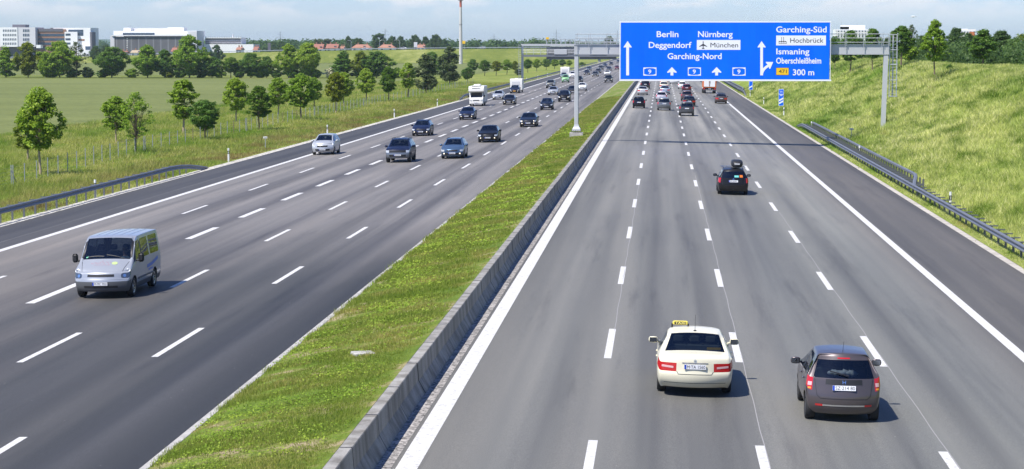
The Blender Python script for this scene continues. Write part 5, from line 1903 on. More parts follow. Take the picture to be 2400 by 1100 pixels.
board('yellow direction sign beside the concrete mast', 1087, 96, 103, 7, M['signyellow'])

# airship
def airship():
    Y = 2600; p = at(2141, 39, Y)
    root = empty('airship', p); tag(root, 'tiny white airship floating in the sky right of the sign', 'airship')
    L = 14 / FPX * Y
    prof = [(-L / 2 + L * t, max(.01, L * .13 * math.sin(math.pi * t ** .8) ** .7)) for t in np.linspace(0, 1, 14)]
    keep_world(MB().lathe(prof, 16, 'x', tuple(p)).build('envelope', M['white'], None, True), root)
    keep_world(MB().box((p.x - .2, Y, p.z - L * .145), (L * .16, .6, .5), bev=.1).build('gondola', M['greyplastic']), root)
    m = MB()
    m.box((p.x + L * .44, Y, p.z), (L * .1, .05, L * .2)).box((p.x + L * .44, Y, p.z), (L * .1, L * .2, .05))
    keep_world(m.build('tail_fin', M['white']), root)
airship()
# ============================================================ vehicles
FR = [0.0, 0.30, 0.52, 0.72, 0.90, 1.0]
J, KR = 5, 6

def shell(sp):
    """one closed car-shaped cage; returns verts, faces, part key of each face"""
    st = sp['st']; I = len(st) - 1; L = sp['L']; w = sp['w']
    z0, z1, z2 = sp['zl']
    S, Yw, Z, bow, crown = [], [], [], [], []
    for i, (sb, stp, zb, zt, yt, ws) in enumerate(st):
        if i == 0:
            zs = sp['zf']; ss = list(sp['sf']); ww = w * ws
            ys = [ww * f for f in sp.get('yf', (.86, .95, 1, 1, .99, .96, .92))]
            b = sp.get('bowf', .26)
        elif i == I:
            zs = sp['zr']; ss = [L - d for d in sp['sr']]; ww = w * ws
            ys = [ww * f for f in sp.get('yr', (.86, .96, 1, .99, .97, .80, .74))]
            b = -sp.get('bowr', .14)
        else:
            z3 = z2 + (zb - z2) * sp.get('f3', .55)
            z5 = zb + (zt - zb) * .86
            ww = w * ws
            yb = ww * sp.get('ybelt', .965)
            y5 = yt + (yb - yt) * .17
            zs = [z0, z1, z2, z3, zb, z5, zt]
            ys = [ww * .9, ww * .975, ww, ww, yb, y5, yt]
            ss = [sb] * 4 + [sb + (stp - sb) * .0, sb + (stp - sb) * .86, stp]
            b = sp['bow'][i] if 'bow' in sp else 0.0
        S.append(ss); Yw.append(ys); Z.append(zs); bow.append(b)
        crown.append(sp.get('crown', .045) if i not in (0,) else .02)
    idx, V = {}, []
    def vid(i, k, j):
        key = (i, k, j)
        if key not in idx:
            f = FR[abs(j)]; sg = 1 if j >= 0 else -1
            y = sg * f * Yw[i][k]
            topw = (k / KR) ** 6
            z = Z[i][k] + crown[i] * (1 - f * f) * topw
            s = S[i][k] + bow[i] * f * f
            idx[key] = len(V)
            V.append((y, L / 2 - s, z))
        return idx[key]
    F, key = [], []
    pf = sp['part']
    for i in range(I):
        for j in range(-J, J):
            jj = j if j >= 0 else -j - 1
            F.append((vid(i, KR, j), vid(i, KR, j + 1), vid(i + 1, KR, j + 1), vid(i + 1, KR, j))); key.append(pf('top', i, KR, jj, 1 if j >= 0 else -1))
            F.append((vid(i, 0, j), vid(i + 1, 0, j), vid(i + 1, 0, j + 1), vid(i, 0, j + 1))); key.append('underbody')
        for k in range(KR):
            for s in (-1, 1):
                q = (vid(i, k, s * J), vid(i, k + 1, s * J), vid(i + 1, k + 1, s * J), vid(i + 1, k, s * J))
                F.append(q); key.append(pf('side', i, k, J, s))
    for k in range(KR):
        for j in range(-J, J):
            jj = j if j >= 0 else -j - 1; s = 1 if j >= 0 else -1
            F.append((vid(0, k, j), vid(0, k, j + 1), vid(0, k + 1, j + 1), vid(0, k + 1, j))); key.append(pf('front', 0, k, jj, s))
            F.append((vid(I, k, j), vid(I, k + 1, j), vid(I, k + 1, j + 1), vid(I, k, j + 1))); key.append(pf('rear', I, k, jj, s))
    return V, F, key

_tmpmats = []
def shell_parts(sp, level=2):
    """subdivides the cage, cuts the wheel arches and returns {part key: mesh}"""
    V, F, keys = shell(sp)
    names = sorted(set(keys)) + ['wheel_arch']
    while len(_tmpmats) < len(names): _tmpmats.append(bpy.data.materials.new('sorting_slot'))
    me = bpy.data.meshes.new('car_cage')
    me.from_pydata(V, [], F)
    for m in _tmpmats[:len(names)]: me.materials.append(m)
    for p, k in zip(me.polygons, keys): p.material_index = names.index(k)
    bm = bmesh.new(); bm.from_mesh(me)
    bmesh.ops.recalc_face_normals(bm, faces=bm.faces)
    cl = bm.edges.layers.float.new('crease_edge')
    for e in bm.edges:
        mats = {f.material_index for f in e.link_faces}
        if len(mats) > 1:
            nm = {names[x] for x in mats}
            if any(x.startswith(('windscreen', 'rear_window', 'side_window')) for x in nm) and len(nm) > 1: e[cl] = sp.get('crease', 0.7)
            elif 'underbody' in nm: e[cl] = 0.5
            elif any('headlight' in x for x in nm): e[cl] = sp.get('lamp_crease', .25)
            elif any('light' in x for x in nm): e[cl] = .6
    for e in bm.edges:
        if e[cl] == 0 and len(e.link_faces) == 2 and sp.get('edge_crease'):
            if e.calc_face_angle(0) > 1.0: e[cl] = sp['edge_crease']
    vl = bm.verts.layers.float.new('crease_vert')
    def soft(n): return n.startswith(('windscreen', 'rear_window', 'side_window', 'tail_light', 'grille'))
    for v in bm.verts:
        for n in {names[f.material_index] for f in v.link_faces}:
            if soft(n) and sum(1 for f in v.link_faces if names[f.material_index] == n) == 1:
                v[vl] = max(v[vl], sp.get('vcrease', .55))
    bm.to_mesh(me); bm.free()
    ob = bpy.data.objects.new('car_cage', me); COL.objects.link(ob)
    ss = ob.modifiers.new('s', 'SUBSURF'); ss.levels = level; ss.render_levels = level
    # wheel arches
    cu = MB(); r = sp['wr'] + .055
    for s in sp['wb']:
        for sg in (-1, 1):
            x0 = sg * (sp['w'] - .30); x1 = sg * (sp['w'] + .2)
            cu.tube((x0, L2(sp, s), sp['wr'] + .005), (x1, L2(sp, s), sp['wr'] + .005), r, n=28)
    cme = cu.mesh('arch_cutter')
    for m in _tmpmats[:len(names)]: cme.materials.append(m)
    for p in cme.polygons: p.material_index = len(names) - 1
    co = bpy.data.objects.new('arch_cutter', cme); COL.objects.link(co)
    bo = ob.modifiers.new('b', 'BOOLEAN'); bo.operation = 'DIFFERENCE'; bo.object = co; bo.solver = 'EXACT'
    dg = bpy.context.evaluated_depsgraph_get()
    em = bpy.data.meshes.new_from_object(ob.evaluated_get(dg))
    out = {}
    for n, nm in enumerate(names):
        bm = bmesh.new(); bm.from_mesh(em)
        bmesh.ops.delete(bm, geom=[f for f in bm.faces if f.material_index != n], context='FACES')
        if len(bm.faces):
            for f in bm.faces: f.material_index = 0; f.smooth = True
            m2 = bpy.data.meshes.new(nm)
            bm.to_mesh(m2)
            out[nm] = m2
        bm.free()
    for o, m in ((ob, me), (co, cme)): bpy.data.objects.remove(o); bpy.data.meshes.remove(m)
    bpy.data.meshes.remove(em)
    return out

def L2(sp, s): return sp['L'] / 2 - s

def std_part(sp):
    """which cage face belongs to which part, for ordinary cars"""
    kind = sp['kind']; st = sp['st']; I = len(st) - 1
    def f(face, i, k, jj, s):
        sd = 'right' if s > 0 else 'left'
        if face == 'top':
            if i == sp['ws'] and jj < 4: return 'windscreen'
            if kind == 'sedan' and i == sp['rw'] and jj < 4: return 'rear_window'
            return 'body'
        if face == 'side':
            if k == 4 and i in sp['glass']: return 'side_window|%d|%s' % (i, sd)
            if k == 4 and i in sp['pillar']: return 'window_pillar'
            if k == 3 and i == I - 1 and sp.get('tail_wrap', True): return 'tail_light|' + sd
            if k == 3 and i == 0 and sp.get('head_wrap', True): return 'headlight|' + sd
            if k <= 0: return 'sill|' + sd if sp.get('clad') else 'body'
            if k == 1 and sp.get('clad') == 2: return 'sill|' + sd
            return 'body'
        if face == 'front':
            if k == 3 and jj >= 3: return 'headlight|' + sd
            if k == 3 and jj < (3 if sp.get('wide_grille') else 2): return 'grille'
            if k == 1 and jj < 3: return 'air_intake'
            if k <= 2: return 'front_bumper' if sp.get('bumper') else 'body'
            return 'body'
        if face == 'rear':
            if kind != 'sedan' and k == 4 and jj < 4: return 'rear_window'
            if kind != 'sedan' and k == 4 and jj == 4 and sp.get('rpillar_black'): return 'window_pillar'
            if k == 3 and jj >= sp.get('tail_j', 4): return 'tail_light|' + sd
            if k == 0: return 'underbody' if sp.get('dark_diffuser') else 'body'
            if k <= 1 and sp.get('bumper'): return 'rear_bumper'
            return 'body'
    return f

PARTMAT = {'underbody': 'black', 'wheel_arch': 'black', 'windscreen': 'glass', 'rear_window': 'glass', 'side_window': 'glass', 'window_pillar': 'black', 'tail_light': 'tail',
           'headlight': 'lamp', 'grille': 'black', 'air_intake': 'black', 'front_bumper': 'greyplastic', 'rear_bumper': 'greyplastic', 'sill': 'greyplastic'}

WHEELS = {}
SKINS = {}
def wheel_mesh(r, w):
    key = (round(r, 3), round(w, 3))
    if key not in WHEELS:
        t = MB().lathe([(-w / 2 + .02, r * .66), (-w / 2, r * .72), (-w / 2, r * .92), (-w / 2 + .03, r), (w / 2 - .03, r), (w / 2, r * .92), (w / 2, r * .72), (w / 2 - .02, r * .66)], 28).mesh('tyre', M['rubber'], True)
        m = MB().lathe([(-w / 2 + .03, .01), (-w / 2 + .04, r * .12), (-w / 2 + .06, r * .2), (-w / 2 + .035, r * .56), (-w / 2 + .015, r * .64), (-w / 2 + .02, r * .67)], 28)
        rim = m
        # ten dark gaps between spokes
        g = MB()
        for i in range(10):
            a = i / 10 * 2 * math.pi; da = .17
            x = -w / 2 + .028
            g.quad(*[(x - (.0 if rr > .4 else -.018), r * rr * math.cos(a + dd), r * rr * math.sin(a + dd)) for rr, dd in ((.30, -da), (.55, -da * 1.15), (.55, da * 1.15), (.30, da))])
        WHEELS[key] = (t, rim.mesh('rim', M['rim'], True), g.mesh('rim_gap', M['black']))
    return WHEELS[key]

def headrest_seat(mb, x, y, z, w=.48, h=.58):
    mb.box((x, y, z + h / 2), (w, .13, h), bev=.05)
    mb.box((x, y - .02, z + h + .12), (.26, .10, .19), bev=.04)

def plate(root, x, y, z, back, text=None, w=.52, h=.112, mat='plate', tilt=0.0):
    """number plate; back=True faces the rear"""
    d = -1 if back else 1
    o = MB().box((0, 0, 0), (w, .018, h)).build('number_plate', M[mat], root)
    o.location = (x, y, z); o.rotation_euler = (tilt, 0, 0 if back else math.pi)
    if mat == 'plate':
        b = MB().box((-w / 2 + .024, -.011, 0), (.045, .004, h * .94)).build('country_strip', M['plateblue'], o)
    if text:
        m = MB()
        fit_text(m, text, -w / 2 + .065, w / 2 - .02, -h * .33, h * .33, lambda u, v: (u, -.0115, v), .0)
        m.build('plate_lettering', M['signblack'], o)
    else:
        m = MB()
        x0 = -w / 2 + .075
        for ww in (.05, .05, .03, .05, .05, .05, .045):
            m.quad((x0, -.0115, -h * .28), (x0 + ww * .72, -.0115, -h * .28), (x0 + ww * .72, -.0115, h * .28), (x0, -.0115, h * .28)); x0 += ww + .012
        m.build('plate_lettering', M['greyplastic'], o)
    return o

from mathutils.bvhtree import BVHTree
class Skin:
    """finds points on the car's outer skin"""
    def __init__(s, parts):
        v, f = [], []
        for k, me in parts.items():
            if k.split('|')[0] in ('underbody', 'wheel_arch'): continue
            n = len(v)
            v += [x.co.copy() for x in me.vertices]; f += [tuple(n + i for i in p.vertices) for p in me.polygons]
        s.t = BVHTree.FromPolygons(v, f)
    def hit(s, o, d):
        h = s.t.ray_cast(Vector(o), Vector(d)); return (h[0], h[1]) if h[0] is not None else (None, None)
    def on(s, get, mb_, x, z, r, lift=.005, n=16, inner=0.0):
        """small disc or ring lying on the skin"""
        h, nn = get(x, z)
        u = nn.orthogonal().normalized(); w = nn.cross(u)
        h = h + nn * lift
        for i in range(n):
            a, b = 2 * math.pi * i / n, 2 * math.pi * (i + 1) / n
            P = lambda t, rr: h + u * (math.cos(t) * rr) + w * (math.sin(t) * rr)
            mb_.quad(P(a, inner * r), P(b, inner * r), P(b, r), P(a, r)) if inner else mb_.quad(h, P(a, r), P(b, r))
    def rear(s, x, z): return s.hit((x, -20, z), (0, 1, 0))
    def front(s, x, z): return s.hit((x, 20, z), (0, -1, 0))
    def side(s, sg, y, z): return s.hit((sg * 10, y, z), (-sg, 0, 0))
    def top(s, x, y): return s.hit((x, y, 10), (0, 0, -1))
    def ribbon(s, mb, get, pts, w=.012, n=14, lift=.003):
        path = []
        for a, b in zip(pts[:-1], pts[1:]):
            for i in range(n): path.append((a[0] + (b[0] - a[0]) * i / n, a[1] + (b[1] - a[1]) * i / n))
        path.append(pts[-1])
        H = [get(*p) for p in path]
        H = [(h + nn * lift * (1 if True else 1), nn) for h, nn in H if h is not None]
        for k in range(len(H) - 1):
            (p, n1), (q, n2) = H[k], H[k + 1]
            if (q - p).length > .25: continue
            t = (q - p).normalized(); sd = t.cross(n1).normalized() * (w / 2); sd2 = t.cross(n2).normalized() * (w / 2)
            mb.quad(p - sd, q - sd2, q + sd2, p + sd)

def make_car(sp, name, col, level=2, detail=1):
    root = empty(name)
    sp.setdefault('part', std_part(sp))
    parts = shell_parts(sp, level)
    sk = Skin(parts); SKINS[name] = sk
    L, w = sp['L'], sp['w']
    pm = paint(col, sp.get('metal', .35))
    for k, me in sorted(parts.items()):
        base = k.split('|')[0]
        mt = pm if base == 'body' else M[sp.get('pm', {}).get(base, PARTMAT.get(base, 'black'))]
        me.materials.clear(); me.materials.append(mt)
        o = link_mesh(base, me, None, root)
        o.material_slots[0].link = 'OBJECT'; o.material_slots[0].material = mt
        # a thin trim keeps glass a hair inside the paint edge
    # wheels
    t, rim, gap = wheel_mesh(sp['wr'], sp.get('ww', .22))
    for s in sp['wb']:
        for sg in (-1, 1):
            e = link_mesh('wheel', t, None, root)
            e.location = (sg * (w - .135), L2(sp, s), sp['wr'])
            if sg > 0: e.rotation_euler = (0, 0, math.pi)
            link_mesh('rim', rim, None, e)
            if detail: link_mesh('rim_gap', gap, None, e)
    # cabin: floor tray, seats
    ci = sp['cabin']    # (s front, s rear, z floor, half width)
    mb = MB(); mb.box((0, (L2(sp, ci[0]) + L2(sp, ci[1])) / 2, ci[2] / 2 + .16), (ci[3] * 2, ci[1] - ci[0], ci[2] - .30))
    mb.build('cabin_floor', M['cabin'], root)
    mb = MB(); mb.box((0, L2(sp, ci[0]) - .22, ci[2] + .12), (ci[3] * 2, .46, .24), bev=.06); mb.build('dashboard', M['cabin'], root)
    for (s, xs) in sp['seats']:
        for x in xs:
            mb = MB(); headrest_seat(mb, x, L2(sp, s), ci[2] - .02, h=sp.get('seath', .34)); mb.build('seat', M['seat'], root)
    # mirrors
    ms, mz = sp['mirror'] if sp['mirror'] else (0, 0)
    for sg in ((-1, 1) if sp['mirror'] else ()):
        mp = pm if sp.get('mirror_paint', True) else M['black']
        cx, cy = sg * (w + .095), L2(sp, ms)
        mb = MB()
        n = 12
        for (dy, k) in ((.085, .35), (.05, .78), (-.02, 1.0), (-.05, .97)):
            for q in range(n):
                a = 2 * math.pi * q / n; c, s_ = math.cos(a), math.sin(a)
                mb.v.append((cx + .118 * k * (abs(c) ** .62) * (1 if c > 0 else -1), cy + dy, mz + .082 * k * (abs(s_) ** .62) * (1 if s_ > 0 else -1)))
        for r_ in range(3):
            for q in range(n):
                p_ = (q + 1) % n; mb.f.append((r_ * n + q, r_ * n + p_, (r_ + 1) * n + p_, (r_ + 1) * n + q))
        mb.f.append(tuple(range(n))); mb.f.append(tuple(3 * n + q for q in range(n)))
        mb.tube((sg * (w - .08), cy + .03, mz - .05), (sg * (w + .03), cy + .01, mz - .035), .028, n=6)
        o = mb.build('wing_mirror', mp, root, True)
        o.material_slots[0].link = 'OBJECT'; o.material_slots[0].material = mp
        q = MB(); q.box((cx, cy - .052, mz), (.185, .008, .118), bev=.003); q.build('mirror_glass', M['mirror'], o)
    # plates
    pf_, pr_ = sp['plates']
    def seat_plate(fn, z, back, text):
        a, b = fn(0, z + .05)[0].y, fn(0, z - .05)[0].y
        t = math.asin(max(-.6, min(.6, (a - b) / .1)))
        e = -.012 if back else .012
        plate(root, 0, (a + b) / 2 + e, z, back, text, tilt=-t if back else t)
    seat_plate(sk.front, pf_[1], False, sp.get('front_text'))
    seat_plate(sk.rear, pr_[1], True, sp.get('rear_text'))
    # panel gaps: doors on the flanks, boot lid or tailgate, bonnet
    cab = sp['glass']; st = sp['st']
    for sg in (-1, 1):
        for s_ in sp.get('gaps', ()):
            mb = MB(); sk.ribbon(mb, lambda a, b: sk.side(sg, a, b), [(L2(sp, s_), sp['zl'][1] + .04), (L2(sp, s_), st[4][2] - .03)])
            if mb.f: mb.build('panel_gap', M['black'], root)
    if sp.get('boot_gap'):
        mb = MB(); sk.ribbon(mb, sk.rear, sp['boot_gap'], .014); mb.build('panel_gap', M['black'], root)
    if sp.get('bumper_gap'):
        z_, x_ = sp['bumper_gap']
        mb = MB(); sk.ribbon(mb, sk.rear, [(-x_, z_), (x_, z_)], .012); mb.build('panel_gap', M['black'], root)
    if sp.get('hood_gap'):
        mb = MB(); x_, sa, sb_ = sp['hood_gap']
        for sg in (-1, 1): sk.ribbon(mb, sk.top, [(sg * x_ * .9, L2(sp, sa)), (sg * x_, L2(sp, sb_))], .012)
        mb.build('panel_gap', M['black'], root)
    # door handles and shut lines on the flanks
    if detail:
        for sg in (-1, 1):
            for s in sp.get('handles', ()):
                mb = MB(); mb.box((sg * (w + .004), L2(sp, s), sp['st'][4][2] - .12), (.03, .17, .03), bev=.008)
                o = mb.build('door_handle', pm, root); o.material_slots[0].link = 'OBJECT'; o.material_slots[0].material = pm
    if sp.get('rails'):
        s0, s1, z, x = sp['rails']
        for sg in (-1, 1):
            mb = MB(); n = 8
            mb.path([(sg * x, L2(sp, s0 + (s1 - s0) * i / n), z + .03 * math.sin(math.pi * min(1, max(0, i / n)) ) ** .35 if 0 < i < n else z - .02) for i in range(n + 1)], [.02] * (n + 1), 6)
            mb.build('roof_rail', M['black'], root)
    if sp.get('antenna'):
        s, z, h, lean = sp['antenna']
        mb = MB(); mb.lathe([(0, .045), (.025, .035), (.04, .006)], 10, 'z', (0, L2(sp, s), z)); mb.tube((0, L2(sp, s), z + .02), (0, L2(sp, s) - lean, z + h), .006, .003, 5)
        mb.build('antenna', M['black'], root)
    if sp.get('wiper'):
        s, z, s2, z2_ = sp['wiper']
        mb = MB(); mb.tube((.1, L2(sp, s), z), (-.32, L2(sp, s2), z2_), .014, n=5); mb.build('rear_wiper', M['black'], root)
    if sp.get('hood_badge'):
        s, z = sp['hood_badge']
        mb = MB(); mb.lathe([(-.008, .05), (.008, .05), (.008, .01)], 14, 'y', (0, L2(sp, s), z)); mb.build('badge', M['chrome'], root)
    root['wb0'], root['wb1'], root['len'] = sp['wb'][0], sp['wb'][1], L
    return root

# ------------------------------------------------------------ car types
def sedan_spec(**kw):
    sp = dict(kind='sedan', L=4.87, w=.927, zl=(.20, .34, .56),
        st=[(0, 0, .70, .74, .80, .93), (.32, .34, .80, .83, .78, .985), (.95, .95, .88, .91, .80, 1), (1.50, 1.42, .93, .965, .78, 1), (1.85, 2.22, .935, 1.375, .61, 1), (2.78, 2.78, .94, 1.425, .62, 1), (2.88, 2.88, .943, 1.425, .62, 1), (3.75, 3.52, .955, 1.38, .645, 1), (4.10, 4.20, .965, 1.02, .81, .995), (4.60, 4.60, .955, 1.0, .80, .985), (4.87, 4.87, .87, .965, .76, .94)],
        zf=(.20, .30, .46, .545, .705, .745, .765), sf=(.10, .02, 0, .02, .05, .12, .20), bowf=.34,
        zr=(.24, .36, .56, .63, .84, .95, .975), sr=(.14, .03, 0, .03, .03, .04, .09), bowr=.22, yr=(.84, .96, 1, .995, .98, .95, .89),
        bow=[0, .20, .10, .10, .06, 0, 0, -.03, -.08, -.14], ws=3, rw=7, glass=(3, 4, 6), pillar=(5,), wr=.325, wb=(.86, 3.735), cabin=(1.75, 3.95, .80, .74),
        seats=((2.55, (-.38, .38)), (3.45, (-.40, 0, .40))), seath=.36, mirror=(1.92, 1.0), plates=((-.02, .43), (.005, .76)), handles=(2.55, 3.45), gaps=(1.78, 2.83, 3.72), boot_gap=[(-.44, .645), (-.40, .575), (.40, .575), (.44, .645)], bumper_gap=(.36, .74), hood_gap=(.66, .5, 1.3), tail_j=2, metal=.35)
    sp.update(kw); return sp
def hatch_spec(**kw):
    sp = dict(kind='hatch', L=3.92, w=.855, zl=(.20, .34, .55),
        st=[(0, 0, .74, .78, .74, .92), (.22, .24, .86, .89, .72, .98), (.62, .62, .97, 1.0, .73, 1), (.98, .90, 1.02, 1.06, .70, 1), (1.30, 1.78, 1.0, 1.445, .56, 1), (2.12, 2.12, 1.005, 1.51, .57, 1), (2.22, 2.22, 1.007, 1.515, .57, 1), (2.95, 2.92, 1.02, 1.51, .565, 1), (3.05, 3.0, 1.025, 1.505, .56, 1), (3.62, 3.40, 1.05, 1.49, .55, .985), (3.92, 3.55, 1.0, 1.47, .52, .94)],
        zf=(.20, .30, .46, .60, .76, .79, .81), sf=(.10, .02, 0, .02, .06, .12, .18), bowf=.30,
        zr=(.19, .32, .58, .72, 1.00, 1.38, 1.46), sr=(.14, .03, 0, .05, .12, .42, .52), bowr=.22, yr=(.88, .97, 1, .985, .95, .79, .70),
        bow=[0, .18, .10, .10, .06, 0, 0, 0, 0, -.08], ws=3, glass=(3, 4, 6, 8), pillar=(5, 7), wr=.295, wb=(.78, 3.28), cabin=(1.3, 3.55, .82, .68),
        seats=((2.05, (-.34, .34)), (2.95, (-.36, .36))), seath=.36, mirror=(1.42, 1.06), plates=((-.02, .45), (.005, .80)), handles=(2.0, 2.85), gaps=(1.22, 2.17, 3.05), boot_gap=[(-.66, 1.02), (-.60, .62), (-.52, .55), (.52, .55), (.60, .62), (.66, 1.02)], hood_gap=(.60, .4, .8), tail_j=4, metal=.4)
    sp.update(kw); return sp
def estate_spec(**kw):
    sp = dict(kind='estate', L=4.58, w=.885, zl=(.20, .34, .55),
        st=[(0, 0, .70, .74, .77, .93), (.30, .32, .80, .83, .75, .985), (.85, .85, .90, .93, .77, 1), (1.32, 1.24, .95, .985, .73, 1), (1.66, 2.02, .955, 1.40, .56, 1), (2.48, 2.48, .96, 1.455, .57, 1), (2.58, 2.58, .962, 1.455, .57, 1), (3.42, 3.40, .97, 1.455, .565, 1), (3.50, 3.48, .972, 1.455, .565, 1), (4.28, 4.10, .98, 1.43, .55, .985), (4.58, 4.28, .94, 1.41, .53, .94)],
        zf=(.20, .30, .46, .54, .70, .74, .76), sf=(.10, .02, 0, .02, .05, .12, .20), bowf=.32,
        zr=(.24, .36, .60, .70, .97, 1.34, 1.415), sr=(.12, .04, 0, .03, .08, .26, .32), bowr=.16, yr=(.86, .96, 1, .985, .95, .78, .70),
        bow=[0, .20, .10, .10, .06, 0, 0, 0, 0, -.06], ws=3, glass=(3, 4, 6, 8), pillar=(5, 7), wr=.312, wb=(.86, 3.50), cabin=(1.6, 4.2, .78, .70),
        seats=((2.35, (-.36, .36)), (3.25, (-.38, 0, .38))), seath=.36, mirror=(1.74, .99), plates=((-.02, .43), (.01, .80)), handles=(2.3, 3.2), gaps=(1.58, 2.53, 3.46), boot_gap=[(-.66, .95), (-.62, .62), (-.54, .56), (.54, .56), (.62, .62), (.66, .95)], hood_gap=(.64, .5, 1.1), tail_j=4, rails=(2.0, 4.1, 1.47, .55), metal=.35)
    sp.update(kw); return sp
def mpv_spec(**kw):
    sp = estate_spec(L=4.38, w=.905, kind='mpv',
        st=[(0, 0, .80, .84, .78, .92), (.24, .26, .92, .95, .76, .98), (.66, .66, 1.02, 1.05, .77, 1), (1.02, .94, 1.06, 1.10, .74, 1), (1.40, 1.85, 1.04, 1.52, .59, 1), (2.30, 2.30, 1.045, 1.585, .60, 1), (2.40, 2.40, 1.047, 1.585, .60, 1), (3.22, 3.20, 1.06, 1.585, .595, 1), (3.30, 3.28, 1.062, 1.58, .59, 1), (4.08, 3.92, 1.08, 1.56, .58, .985), (4.38, 4.08, 1.02, 1.53, .56, .94)],
        zf=(.21, .31, .50, .62, .78, .83, .85), zr=(.24, .36, .62, .80, 1.05, 1.46, 1.535), wb=(.86, 3.50), wr=.315, cabin=(1.4, 4.0, .86, .72), seats=((2.2, (-.36, .36)), (3.1, (-.38, 0, .38))), mirror=(1.52, 1.09), handles=(2.15, 3.05), rails=None, bowf=.36)
    sp.update(kw); return sp
def suv_spec(**kw):
    sp = estate_spec(L=4.62, w=.925, kind='suv', zl=(.30, .46, .70),
        st=[(0, 0, .92, .96, .84, .95), (.26, .28, 1.02, 1.05, .82, .99), (.80, .80, 1.08, 1.11, .83, 1), (1.24, 1.16, 1.12, 1.15, .79, 1), (1.55, 1.88, 1.12, 1.62, .64, 1), (2.35, 2.35, 1.12, 1.68, .65, 1), (2.45, 2.45, 1.122, 1.68, .65, 1), (3.38, 3.36, 1.13, 1.68, .645, 1), (3.46, 3.44, 1.132, 1.68, .645, 1), (4.36, 4.24, 1.14, 1.65, .63, .985), (4.62, 4.40, 1.08, 1.62, .60, .95)],
        zf=(.32, .42, .60, .74, .93, .965, .985), sf=(.08, .02, 0, .03, .05, .10, .16), zr=(.34, .46, .72, .86, 1.12, 1.54, 1.63), wb=(.86, 3.62), wr=.36, ww=.25, cabin=(1.5, 4.3, .94, .76), seats=((2.25, (-.38, .38)), (3.2, (-.40, 0, .40))), mirror=(1.66, 1.16), handles=(2.25, 3.15), rails=(1.95, 4.2, 1.70, .62), clad=1, bumper=True, wide_grille=True, bowf=.22, plates=((-.02, .56), (.02, .92)))
    sp.update(kw); return sp
# ------------------------------------------------------------ prototypes
def repaint(root, col, metal=.35):
    pm = paint(col, metal)
    for c in root.children:
        if c.name.split('.')[0] in ('body', 'wing_mirror', 'door_handle'):
            c.material_slots[0].link = 'OBJECT'; c.material_slots[0].material = pm
def set_part(root, part, mat):
    for c in root.children:
        if c.name.split('.')[0] == part:
            c.material_slots[0].link = 'OBJECT'; c.material_slots[0].material = mat

CROSS = 0.02
def place(root, px, py, label, cat='car', group=None, yaw=0.0, oncoming=True, X=None):
    """puts the axle nearer to the camera on the road point seen at (px, py)"""
    p = gnd(px, py)
    if X is not None: p.x = X
    L, a, b = root['len'], root['wb0'], root['wb1']
    if oncoming:
        Y = p.y + (L / 2 - a) + .25
        root.rotation_euler = (0, CROSS, math.pi + yaw)
    else:
        Y = p.y + (b - L / 2) + .25
        root.rotation_euler = (0, CROSS, yaw)
    root.location = (p.x, Y, ground(p.x, Y) + .004)
    tag(root, label, cat, group)
    return root

DKBLUE = (0.010, 0.016, 0.045); BLACK = (0.008, 0.008, 0.010); SILVER = (0.46, 0.48, 0.50); GREYB = (0.075, 0.13, 0.22); DGREY = (0.055, 0.058, 0.062); BROWN = (0.098, 0.084, 0.088); WHITE = (0.72, 0.72, 0.71); NAVY = (0.012, 0.018, 0.035)
GL, GRR = 'oncoming vehicles on the left carriageway', 'vehicles driving away on the right carriageway'

# ---- taxi
taxi = make_car(sedan_spec(rear_text='M·TA 1560', metal=0.0, antenna=(3.35, 1.425, .42, .05), plate_tilt=-.08), 'taxi_car', (0.74, 0.70, 0.53), 3)
mb = MB(); mb.box((-.36, L2(sedan_spec(), 2.70), 1.545), (.38, .09, .10), bev=.025); ts = mb.build('taxi_sign', simple('taxi_sign_yellow', (.80, .66, .10), .35), taxi)
mb = MB()
for s in (-.20, .20): mb.tube((-.36 + s, L2(sedan_spec(), 2.70), 1.42), (-.36 + s, L2(sedan_spec(), 2.70), 1.53), .02, n=6)
mb.build('sign_foot', M['black'], ts)
mb = MB(); mb.box((-.36, L2(sedan_spec(), 2.70) - .0465, 1.545), (.29, .004, .074)); mb.build('sign_field', M['signblack'], ts)
mb = MB(); fit_text(mb, 'TAXI', -.485, -.235, 1.520, 1.572, lambda u, v: (u, L2(sedan_spec(), 2.70) - .0495, v), .02); mb.build('sign_lettering', simple('taxi_lettering_yellow', (.85, .74, .2), .4), ts)
vt = SKINS['taxi_car']
for sg in (-1, 1):
    mb = MB(); vt.ribbon(mb, vt.rear, [(sg * .52, .735), (sg * .80, .755)], .05, 10, .004); mb.build('reversing_lamp', M['tail_clear'], taxi)
mb = MB(); vt.ribbon(mb, vt.rear, [(-.31, .845), (.31, .845)], .03, 16, .006); mb.build('chrome_strip', M['chrome'], taxi)
mb = MB(); vt.on(vt.rear, mb, 0, .905, .036, .006, 18, .78)
h_, n_ = vt.rear(0, .905)
for k in range(3):
    a = math.pi / 2 + k * 2.094
    mb.tube(h_ + n_ * .008, h_ + n_ * .008 + Vector((math.cos(a), 0, math.sin(a))) * .034, .006, .002, 4)
mb.build('badge', M['chrome'], taxi)
mb = MB(); mb.box((.46, L2(sedan_spec(), 3.93), 1.09), (.34, .02, .055), rz=0); mb.build('window_sticker', M['signyellow'], taxi)
place(taxi, 1626, 921, 'cream taxi sedan with yellow roof sign in the right carriageway foreground', 'taxi', GRR, oncoming=False)

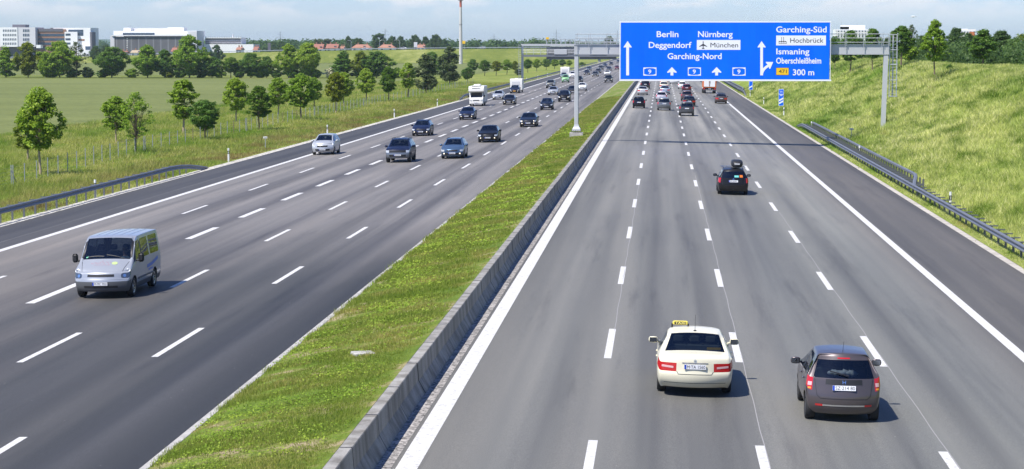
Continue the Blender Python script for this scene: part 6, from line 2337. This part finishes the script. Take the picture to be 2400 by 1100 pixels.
# ---- dark brown compact hatchback
jz = make_car(hatch_spec(rear_text='SZ·214 80', antenna=(3.15, 1.50, .30, .22), wiper=(3.80, 1.07, 3.70, 1.16), rpillar_black=False), 'hatchback_car', BROWN, 3)
vj = SKINS['hatchback_car']
mb = MB(); vj.ribbon(mb, vj.rear, [(-.41, .925), (.41, .925)], .12, 20, .004); mb.build('tailgate_garnish', M['black'], jz)
mb = MB()
for a, b in (((-.033, .965), (-.028, .885)), ((.033, .965), (.028, .885)), ((-.03, .925), (.03, .925))): vj.ribbon(mb, vj.rear, [a, b], .014, 4, .009)
mb.build('badge', M['chrome'], jz)
mb = MB(); vj.ribbon(mb, vj.rear, [(-.50, .40), (.50, .40)], .035, 20, .006); mb.build('chrome_strip', M['chrome'], jz)
for sg in (-1, 1):
    mb = MB(); vj.ribbon(mb, vj.rear, [(sg * .47, .40), (sg * .63, .405)], .05, 8, .008); mb.build('reflector', M['tail'], jz)
    mb = MB(); vj.ribbon(mb, vj.rear, [(sg * .715, .86), (sg * .80, .86)], .085, 8, .004); mb.build('reversing_lamp', M['tail_clear'], jz)
    mb = MB(); vj.ribbon(mb, vj.rear, [(sg * .73, .765), (sg * .80, .765)], .04, 8, .004); mb.build('turn_lamp', M['amber'], jz)
mb = MB(); vj.ribbon(mb, vj.rear, [(-.14, 1.425), (.14, 1.425)], .035, 10, .005); mb.build('brake_lamp', M['tail'], jz)
mb = MB()
for k in range(9): mb.lathe([(-.09, .01), (-.05, .05 + .02 * (k % 3)), (.05, .05), (.09, .01)], 8, 'x', (-.28 + k * .065, L2(hatch_spec(), 3.52) + .02 * (k % 2), 1.09 + .015 * (k % 2)))
mb.build('parcel_cloth', M['plate'], jz, True)
place(jz, 1973, 987, 'dark brown compact hatchback in the right carriageway foreground', 'car', GRR, oncoming=False)

# ---- black estate with roof box
gv = make_car(estate_spec(antenna=None, pm={}), 'estate_car', (0.012, 0.012, 0.014), 2)
L_ = 4.58
for s in (2.35, 3.45):
    mb = MB(); mb.box((0, L2(estate_spec(), s), 1.545), (1.42, .07, .035), bev=.01); mb.build('roof_bar', M['chrome'], gv)
rb = MB()
pr = [(-.95, .10, .10), (-.85, .26, .16), (-.4, .33, .2), (.5, .33, .2), (.9, .28, .17), (1.02, .14, .1)]
for (yy, hw, hh) in pr:
    for i in range(14):
        a = 2 * math.pi * i / 14
        c, s = math.cos(a), math.sin(a)
        rb.v.append((.22 + hw * (abs(c) ** .5) * (1 if c > 0 else -1), L2(estate_spec(), 2.95) + yy * -1, 1.565 + hh * .95 + hh * (abs(s) ** .6) * (1 if s > 0 else -1)))
n = 14
for k in range(len(pr) - 1):
    for i in range(n):
        j = (i + 1) % n; rb.f.append((k * n + i, k * n + j, (k + 1) * n + j, (k + 1) * n + i))
rb.f.append(tuple(range(n))); rb.f.append(tuple((len(pr) - 1) * n + i for i in range(n)))
box = rb.build('roof_box', M['black'], gv, True)
mb = MB(); mb.box((.20, L2(estate_spec(), 2.95) - 1.035, 1.76), (.30, .012, .05)); mb.build('roof_box_mark', M['plate'], box)
ve = SKINS['estate_car']
mb = MB(); ve.on(ve.rear, mb, 0, .91, .052, .006, 18, .55); mb.build('badge', M['chrome'], gv)
mb = MB(); ve.ribbon(mb, ve.rear, [(.05, 1.075), (.30, 1.075)], .12, 8, .005); mb.build('window_sticker', simple('teal_sticker', (.15, .55, .5), .5), gv)
mb = MB(); ve.ribbon(mb, ve.rear, [(.35, 1.085), (.52, 1.085)], .15, 8, .005); mb.build('window_sticker', simple('orange_sticker', (.75, .18, .02), .5), gv)
mb = MB(); mb.tube((0, -L_ / 2 + .05, .33), (0, -L_ / 2 - .10, .34), .025, n=6); mb.build('tow_hook', M['black'], gv)
place(gv, 1717, 456, 'black estate car with black roof box and orange window sticker', 'car', GRR, oncoming=False)

# ---- silver panel van
def van_spec():
    def part(face, i, k, jj, s):
        sd = 'right' if s > 0 else 'left'
        if face == 'top':
            if i == 2 and jj < 5: return 'windscreen' if jj < 4 else 'window_pillar'
            if i == 1 and False: return 'body'
            return 'body'
        if face == 'side':
            if k == 4 and i in (3, 5, 7): return 'side_window|%d|%s' % (i, sd)
            if k == 4 and i == 4: return 'window_pillar'
            if k == 4 and i == 2: return 'window_pillar'
            if k == 3 and i == 0: return 'headlight|' + sd
            if k == 3 and i == 9: return 'tail_light|' + sd
            if k == 0: return 'sill|' + sd
            if k == 1 and i in (0, 9): return 'bumper_side|%d|%s' % (i, sd)
            return 'body'
        if face == 'front':
            if k <= 1: return 'front_bumper'
            if k == 3 and jj >= 3: return 'headlight|' + sd
            return 'body'
        if k <= 1: return 'rear_bumper'
        if k == 4 and jj < 4: return 'rear_window'
        if k == 3 and jj == 4: return 'tail_light|' + sd
        return 'body'
    return dict(kind='van', L=4.83, w=.985, zl=(.24, .42, .66), ybelt=.99, part=part,
        st=[(0, 0, .86, .90, .92, .95), (.30, .34, .955, .985, .92, .985), (.98, .92, 1.21, 1.245, .91, 1), (1.10, 1.55, 1.22, 1.94, .84, 1), (1.95, 1.95, 1.22, 1.99, .85, 1), (2.08, 2.08, 1.22, 1.995, .85, 1), (3.10, 3.10, 1.22, 2.0, .855, 1), (3.22, 3.22, 1.22, 2.0, .855, 1), (4.50, 4.50, 1.22, 1.99, .855, 1), (4.74, 4.72, 1.21, 1.97, .85, 1), (4.83, 4.80, 1.17, 1.94, .83, .985)],
        zf=(.25, .38, .62, .68, .87, .895, .905), sf=(.07, .0, 0, .05, .10, .14, .19), bowf=.30, yf=(.93, .99, 1, 1, .985, .96, .93),
        zr=(.30, .42, .70, .95, 1.2, 1.8, 1.95), sr=(.04, 0, .02, .04, .05, .08, .12), bowr=.05, yr=(.95, .99, 1, 1, .985, .84, .77),
        bow=[0, .16, .14, .06, 0, 0, 0, 0, 0, 0], wr=.33, wb=(.90, 3.83), cabin=(1.3, 2.5, 1.0, .80), seats=((2.0, (-.45, 0, .45)),), seath=.5, mirror=None, mirror_paint=False, plates=((-.03, .52), (.0, .8)), lamp_crease=.6, front_text='M·MC 7021', handles=(1.75,), glass=(3, 5, 7), crown=.04, crease=.9, vcrease=.8, f3=.5, edge_crease=.55,
        pm={'side_window': 'glass_dark', 'bumper_side': 'greyplastic', 'headlight': 'lamp_dark'}, metal=.4)
van = make_car(van_spec(), 'panel_van', (0.40, 0.42, 0.45), 3)
vs = SKINS['panel_van']
mb = MB(); vs.ribbon(mb, vs.front, [(-.46, .79), (.46, .79)], .09, 24, .004); mb.build('grille', M['black'], van)
mb = MB(); vs.ribbon(mb, vs.front, [(-.86, .672), (.86, .672)], .032, 30, .006); mb.build('bumper_lip', paint((0.40, 0.42, 0.45), .4), van)
mb = MB(); vs.ribbon(mb, vs.front, [(-.58, .415), (.58, .415)], .075, 24, .004); mb.build('air_intake', M['black'], van)
for sg in (-1, 1):
    mb = MB(); vs.ribbon(mb, vs.top, [(sg * .70, L2(van_spec(), .36)), (sg * .82, L2(van_spec(), .90))], .014, 14, .004); mb.build('panel_gap', M['black'], van)
    mb = MB(); vs.on(vs.front, mb, sg * .79, .775, .055, .006, 16); mb.build('lamp_reflector', M['chrome'], van)
for s_ in (1.18, 2.02, 3.15):
    mb = MB(); vs.ribbon(mb, lambda a, b: vs.side(1, a, b), [(L2(van_spec(), s_), .46), (L2(van_spec(), s_), 1.18)]); mb.build('panel_gap', M['black'], van)
for k in range(5):
    pts = []
    for q in range(13):
        h, nn = vs.top(-.56 + k * .28, L2(van_spec(), 1.9 + 2.6 * q / 12)); pts.append(h + nn * .002)
    mb = MB(); mb.path(pts, [.008] * 13, 6); mb.build('roof_rib', paint((0.40, 0.42, 0.45), .4), van, True)
for sg in (-1, 1):
    mb = MB(); mb.box((sg * 1.155, L2(van_spec(), 1.22), 1.30), (.20, .13, .30), bev=.055); mb.tube((sg * .95, L2(van_spec(), 1.24), 1.20), (sg * 1.12, L2(van_spec(), 1.22), 1.20), .03); mb.build('mirror_housing', M['black'], van)
    mb = MB(); mb.box((sg * .99, L2(van_spec(), 2.5), .56), (.02, 2.2, .06), bev=.008); mb.build('side_moulding', M['greyplastic'], van)
# bonnet decal and the blue sweep on the flank (the letters cannot be read in the photo)
dec = simple('bonnet_script', (.36, .22, .27), .5); grn = simple('green_decal', (.42, .52, .22), .5); blu = simple('blue_decal', (.05, .16, .55), .4)
def hy(u): return L2(van_spec(), .86 - .42 * u)      # bonnet position: u 0 rear .. 1 front
mb = MB(); rr = random.Random(4); xx = .46
while xx > -.20:
    u = .38 + rr.uniform(-.12, .12); vs.ribbon(mb, vs.top, [(xx, hy(u)), (xx - .045, hy(u - rr.uniform(-.26, .26)))], .022, 3, .004); xx -= .05
vs.ribbon(mb, vs.top, [(.32, hy(.72)), (-.22, hy(.74))], .018, 10, .004)
mb.build('bonnet_lettering', dec, van)
mb = MB(); vs.on(vs.top, mb, -.36, hy(.42), .10, .004, 18); mb.build('bonnet_decal', grn, van)
for sg in (-1, 1):
    sidef = lambda a, b: vs.side(sg, a, b)
    mb = MB(); vs.ribbon(mb, sidef, [(L2(van_spec(), 2.7), .84), (L2(van_spec(), 3.4), .88), (L2(van_spec(), 4.3), 1.02)], .12, 10, .004)
    vs.ribbon(mb, sidef, [(L2(van_spec(), 2.9), .71), (L2(van_spec(), 3.5), .73)], .07, 8, .004); mb.build('side_decal', blu, van)
mb = MB()
vs.ribbon(mb, vs.top, [(-.62, L2(van_spec(), 1.0)), (.0, L2(van_spec(), 1.04))], .022, 10, .012); vs.ribbon(mb, vs.top, [(.08, L2(van_spec(), 1.0)), (.68, L2(van_spec(), 1.06))], .022, 10, .012); mb.build('wiper', M['black'], van)
mb = MB(); vs.ribbon(mb, vs.top, [(.72, L2(van_spec(), 1.06)), (.64, L2(van_spec(), 1.06))], .05, 4, .006); mb.build('window_sticker', simple('green_sticker', (.1, .5, .3), .5), van)
place(van, 247, 697, 'silver panel van with bonnet lettering nearest on the left carriageway', 'van', GL)

# the van driver (left-hand drive: on the picture's right), only head, shoulders and arms show behind the windscreen
def driver():
    e = Matrix.Translation(van.location) @ Euler(van.rotation_euler).to_matrix().to_4x4()
    X0, Y0 = -.45, L2(van_spec(), 1.98) + .12
    pts = [(0, 0, .62), (0, .01, .82), (0, .02, 1.06), (0, .03, 1.22), (0, .05, 1.32), (0, .07, 1.42), (0, .085, 1.50), (0, .08, 1.57),
           (-.17, .03, 1.18), (.17, .03, 1.18), (-.24, .12, .98), (.24, .12, .98), (-.16, .36, 1.06), (.16, .36, 1.06), (-.13, .43, 1.09), (.13, .43, 1.09)]
    ed = [(0, 1), (1, 2), (2, 3), (3, 4), (4, 5), (5, 6), (6, 7), (3, 8), (3, 9), (8, 10), (9, 11), (10, 12), (11, 13), (12, 14), (13, 15)]
    rad = [.17, .16, .18, .12, .055, .085, .095, .07, .075, .075, .055, .055, .04, .04, .035, .035]
    me = bpy.data.meshes.new('person'); me.from_pydata([(X0 + a, Y0 + b, c) for a, b, c in pts], ed, [])
    o = bpy.data.objects.new('person', me); COL.objects.link(o)
    sk = o.modifiers.new('skin', 'SKIN')
    for v, r in zip(me.skin_vertices[0].data, rad): v.radius = (r, r * .85)
    me.skin_vertices[0].data[0].use_root = True
    ss = o.modifiers.new('sub', 'SUBSURF'); ss.levels = 2; ss.render_levels = 2
    t = NT('driver_skin_and_shirt'); z = t.xyz(t.obj())[2]
    t.done(t.pbsdf(t.mix(t.math('GREATER_THAN', z, 1.30), (.20, .27, .36), (.45, .27, .20)), .7))
    me.materials.append(t.m)
    o.matrix_world = e; o.location = van.location; o.rotation_euler = van.rotation_euler
    tag(o, 'driver in a blue-grey shirt behind the windscreen of the silver van', 'person')
    h = MB(); h.lathe([(1.47, .094), (1.53, .102), (1.58, .088), (1.615, .045), (1.625, .004)], 14, 'z', (X0, Y0 + .065, 0)); h.build('hair', simple('brown_hair', (.05, .035, .025), .8), o, True)
driver()

# ---- shared prototypes for the other traffic, each first used in place, then copied
PROTO = {}
def car(kind, col, px, py, label, oncoming, metal=.35, yaw=0.0, cat='car', lit=None, X=None, scale=None):
    mk = {'sedan': lambda: make_car(sedan_spec(L=4.72, w=.90, metal=.3), 'sedan_car', col, 2),
          'estate': lambda: make_car(estate_spec(), 'estate_car', col, 2),
          'hatch': lambda: make_car(hatch_spec(), 'hatchback_car', col, 2),
          'mpv': lambda: make_car(mpv_spec(), 'minivan_car', col, 2),
          'suv': lambda: make_car(suv_spec(), 'suv_car', col, 2)}
    if kind not in PROTO:
        r = mk[kind](); PROTO[kind] = r
    else:
        r = copy_tree(PROTO[kind])
    repaint(r, col, metal)
    if kind == 'suv': set_part(r, 'front_bumper', paint((0.17, 0.19, 0.22), .4) if lit == 'silverbumper' else M['greyplastic'])
    g = GL if oncoming else GRR
    place(r, px, py, label, cat, g, yaw, oncoming, X)
    if scale: r.scale = scale
    if lit:
        mb = MB()
        for sg in (-1, 1):
            if lit == 'fog' or lit == 'head':
                sp = {'sedan': (.62, 2.18, .40), 'estate': (.60, 2.12, .40), 'suv': (.66, 2.2, .52), 'mpv': (.6, 2.0, .42), 'hatch': (.58, 1.8, .40)}[kind]
                q = MB(); q.lathe([(-.02, .01), (.02, .055), (.03, .045), (.04, .01)], 12, 'y', (sg * sp[0], sp[1] + .03, sp[2] + (.24 if lit == 'head' else 0)))
                q.build('fog_lamp' if lit == 'fog' else 'head_lamp', M['lamp_on'], r)
    return r

# the nearest of each kind first: these carry most detail
car('mpv', SILVER, 758, 363, 'silver compact minivan on the left lane edge, nearest to the verge', True, .35)
car('suv', DKBLUE, 934, 381, 'dark blue off-road car with silver front bumper and pale round headlights', True, .3, lit='silverbumper')
car('estate', GREYB, 1061, 372, 'grey-blue estate car with lit fog lamps beside the dark off-road car', True, .5, lit='fog')
car('sedan', BLACK, 1144, 334, 'black sedan with chrome grille and lit yellow fog lamps', True, .2, lit='fog')
car('estate', DKBLUE, 987, 319, 'dark blue estate in the lane behind the dark off-road car', True, .3)
car('sedan', NAVY, 1238, 298, 'dark sedan with twin bright headlights straddling the dashed line', True, .3, lit='head')
car('sedan', DKBLUE, 1094, 281, 'dark blue sedan alone right below the motorhome', True, .3)
car('sedan', (0.014, 0.014, 0.018), 1193, 246, 'dark sedan below the car towing the near caravan', True, .3)
car('hatch', NAVY, 1281, 258, 'dark hatchback left of the big black minivan', True, .3)
car('mpv', BLACK, 1322, 239, 'black minivan with lit headlights left of the gantry pole', True, .2, lit='head', scale=(1.04, 1.04, 1.08))
car('sedan', SILVER, 1167, 234, 'silver saloon directly behind the motorhome in the outer lane', True, .35)
car('sedan', (0.42, 0.44, 0.46), 1296, 223, 'silver sedan left behind the black minivan', True, .35)
car('suv', (0.20, 0.20, 0.17), 1290, 207, 'olive grey off-road car above the silver sedan', True, .4)
car('hatch', (0.23, 0.46, 0.22), 1325, 194, 'light green small car in front of the far caravan', True, .1, scale=(1.02, 1.02, 1.2))
car('mpv', WHITE, 1342, 184, 'white minivan right behind the light green car', True, .0, scale=(1.05, 1.05, 1.15))
car('suv', BLACK, 1356, 196, 'black off-road car half hidden by the gantry pole', True, .2)
car('hatch', WHITE, 1364, 213, 'white small car just right of the gantry pole', True, .0)
car('sedan', (0.02, 0.02, 0.022), 1342, 221, 'dark car overlapped by the gantry pole at its right', True, .3)
car('suv', (0.012, 0.014, 0.018), 1426, 194, 'black off-road car nearest to the median at the sign edge', True, .2, lit='head')
car('sedan', WHITE, 1423, 177, 'white low sports car at the far left of the blue sign', True, .0)
car('sedan', DGREY, 1395, 180, 'dark grey sedan left of the white sports car', True, .3)
car('estate', (0.02, 0.02, 0.03), 1375, 176, 'dark estate with red lamps left of the dark grey sedan', True, .3)
car('sedan', (0.03, 0.03, 0.035), 1402, 172, 'dark sedan behind the dark grey sedan', True, .3)
car('sedan', (0.10, 0.12, 0.15), 1380, 166, 'blue-grey sedan in the outer lane under the display gantry', True, .4)
car('suv', DGREY, 1408, 165, 'grey off-road car with bright headlights, distant', True, .3)
car('sedan', (0.03, 0.035, 0.05), 1427, 166, 'dark car just behind the white sports car', True, .3)
car('mpv', (0.06, 0.07, 0.10), 1418, 158, 'dark distant minivan with a yellow lamp glint', True, .3)
car('sedan', (0.015, 0.015, 0.02), 1432, 153, 'dark distant sedan near the far bridge', True, .3)
car('hatch', (0.14, 0.03, 0.035), 1446, 164, 'dark red car cut off by the edge of the blue sign', True, .3)
car('sedan', (0.03, 0.05, 0.10), 1449, 147, 'farthest blue car before the bridge at the sign edge', True, .3)

car('suv', DGREY, 1609, 272, 'dark grey compact off-road car straddling the dashed line on the right carriageway', False, .4)
car('estate', (0.16, 0.17, 0.18), 1556, 259, 'mid grey off-road estate in the second lane, right carriageway', False, .4, scale=(1.02, 1, 1.12))
car('hatch', BLACK, 1497, 254, 'black hatchback in the lane beside the concrete barrier', False, .2)
car('sedan', (0.075, 0.055, 0.05), 1690, 243, 'brown sedan in the outermost lane behind the orange and white truck', False, .4)
car('sedan', (0.014, 0.014, 0.017), 1615, 250, 'black sedan just ahead of the dark grey off-road car', False, .2)
car('mpv', (0.13, 0.085, 0.085), 1609, 237, 'reddish brown minivan ahead of the black sedan', False, .4)
car('hatch', (0.50, 0.47, 0.52), 1550, 238, 'pale lilac hatchback ahead of the mid grey estate', False, .2)
car('sedan', (0.36, 0.44, 0.54), 1558, 221, 'light blue silver sedan ahead of the pale lilac hatchback', False, .35)
car('sedan', (0.62, 0.58, 0.46), 1556, 210, 'beige taxi-coloured sedan ahead of the light blue sedan', False, .0)
car('sedan', (0.60, 0.60, 0.60), 1506, 223, 'white silver sedan in the lane beside the barrier', False, .2)
car('suv', (0.012, 0.012, 0.016), 1512, 209, 'black off-road car ahead of the white silver sedan', False, .2)
car('estate', (0.10, 0.02, 0.025), 1609, 216, 'dark red estate ahead of the reddish brown minivan', False, .3)
car('hatch', WHITE, 1599, 209, 'white hatchback left ahead of the dark red estate', False, .0)
car('estate', (0.66, 0.62, 0.48), 1556, 201, 'cream car just under the lower edge of the blue sign', False, .0)
car('mpv', WHITE, 1579, 197, 'white minivan just under the middle of the blue sign', False, .0)
car('sedan', (0.12, 0.02, 0.02), 1599, 191.5, 'dark red sedan barely showing under the blue sign', False, .3)

# ---- motorhome
def rbox(mb, c, d, b): return mb.box(c, d, bev=b)
def wheels_for(root, xs, ys, r, w=.22):
    t, rim, gap = wheel_mesh(r, w)
    for y in ys:
        for sg in (-1, 1):
            e = link_mesh('wheel', t, None, root); e.location = (sg * xs, y, r)
            if sg > 0: e.rotation_euler = (0, 0, math.pi)
            link_mesh('rim', rim, None, e)
def motorhome():
    r = empty('motorhome')
    cream = simple('motorhome_cream', (.70, .69, .64), .35, var=.05, vscale=1)
    L = 6.6
    b = MB(); rbox(b, (0, -.85, 1.72), (2.26, 4.9, 2.36), .10); b.build('living_cabin', cream, r)
    # alcove over the cab, sloping front
    a = MB()
    sec = [(1.58, 2.02), (1.58, 2.90), (2.35, 2.90), (2.92, 2.55), (2.98, 2.20), (2.85, 2.04)]
    for sx in (-1.11, 1.11): a.v += [(sx, y, z) for y, z in sec]
    n = len(sec)
    for i in range(n): a.f.append((i, (i + 1) % n, n + (i + 1) % n, n + i))
    a.f.append(tuple(range(n))); a.f.append(tuple(n + i for i in range(n)))
    al = a.build('alcove', cream, r)
    m = MB(); m.quad((-.62, 2.80, 2.64), (.62, 2.80, 2.64), (.62, 2.93, 2.565), (-.62, 2.93, 2.565)); m.v = [(x, y + .015, z + .02) for x, y, z in m.v]; m.build('front_window', M['glass_dark'], al)
    # cab
    c = MB()
    sec = [(1.55, .35), (1.55, 2.06), (2.25, 2.04), (2.72, 1.22), (3.22, 1.06), (3.30, .70), (3.30, .38)]
    for sx, k in ((-.98, 0), (.98, 0)): c.v += [(sx * (1.0 if z < 1.3 else .92), y, z) for y, z in sec]
    n = len(sec)
    for i in range(n): c.f.append((i, (i + 1) % n, n + (i + 1) % n, n + i))
    c.f.append(tuple(range(n))); c.f.append(tuple(n + i for i in range(n)))
    cab = c.build('cab', cream, r)
    def fp(y, z, d=.012): return (y + d, z + d * .5)
    m = MB(); m.quad((-.86, 2.70 + .02, 1.27), (.86, 2.72, 1.27), (.78, 2.30, 1.97), (-.78, 2.30, 1.97)); m.build('windscreen', M['glass_dark'], cab)
    for sg in (-1, 1):
        m = MB(); x = sg * .965; m.quad((x + sg * .02, 2.55, 1.28), (x + sg * .02, 1.75, 1.28), (x - sg * .03, 1.75, 1.92), (x - sg * .03, 2.2, 1.92)); m.build('side_window', M['glass_dark'], cab)
        m = MB(); m.box((sg * .78, 3.30, .84), (.34, .05, .17), bev=.02); m.build('headlight', M['lamp'], cab)
        m = MB(); m.box((sg * 1.16, 2.45, 1.45), (.16, .10, .30), bev=.03); m.tube((sg * .96, 2.5, 1.35), (sg * 1.1, 2.45, 1.4), .03); m.build('wing_mirror', M['black'], cab)
        m = MB(); m.box((sg * 1.132, -.6, 1.9), (.02, 1.0, .5), bev=.005); m.build('side_window', M['glass_dark'], r)
    m = MB(); m.box((0, 3.305, .84), (.95, .03, .12), bev=.01); m.build('grille', M['black'], cab)
    m = MB(); m.box((0, 3.31, .48), (1.98, .12, .30), bev=.05); m.build('front_bumper', cream, cab)
    plate(r, 0, 3.385, .50, False)
    m = MB(); m.box((0, .6, 3.02), (1.0, 1.5, .26), bev=.08); m.build('roof_unit', cream, r)
    m = MB(); m.box((0, 2.32, 2.93), (1.4, .5, .05), bev=.02); m.build('roof_hatch', M['white'], r)
    m = MB(); m.box((0, -.85, .50), (2.1, 4.8, .32)); m.build('underbody', M['greyplastic'], r)
    wheels_for(r, .86, (2.45, -1.25), .34)
    r['wb0'], r['wb1'], r['len'] = .85, 4.55, L
    return r
mh = motorhome()
place(mh, 1117, 249, 'white motorhome with overhanging alcove in the outer left lane', 'motorhome', GL)

# ---- caravans with their towing cars
def caravan(px, py, label):
    r = empty('caravan')
    wht = simple('caravan_white', (.70, .69, .65), .35, var=.04, vscale=1)
    b = MB(); sec = [(-2.5, .50), (-2.5, 1.6), (-2.35, 2.45), (-2.1, 2.58), (2.0, 2.58), (2.28, 2.40), (2.42, 1.5), (2.45, .50)]
    for sx in (-1.13, 1.13): b.v += [(sx, y, z) for y, z in sec]
    n = len(sec)
    for i in range(n): b.f.append((i, (i + 1) % n, n + (i + 1) % n, n + i))
    b.f.append(tuple(range(n))); b.f.append(tuple(n + i for i in range(n)))
    bd = b.build('body', wht, r)
    m = MB(); m.quad((-.75, 2.455, 1.45), (.75, 2.455, 1.45), (.75, 2.355, 2.05), (-.75, 2.355, 2.05)); m.build('front_window', simple('caravan_window', (.5, .5, .5), .15), bd)
    for sg in (-1, 1):
        m = MB(); m.box((sg * 1.135, .9, 1.75), (.02, .9, .5)); m.build('side_window', M['glass_dark'], bd)
    m = MB(); m.box((0, 0, .46), (1.8, 4.6, .14)); m.tube((0, 2.4, .48), (0, 3.6, .45), .05); m.build('chassis', M['raildark'], r)
    m = MB(); m.box((0, .3, 2.63), (.6, .6, .12), bev=.03); m.build('roof_hatch', wht, r)
    wheels_for(r, .98, (-.1,), .31)
    r['wb0'], r['wb1'], r['len'] = 2.4, 2.6, 5.0
    place(r, px, py, label, 'caravan', GL)
    return r
c1 = car('estate', (0.012, 0.016, 0.04), 1206, 219, 'dark blue car with yellow number plate towing the near caravan', True, .3)
for ch in list(c1.children):
    if ch.name.startswith('number_plate'): 
        pass
mb = MB(); mb.box((0, 2.315, .43), (.50, .012, .12)); mb.build('yellow_plate', M['plateyellow'], c1)
v1 = caravan(1213, 214, 'white caravan towed by the dark blue car with yellow plate')
v1.location = (c1.location.x - .1, c1.location.y + 6.6, ground(c1.location.x, c1.location.y))
c2 = car('estate', (0.16, 0.22, 0.24), 1321, 183, 'teal grey car towing the far white caravan, behind the light green car', True, .3)
v2 = caravan(1327, 180, 'tall white caravan behind the light green car, farthest one')
v2.location = (c2.location.x + .1, c2.location.y + 6.6, ground(c2.location.x, c2.location.y))
v2.scale = (1.08, 1.05, 1.12)

# ---- lorry
def lorry():
    r = empty('box_lorry')
    org = simple('lorry_orange', (.62, .14, .02), .4)
    b = MB(); b.box((0, -.9, 2.30), (2.46, 6.4, 2.55), bev=.05); bx_ = b.build('cargo_box', org, r)
    for sg in (-1, 1):
        m = MB(); m.box((sg * .52, -4.125, 2.32), (.98, .05, 2.22), bev=.015); d = m.build('rear_door', M['white'], r)
        m = MB(); m.tube((sg * .08, -4.16, 1.3), (sg * .08, -4.16, 3.3), .022, n=6); m.box((sg * .10, -4.17, 2.1), (.05, .04, .5)); m.build('door_bar', M['raildark'], d)
        m = MB(); m.box((sg * .98, -4.05, .82), (.42, .10, .16), bev=.02); m.build('tail_light', M['tail'], r)
        m = MB(); m.box((sg * 1.0, -3.2, .50), (.40, .05, .55)); m.build('mud_flap', M['black'], r)
        m = MB(); m.box((sg * 1.42, 3.55, 2.2), (.20, .16, .62), bev=.04); m.tube((sg * 1.15, 3.6, 2.3), (sg * 1.36, 3.55, 2.3), .03); m.build('wing_mirror', M['black'], r)
    m = MB(); m.box((0, -3.98, .62), (2.3, .14, .16), bev=.02); m.build('underrun_bar', M['raildark'], r)
    m = MB(); m.box((0, -.3, .80), (.9, 7.2, .28)); m.build('chassis', M['black'], r)
    m = MB(); m.box((0, 3.35, 1.75), (2.38, 1.85, 2.30), bev=.14); cab = m.build('cab', M['white'], r)
    m = MB(); m.quad((-1.0, 4.29, 1.75), (1.0, 4.29, 1.75), (1.0, 4.29, 2.6), (-1.0, 4.29, 2.6)); m.build('windscreen', M['glass_dark'], cab)
    plate(r, 0, -4.08, .82, True)
    t, rim, gap = wheel_mesh(.48, .30)
    for y in (3.0, -2.4):
        for sg in (-1, 1):
            for off in ((0,) if y > 0 else (0, -.32)):
                e = link_mesh('wheel', t, None, r); e.location = (sg * (1.07 + off), y, .48)
                if sg > 0: e.rotation_euler = (0, 0, math.pi)
                link_mesh('rim', rim, None, e)
    r['wb0'], r['wb1'], r['len'] = 1.2, 6.6, 8.4
    place(r, 1662, 219, 'white and orange box lorry seen from behind under the blue sign', 'lorry', GRR, oncoming=False)
lorry()

# cars on the crossing road, a few pixels each
def far_car(kind, col, px, label):
    r = copy_tree(PROTO[kind]); repaint(r, col, 0)
    p = at(px, 115, 1155)
    z = np.interp(p.x, [e.x for e in EMB], [e.z for e in EMB])
    r.location = (p.x, 1157, z + .04); r.rotation_euler = (0, 0, math.pi / 2)
    tag(r, label, 'car', 'vehicles on the crossing road')
far_car('sedan', WHITE, 943, 'white car on the crossing road right of the orange roofs')
far_car('sedan', SILVER, 853, 'silver car on the crossing road below the left orange roof')
far_car('mpv', WHITE, 93, 'white minivan on the crossing road at the white office block')
far_car('mpv', WHITE, 200, 'white minivan on the crossing road right of the office complex')
far_car('sedan', SILVER, 1128, 'silver car on the crossing road right of the mast')

# ============================================================ haze
def haze():
    o = MB().box((0, 5450, 36), (12600, 12100, 76.5)).build('haze', None)
    t = NT('thin_summer_haze')
    v = t.n.new('ShaderNodeVolumePrincipled')
    v.inputs['Color'].default_value = (0.72, 0.85, 1.0, 1)
    v.inputs['Density'].default_value = 0.00007
    v.inputs['Anisotropy'].default_value = 0.3
    t.l.new(v.outputs[0], t.out.inputs['Volume'])
    o.data.materials.append(t.m)
    tag(o, 'thin bluish summer haze fading the far hills and woods', 'haze', kind='stuff')
haze()
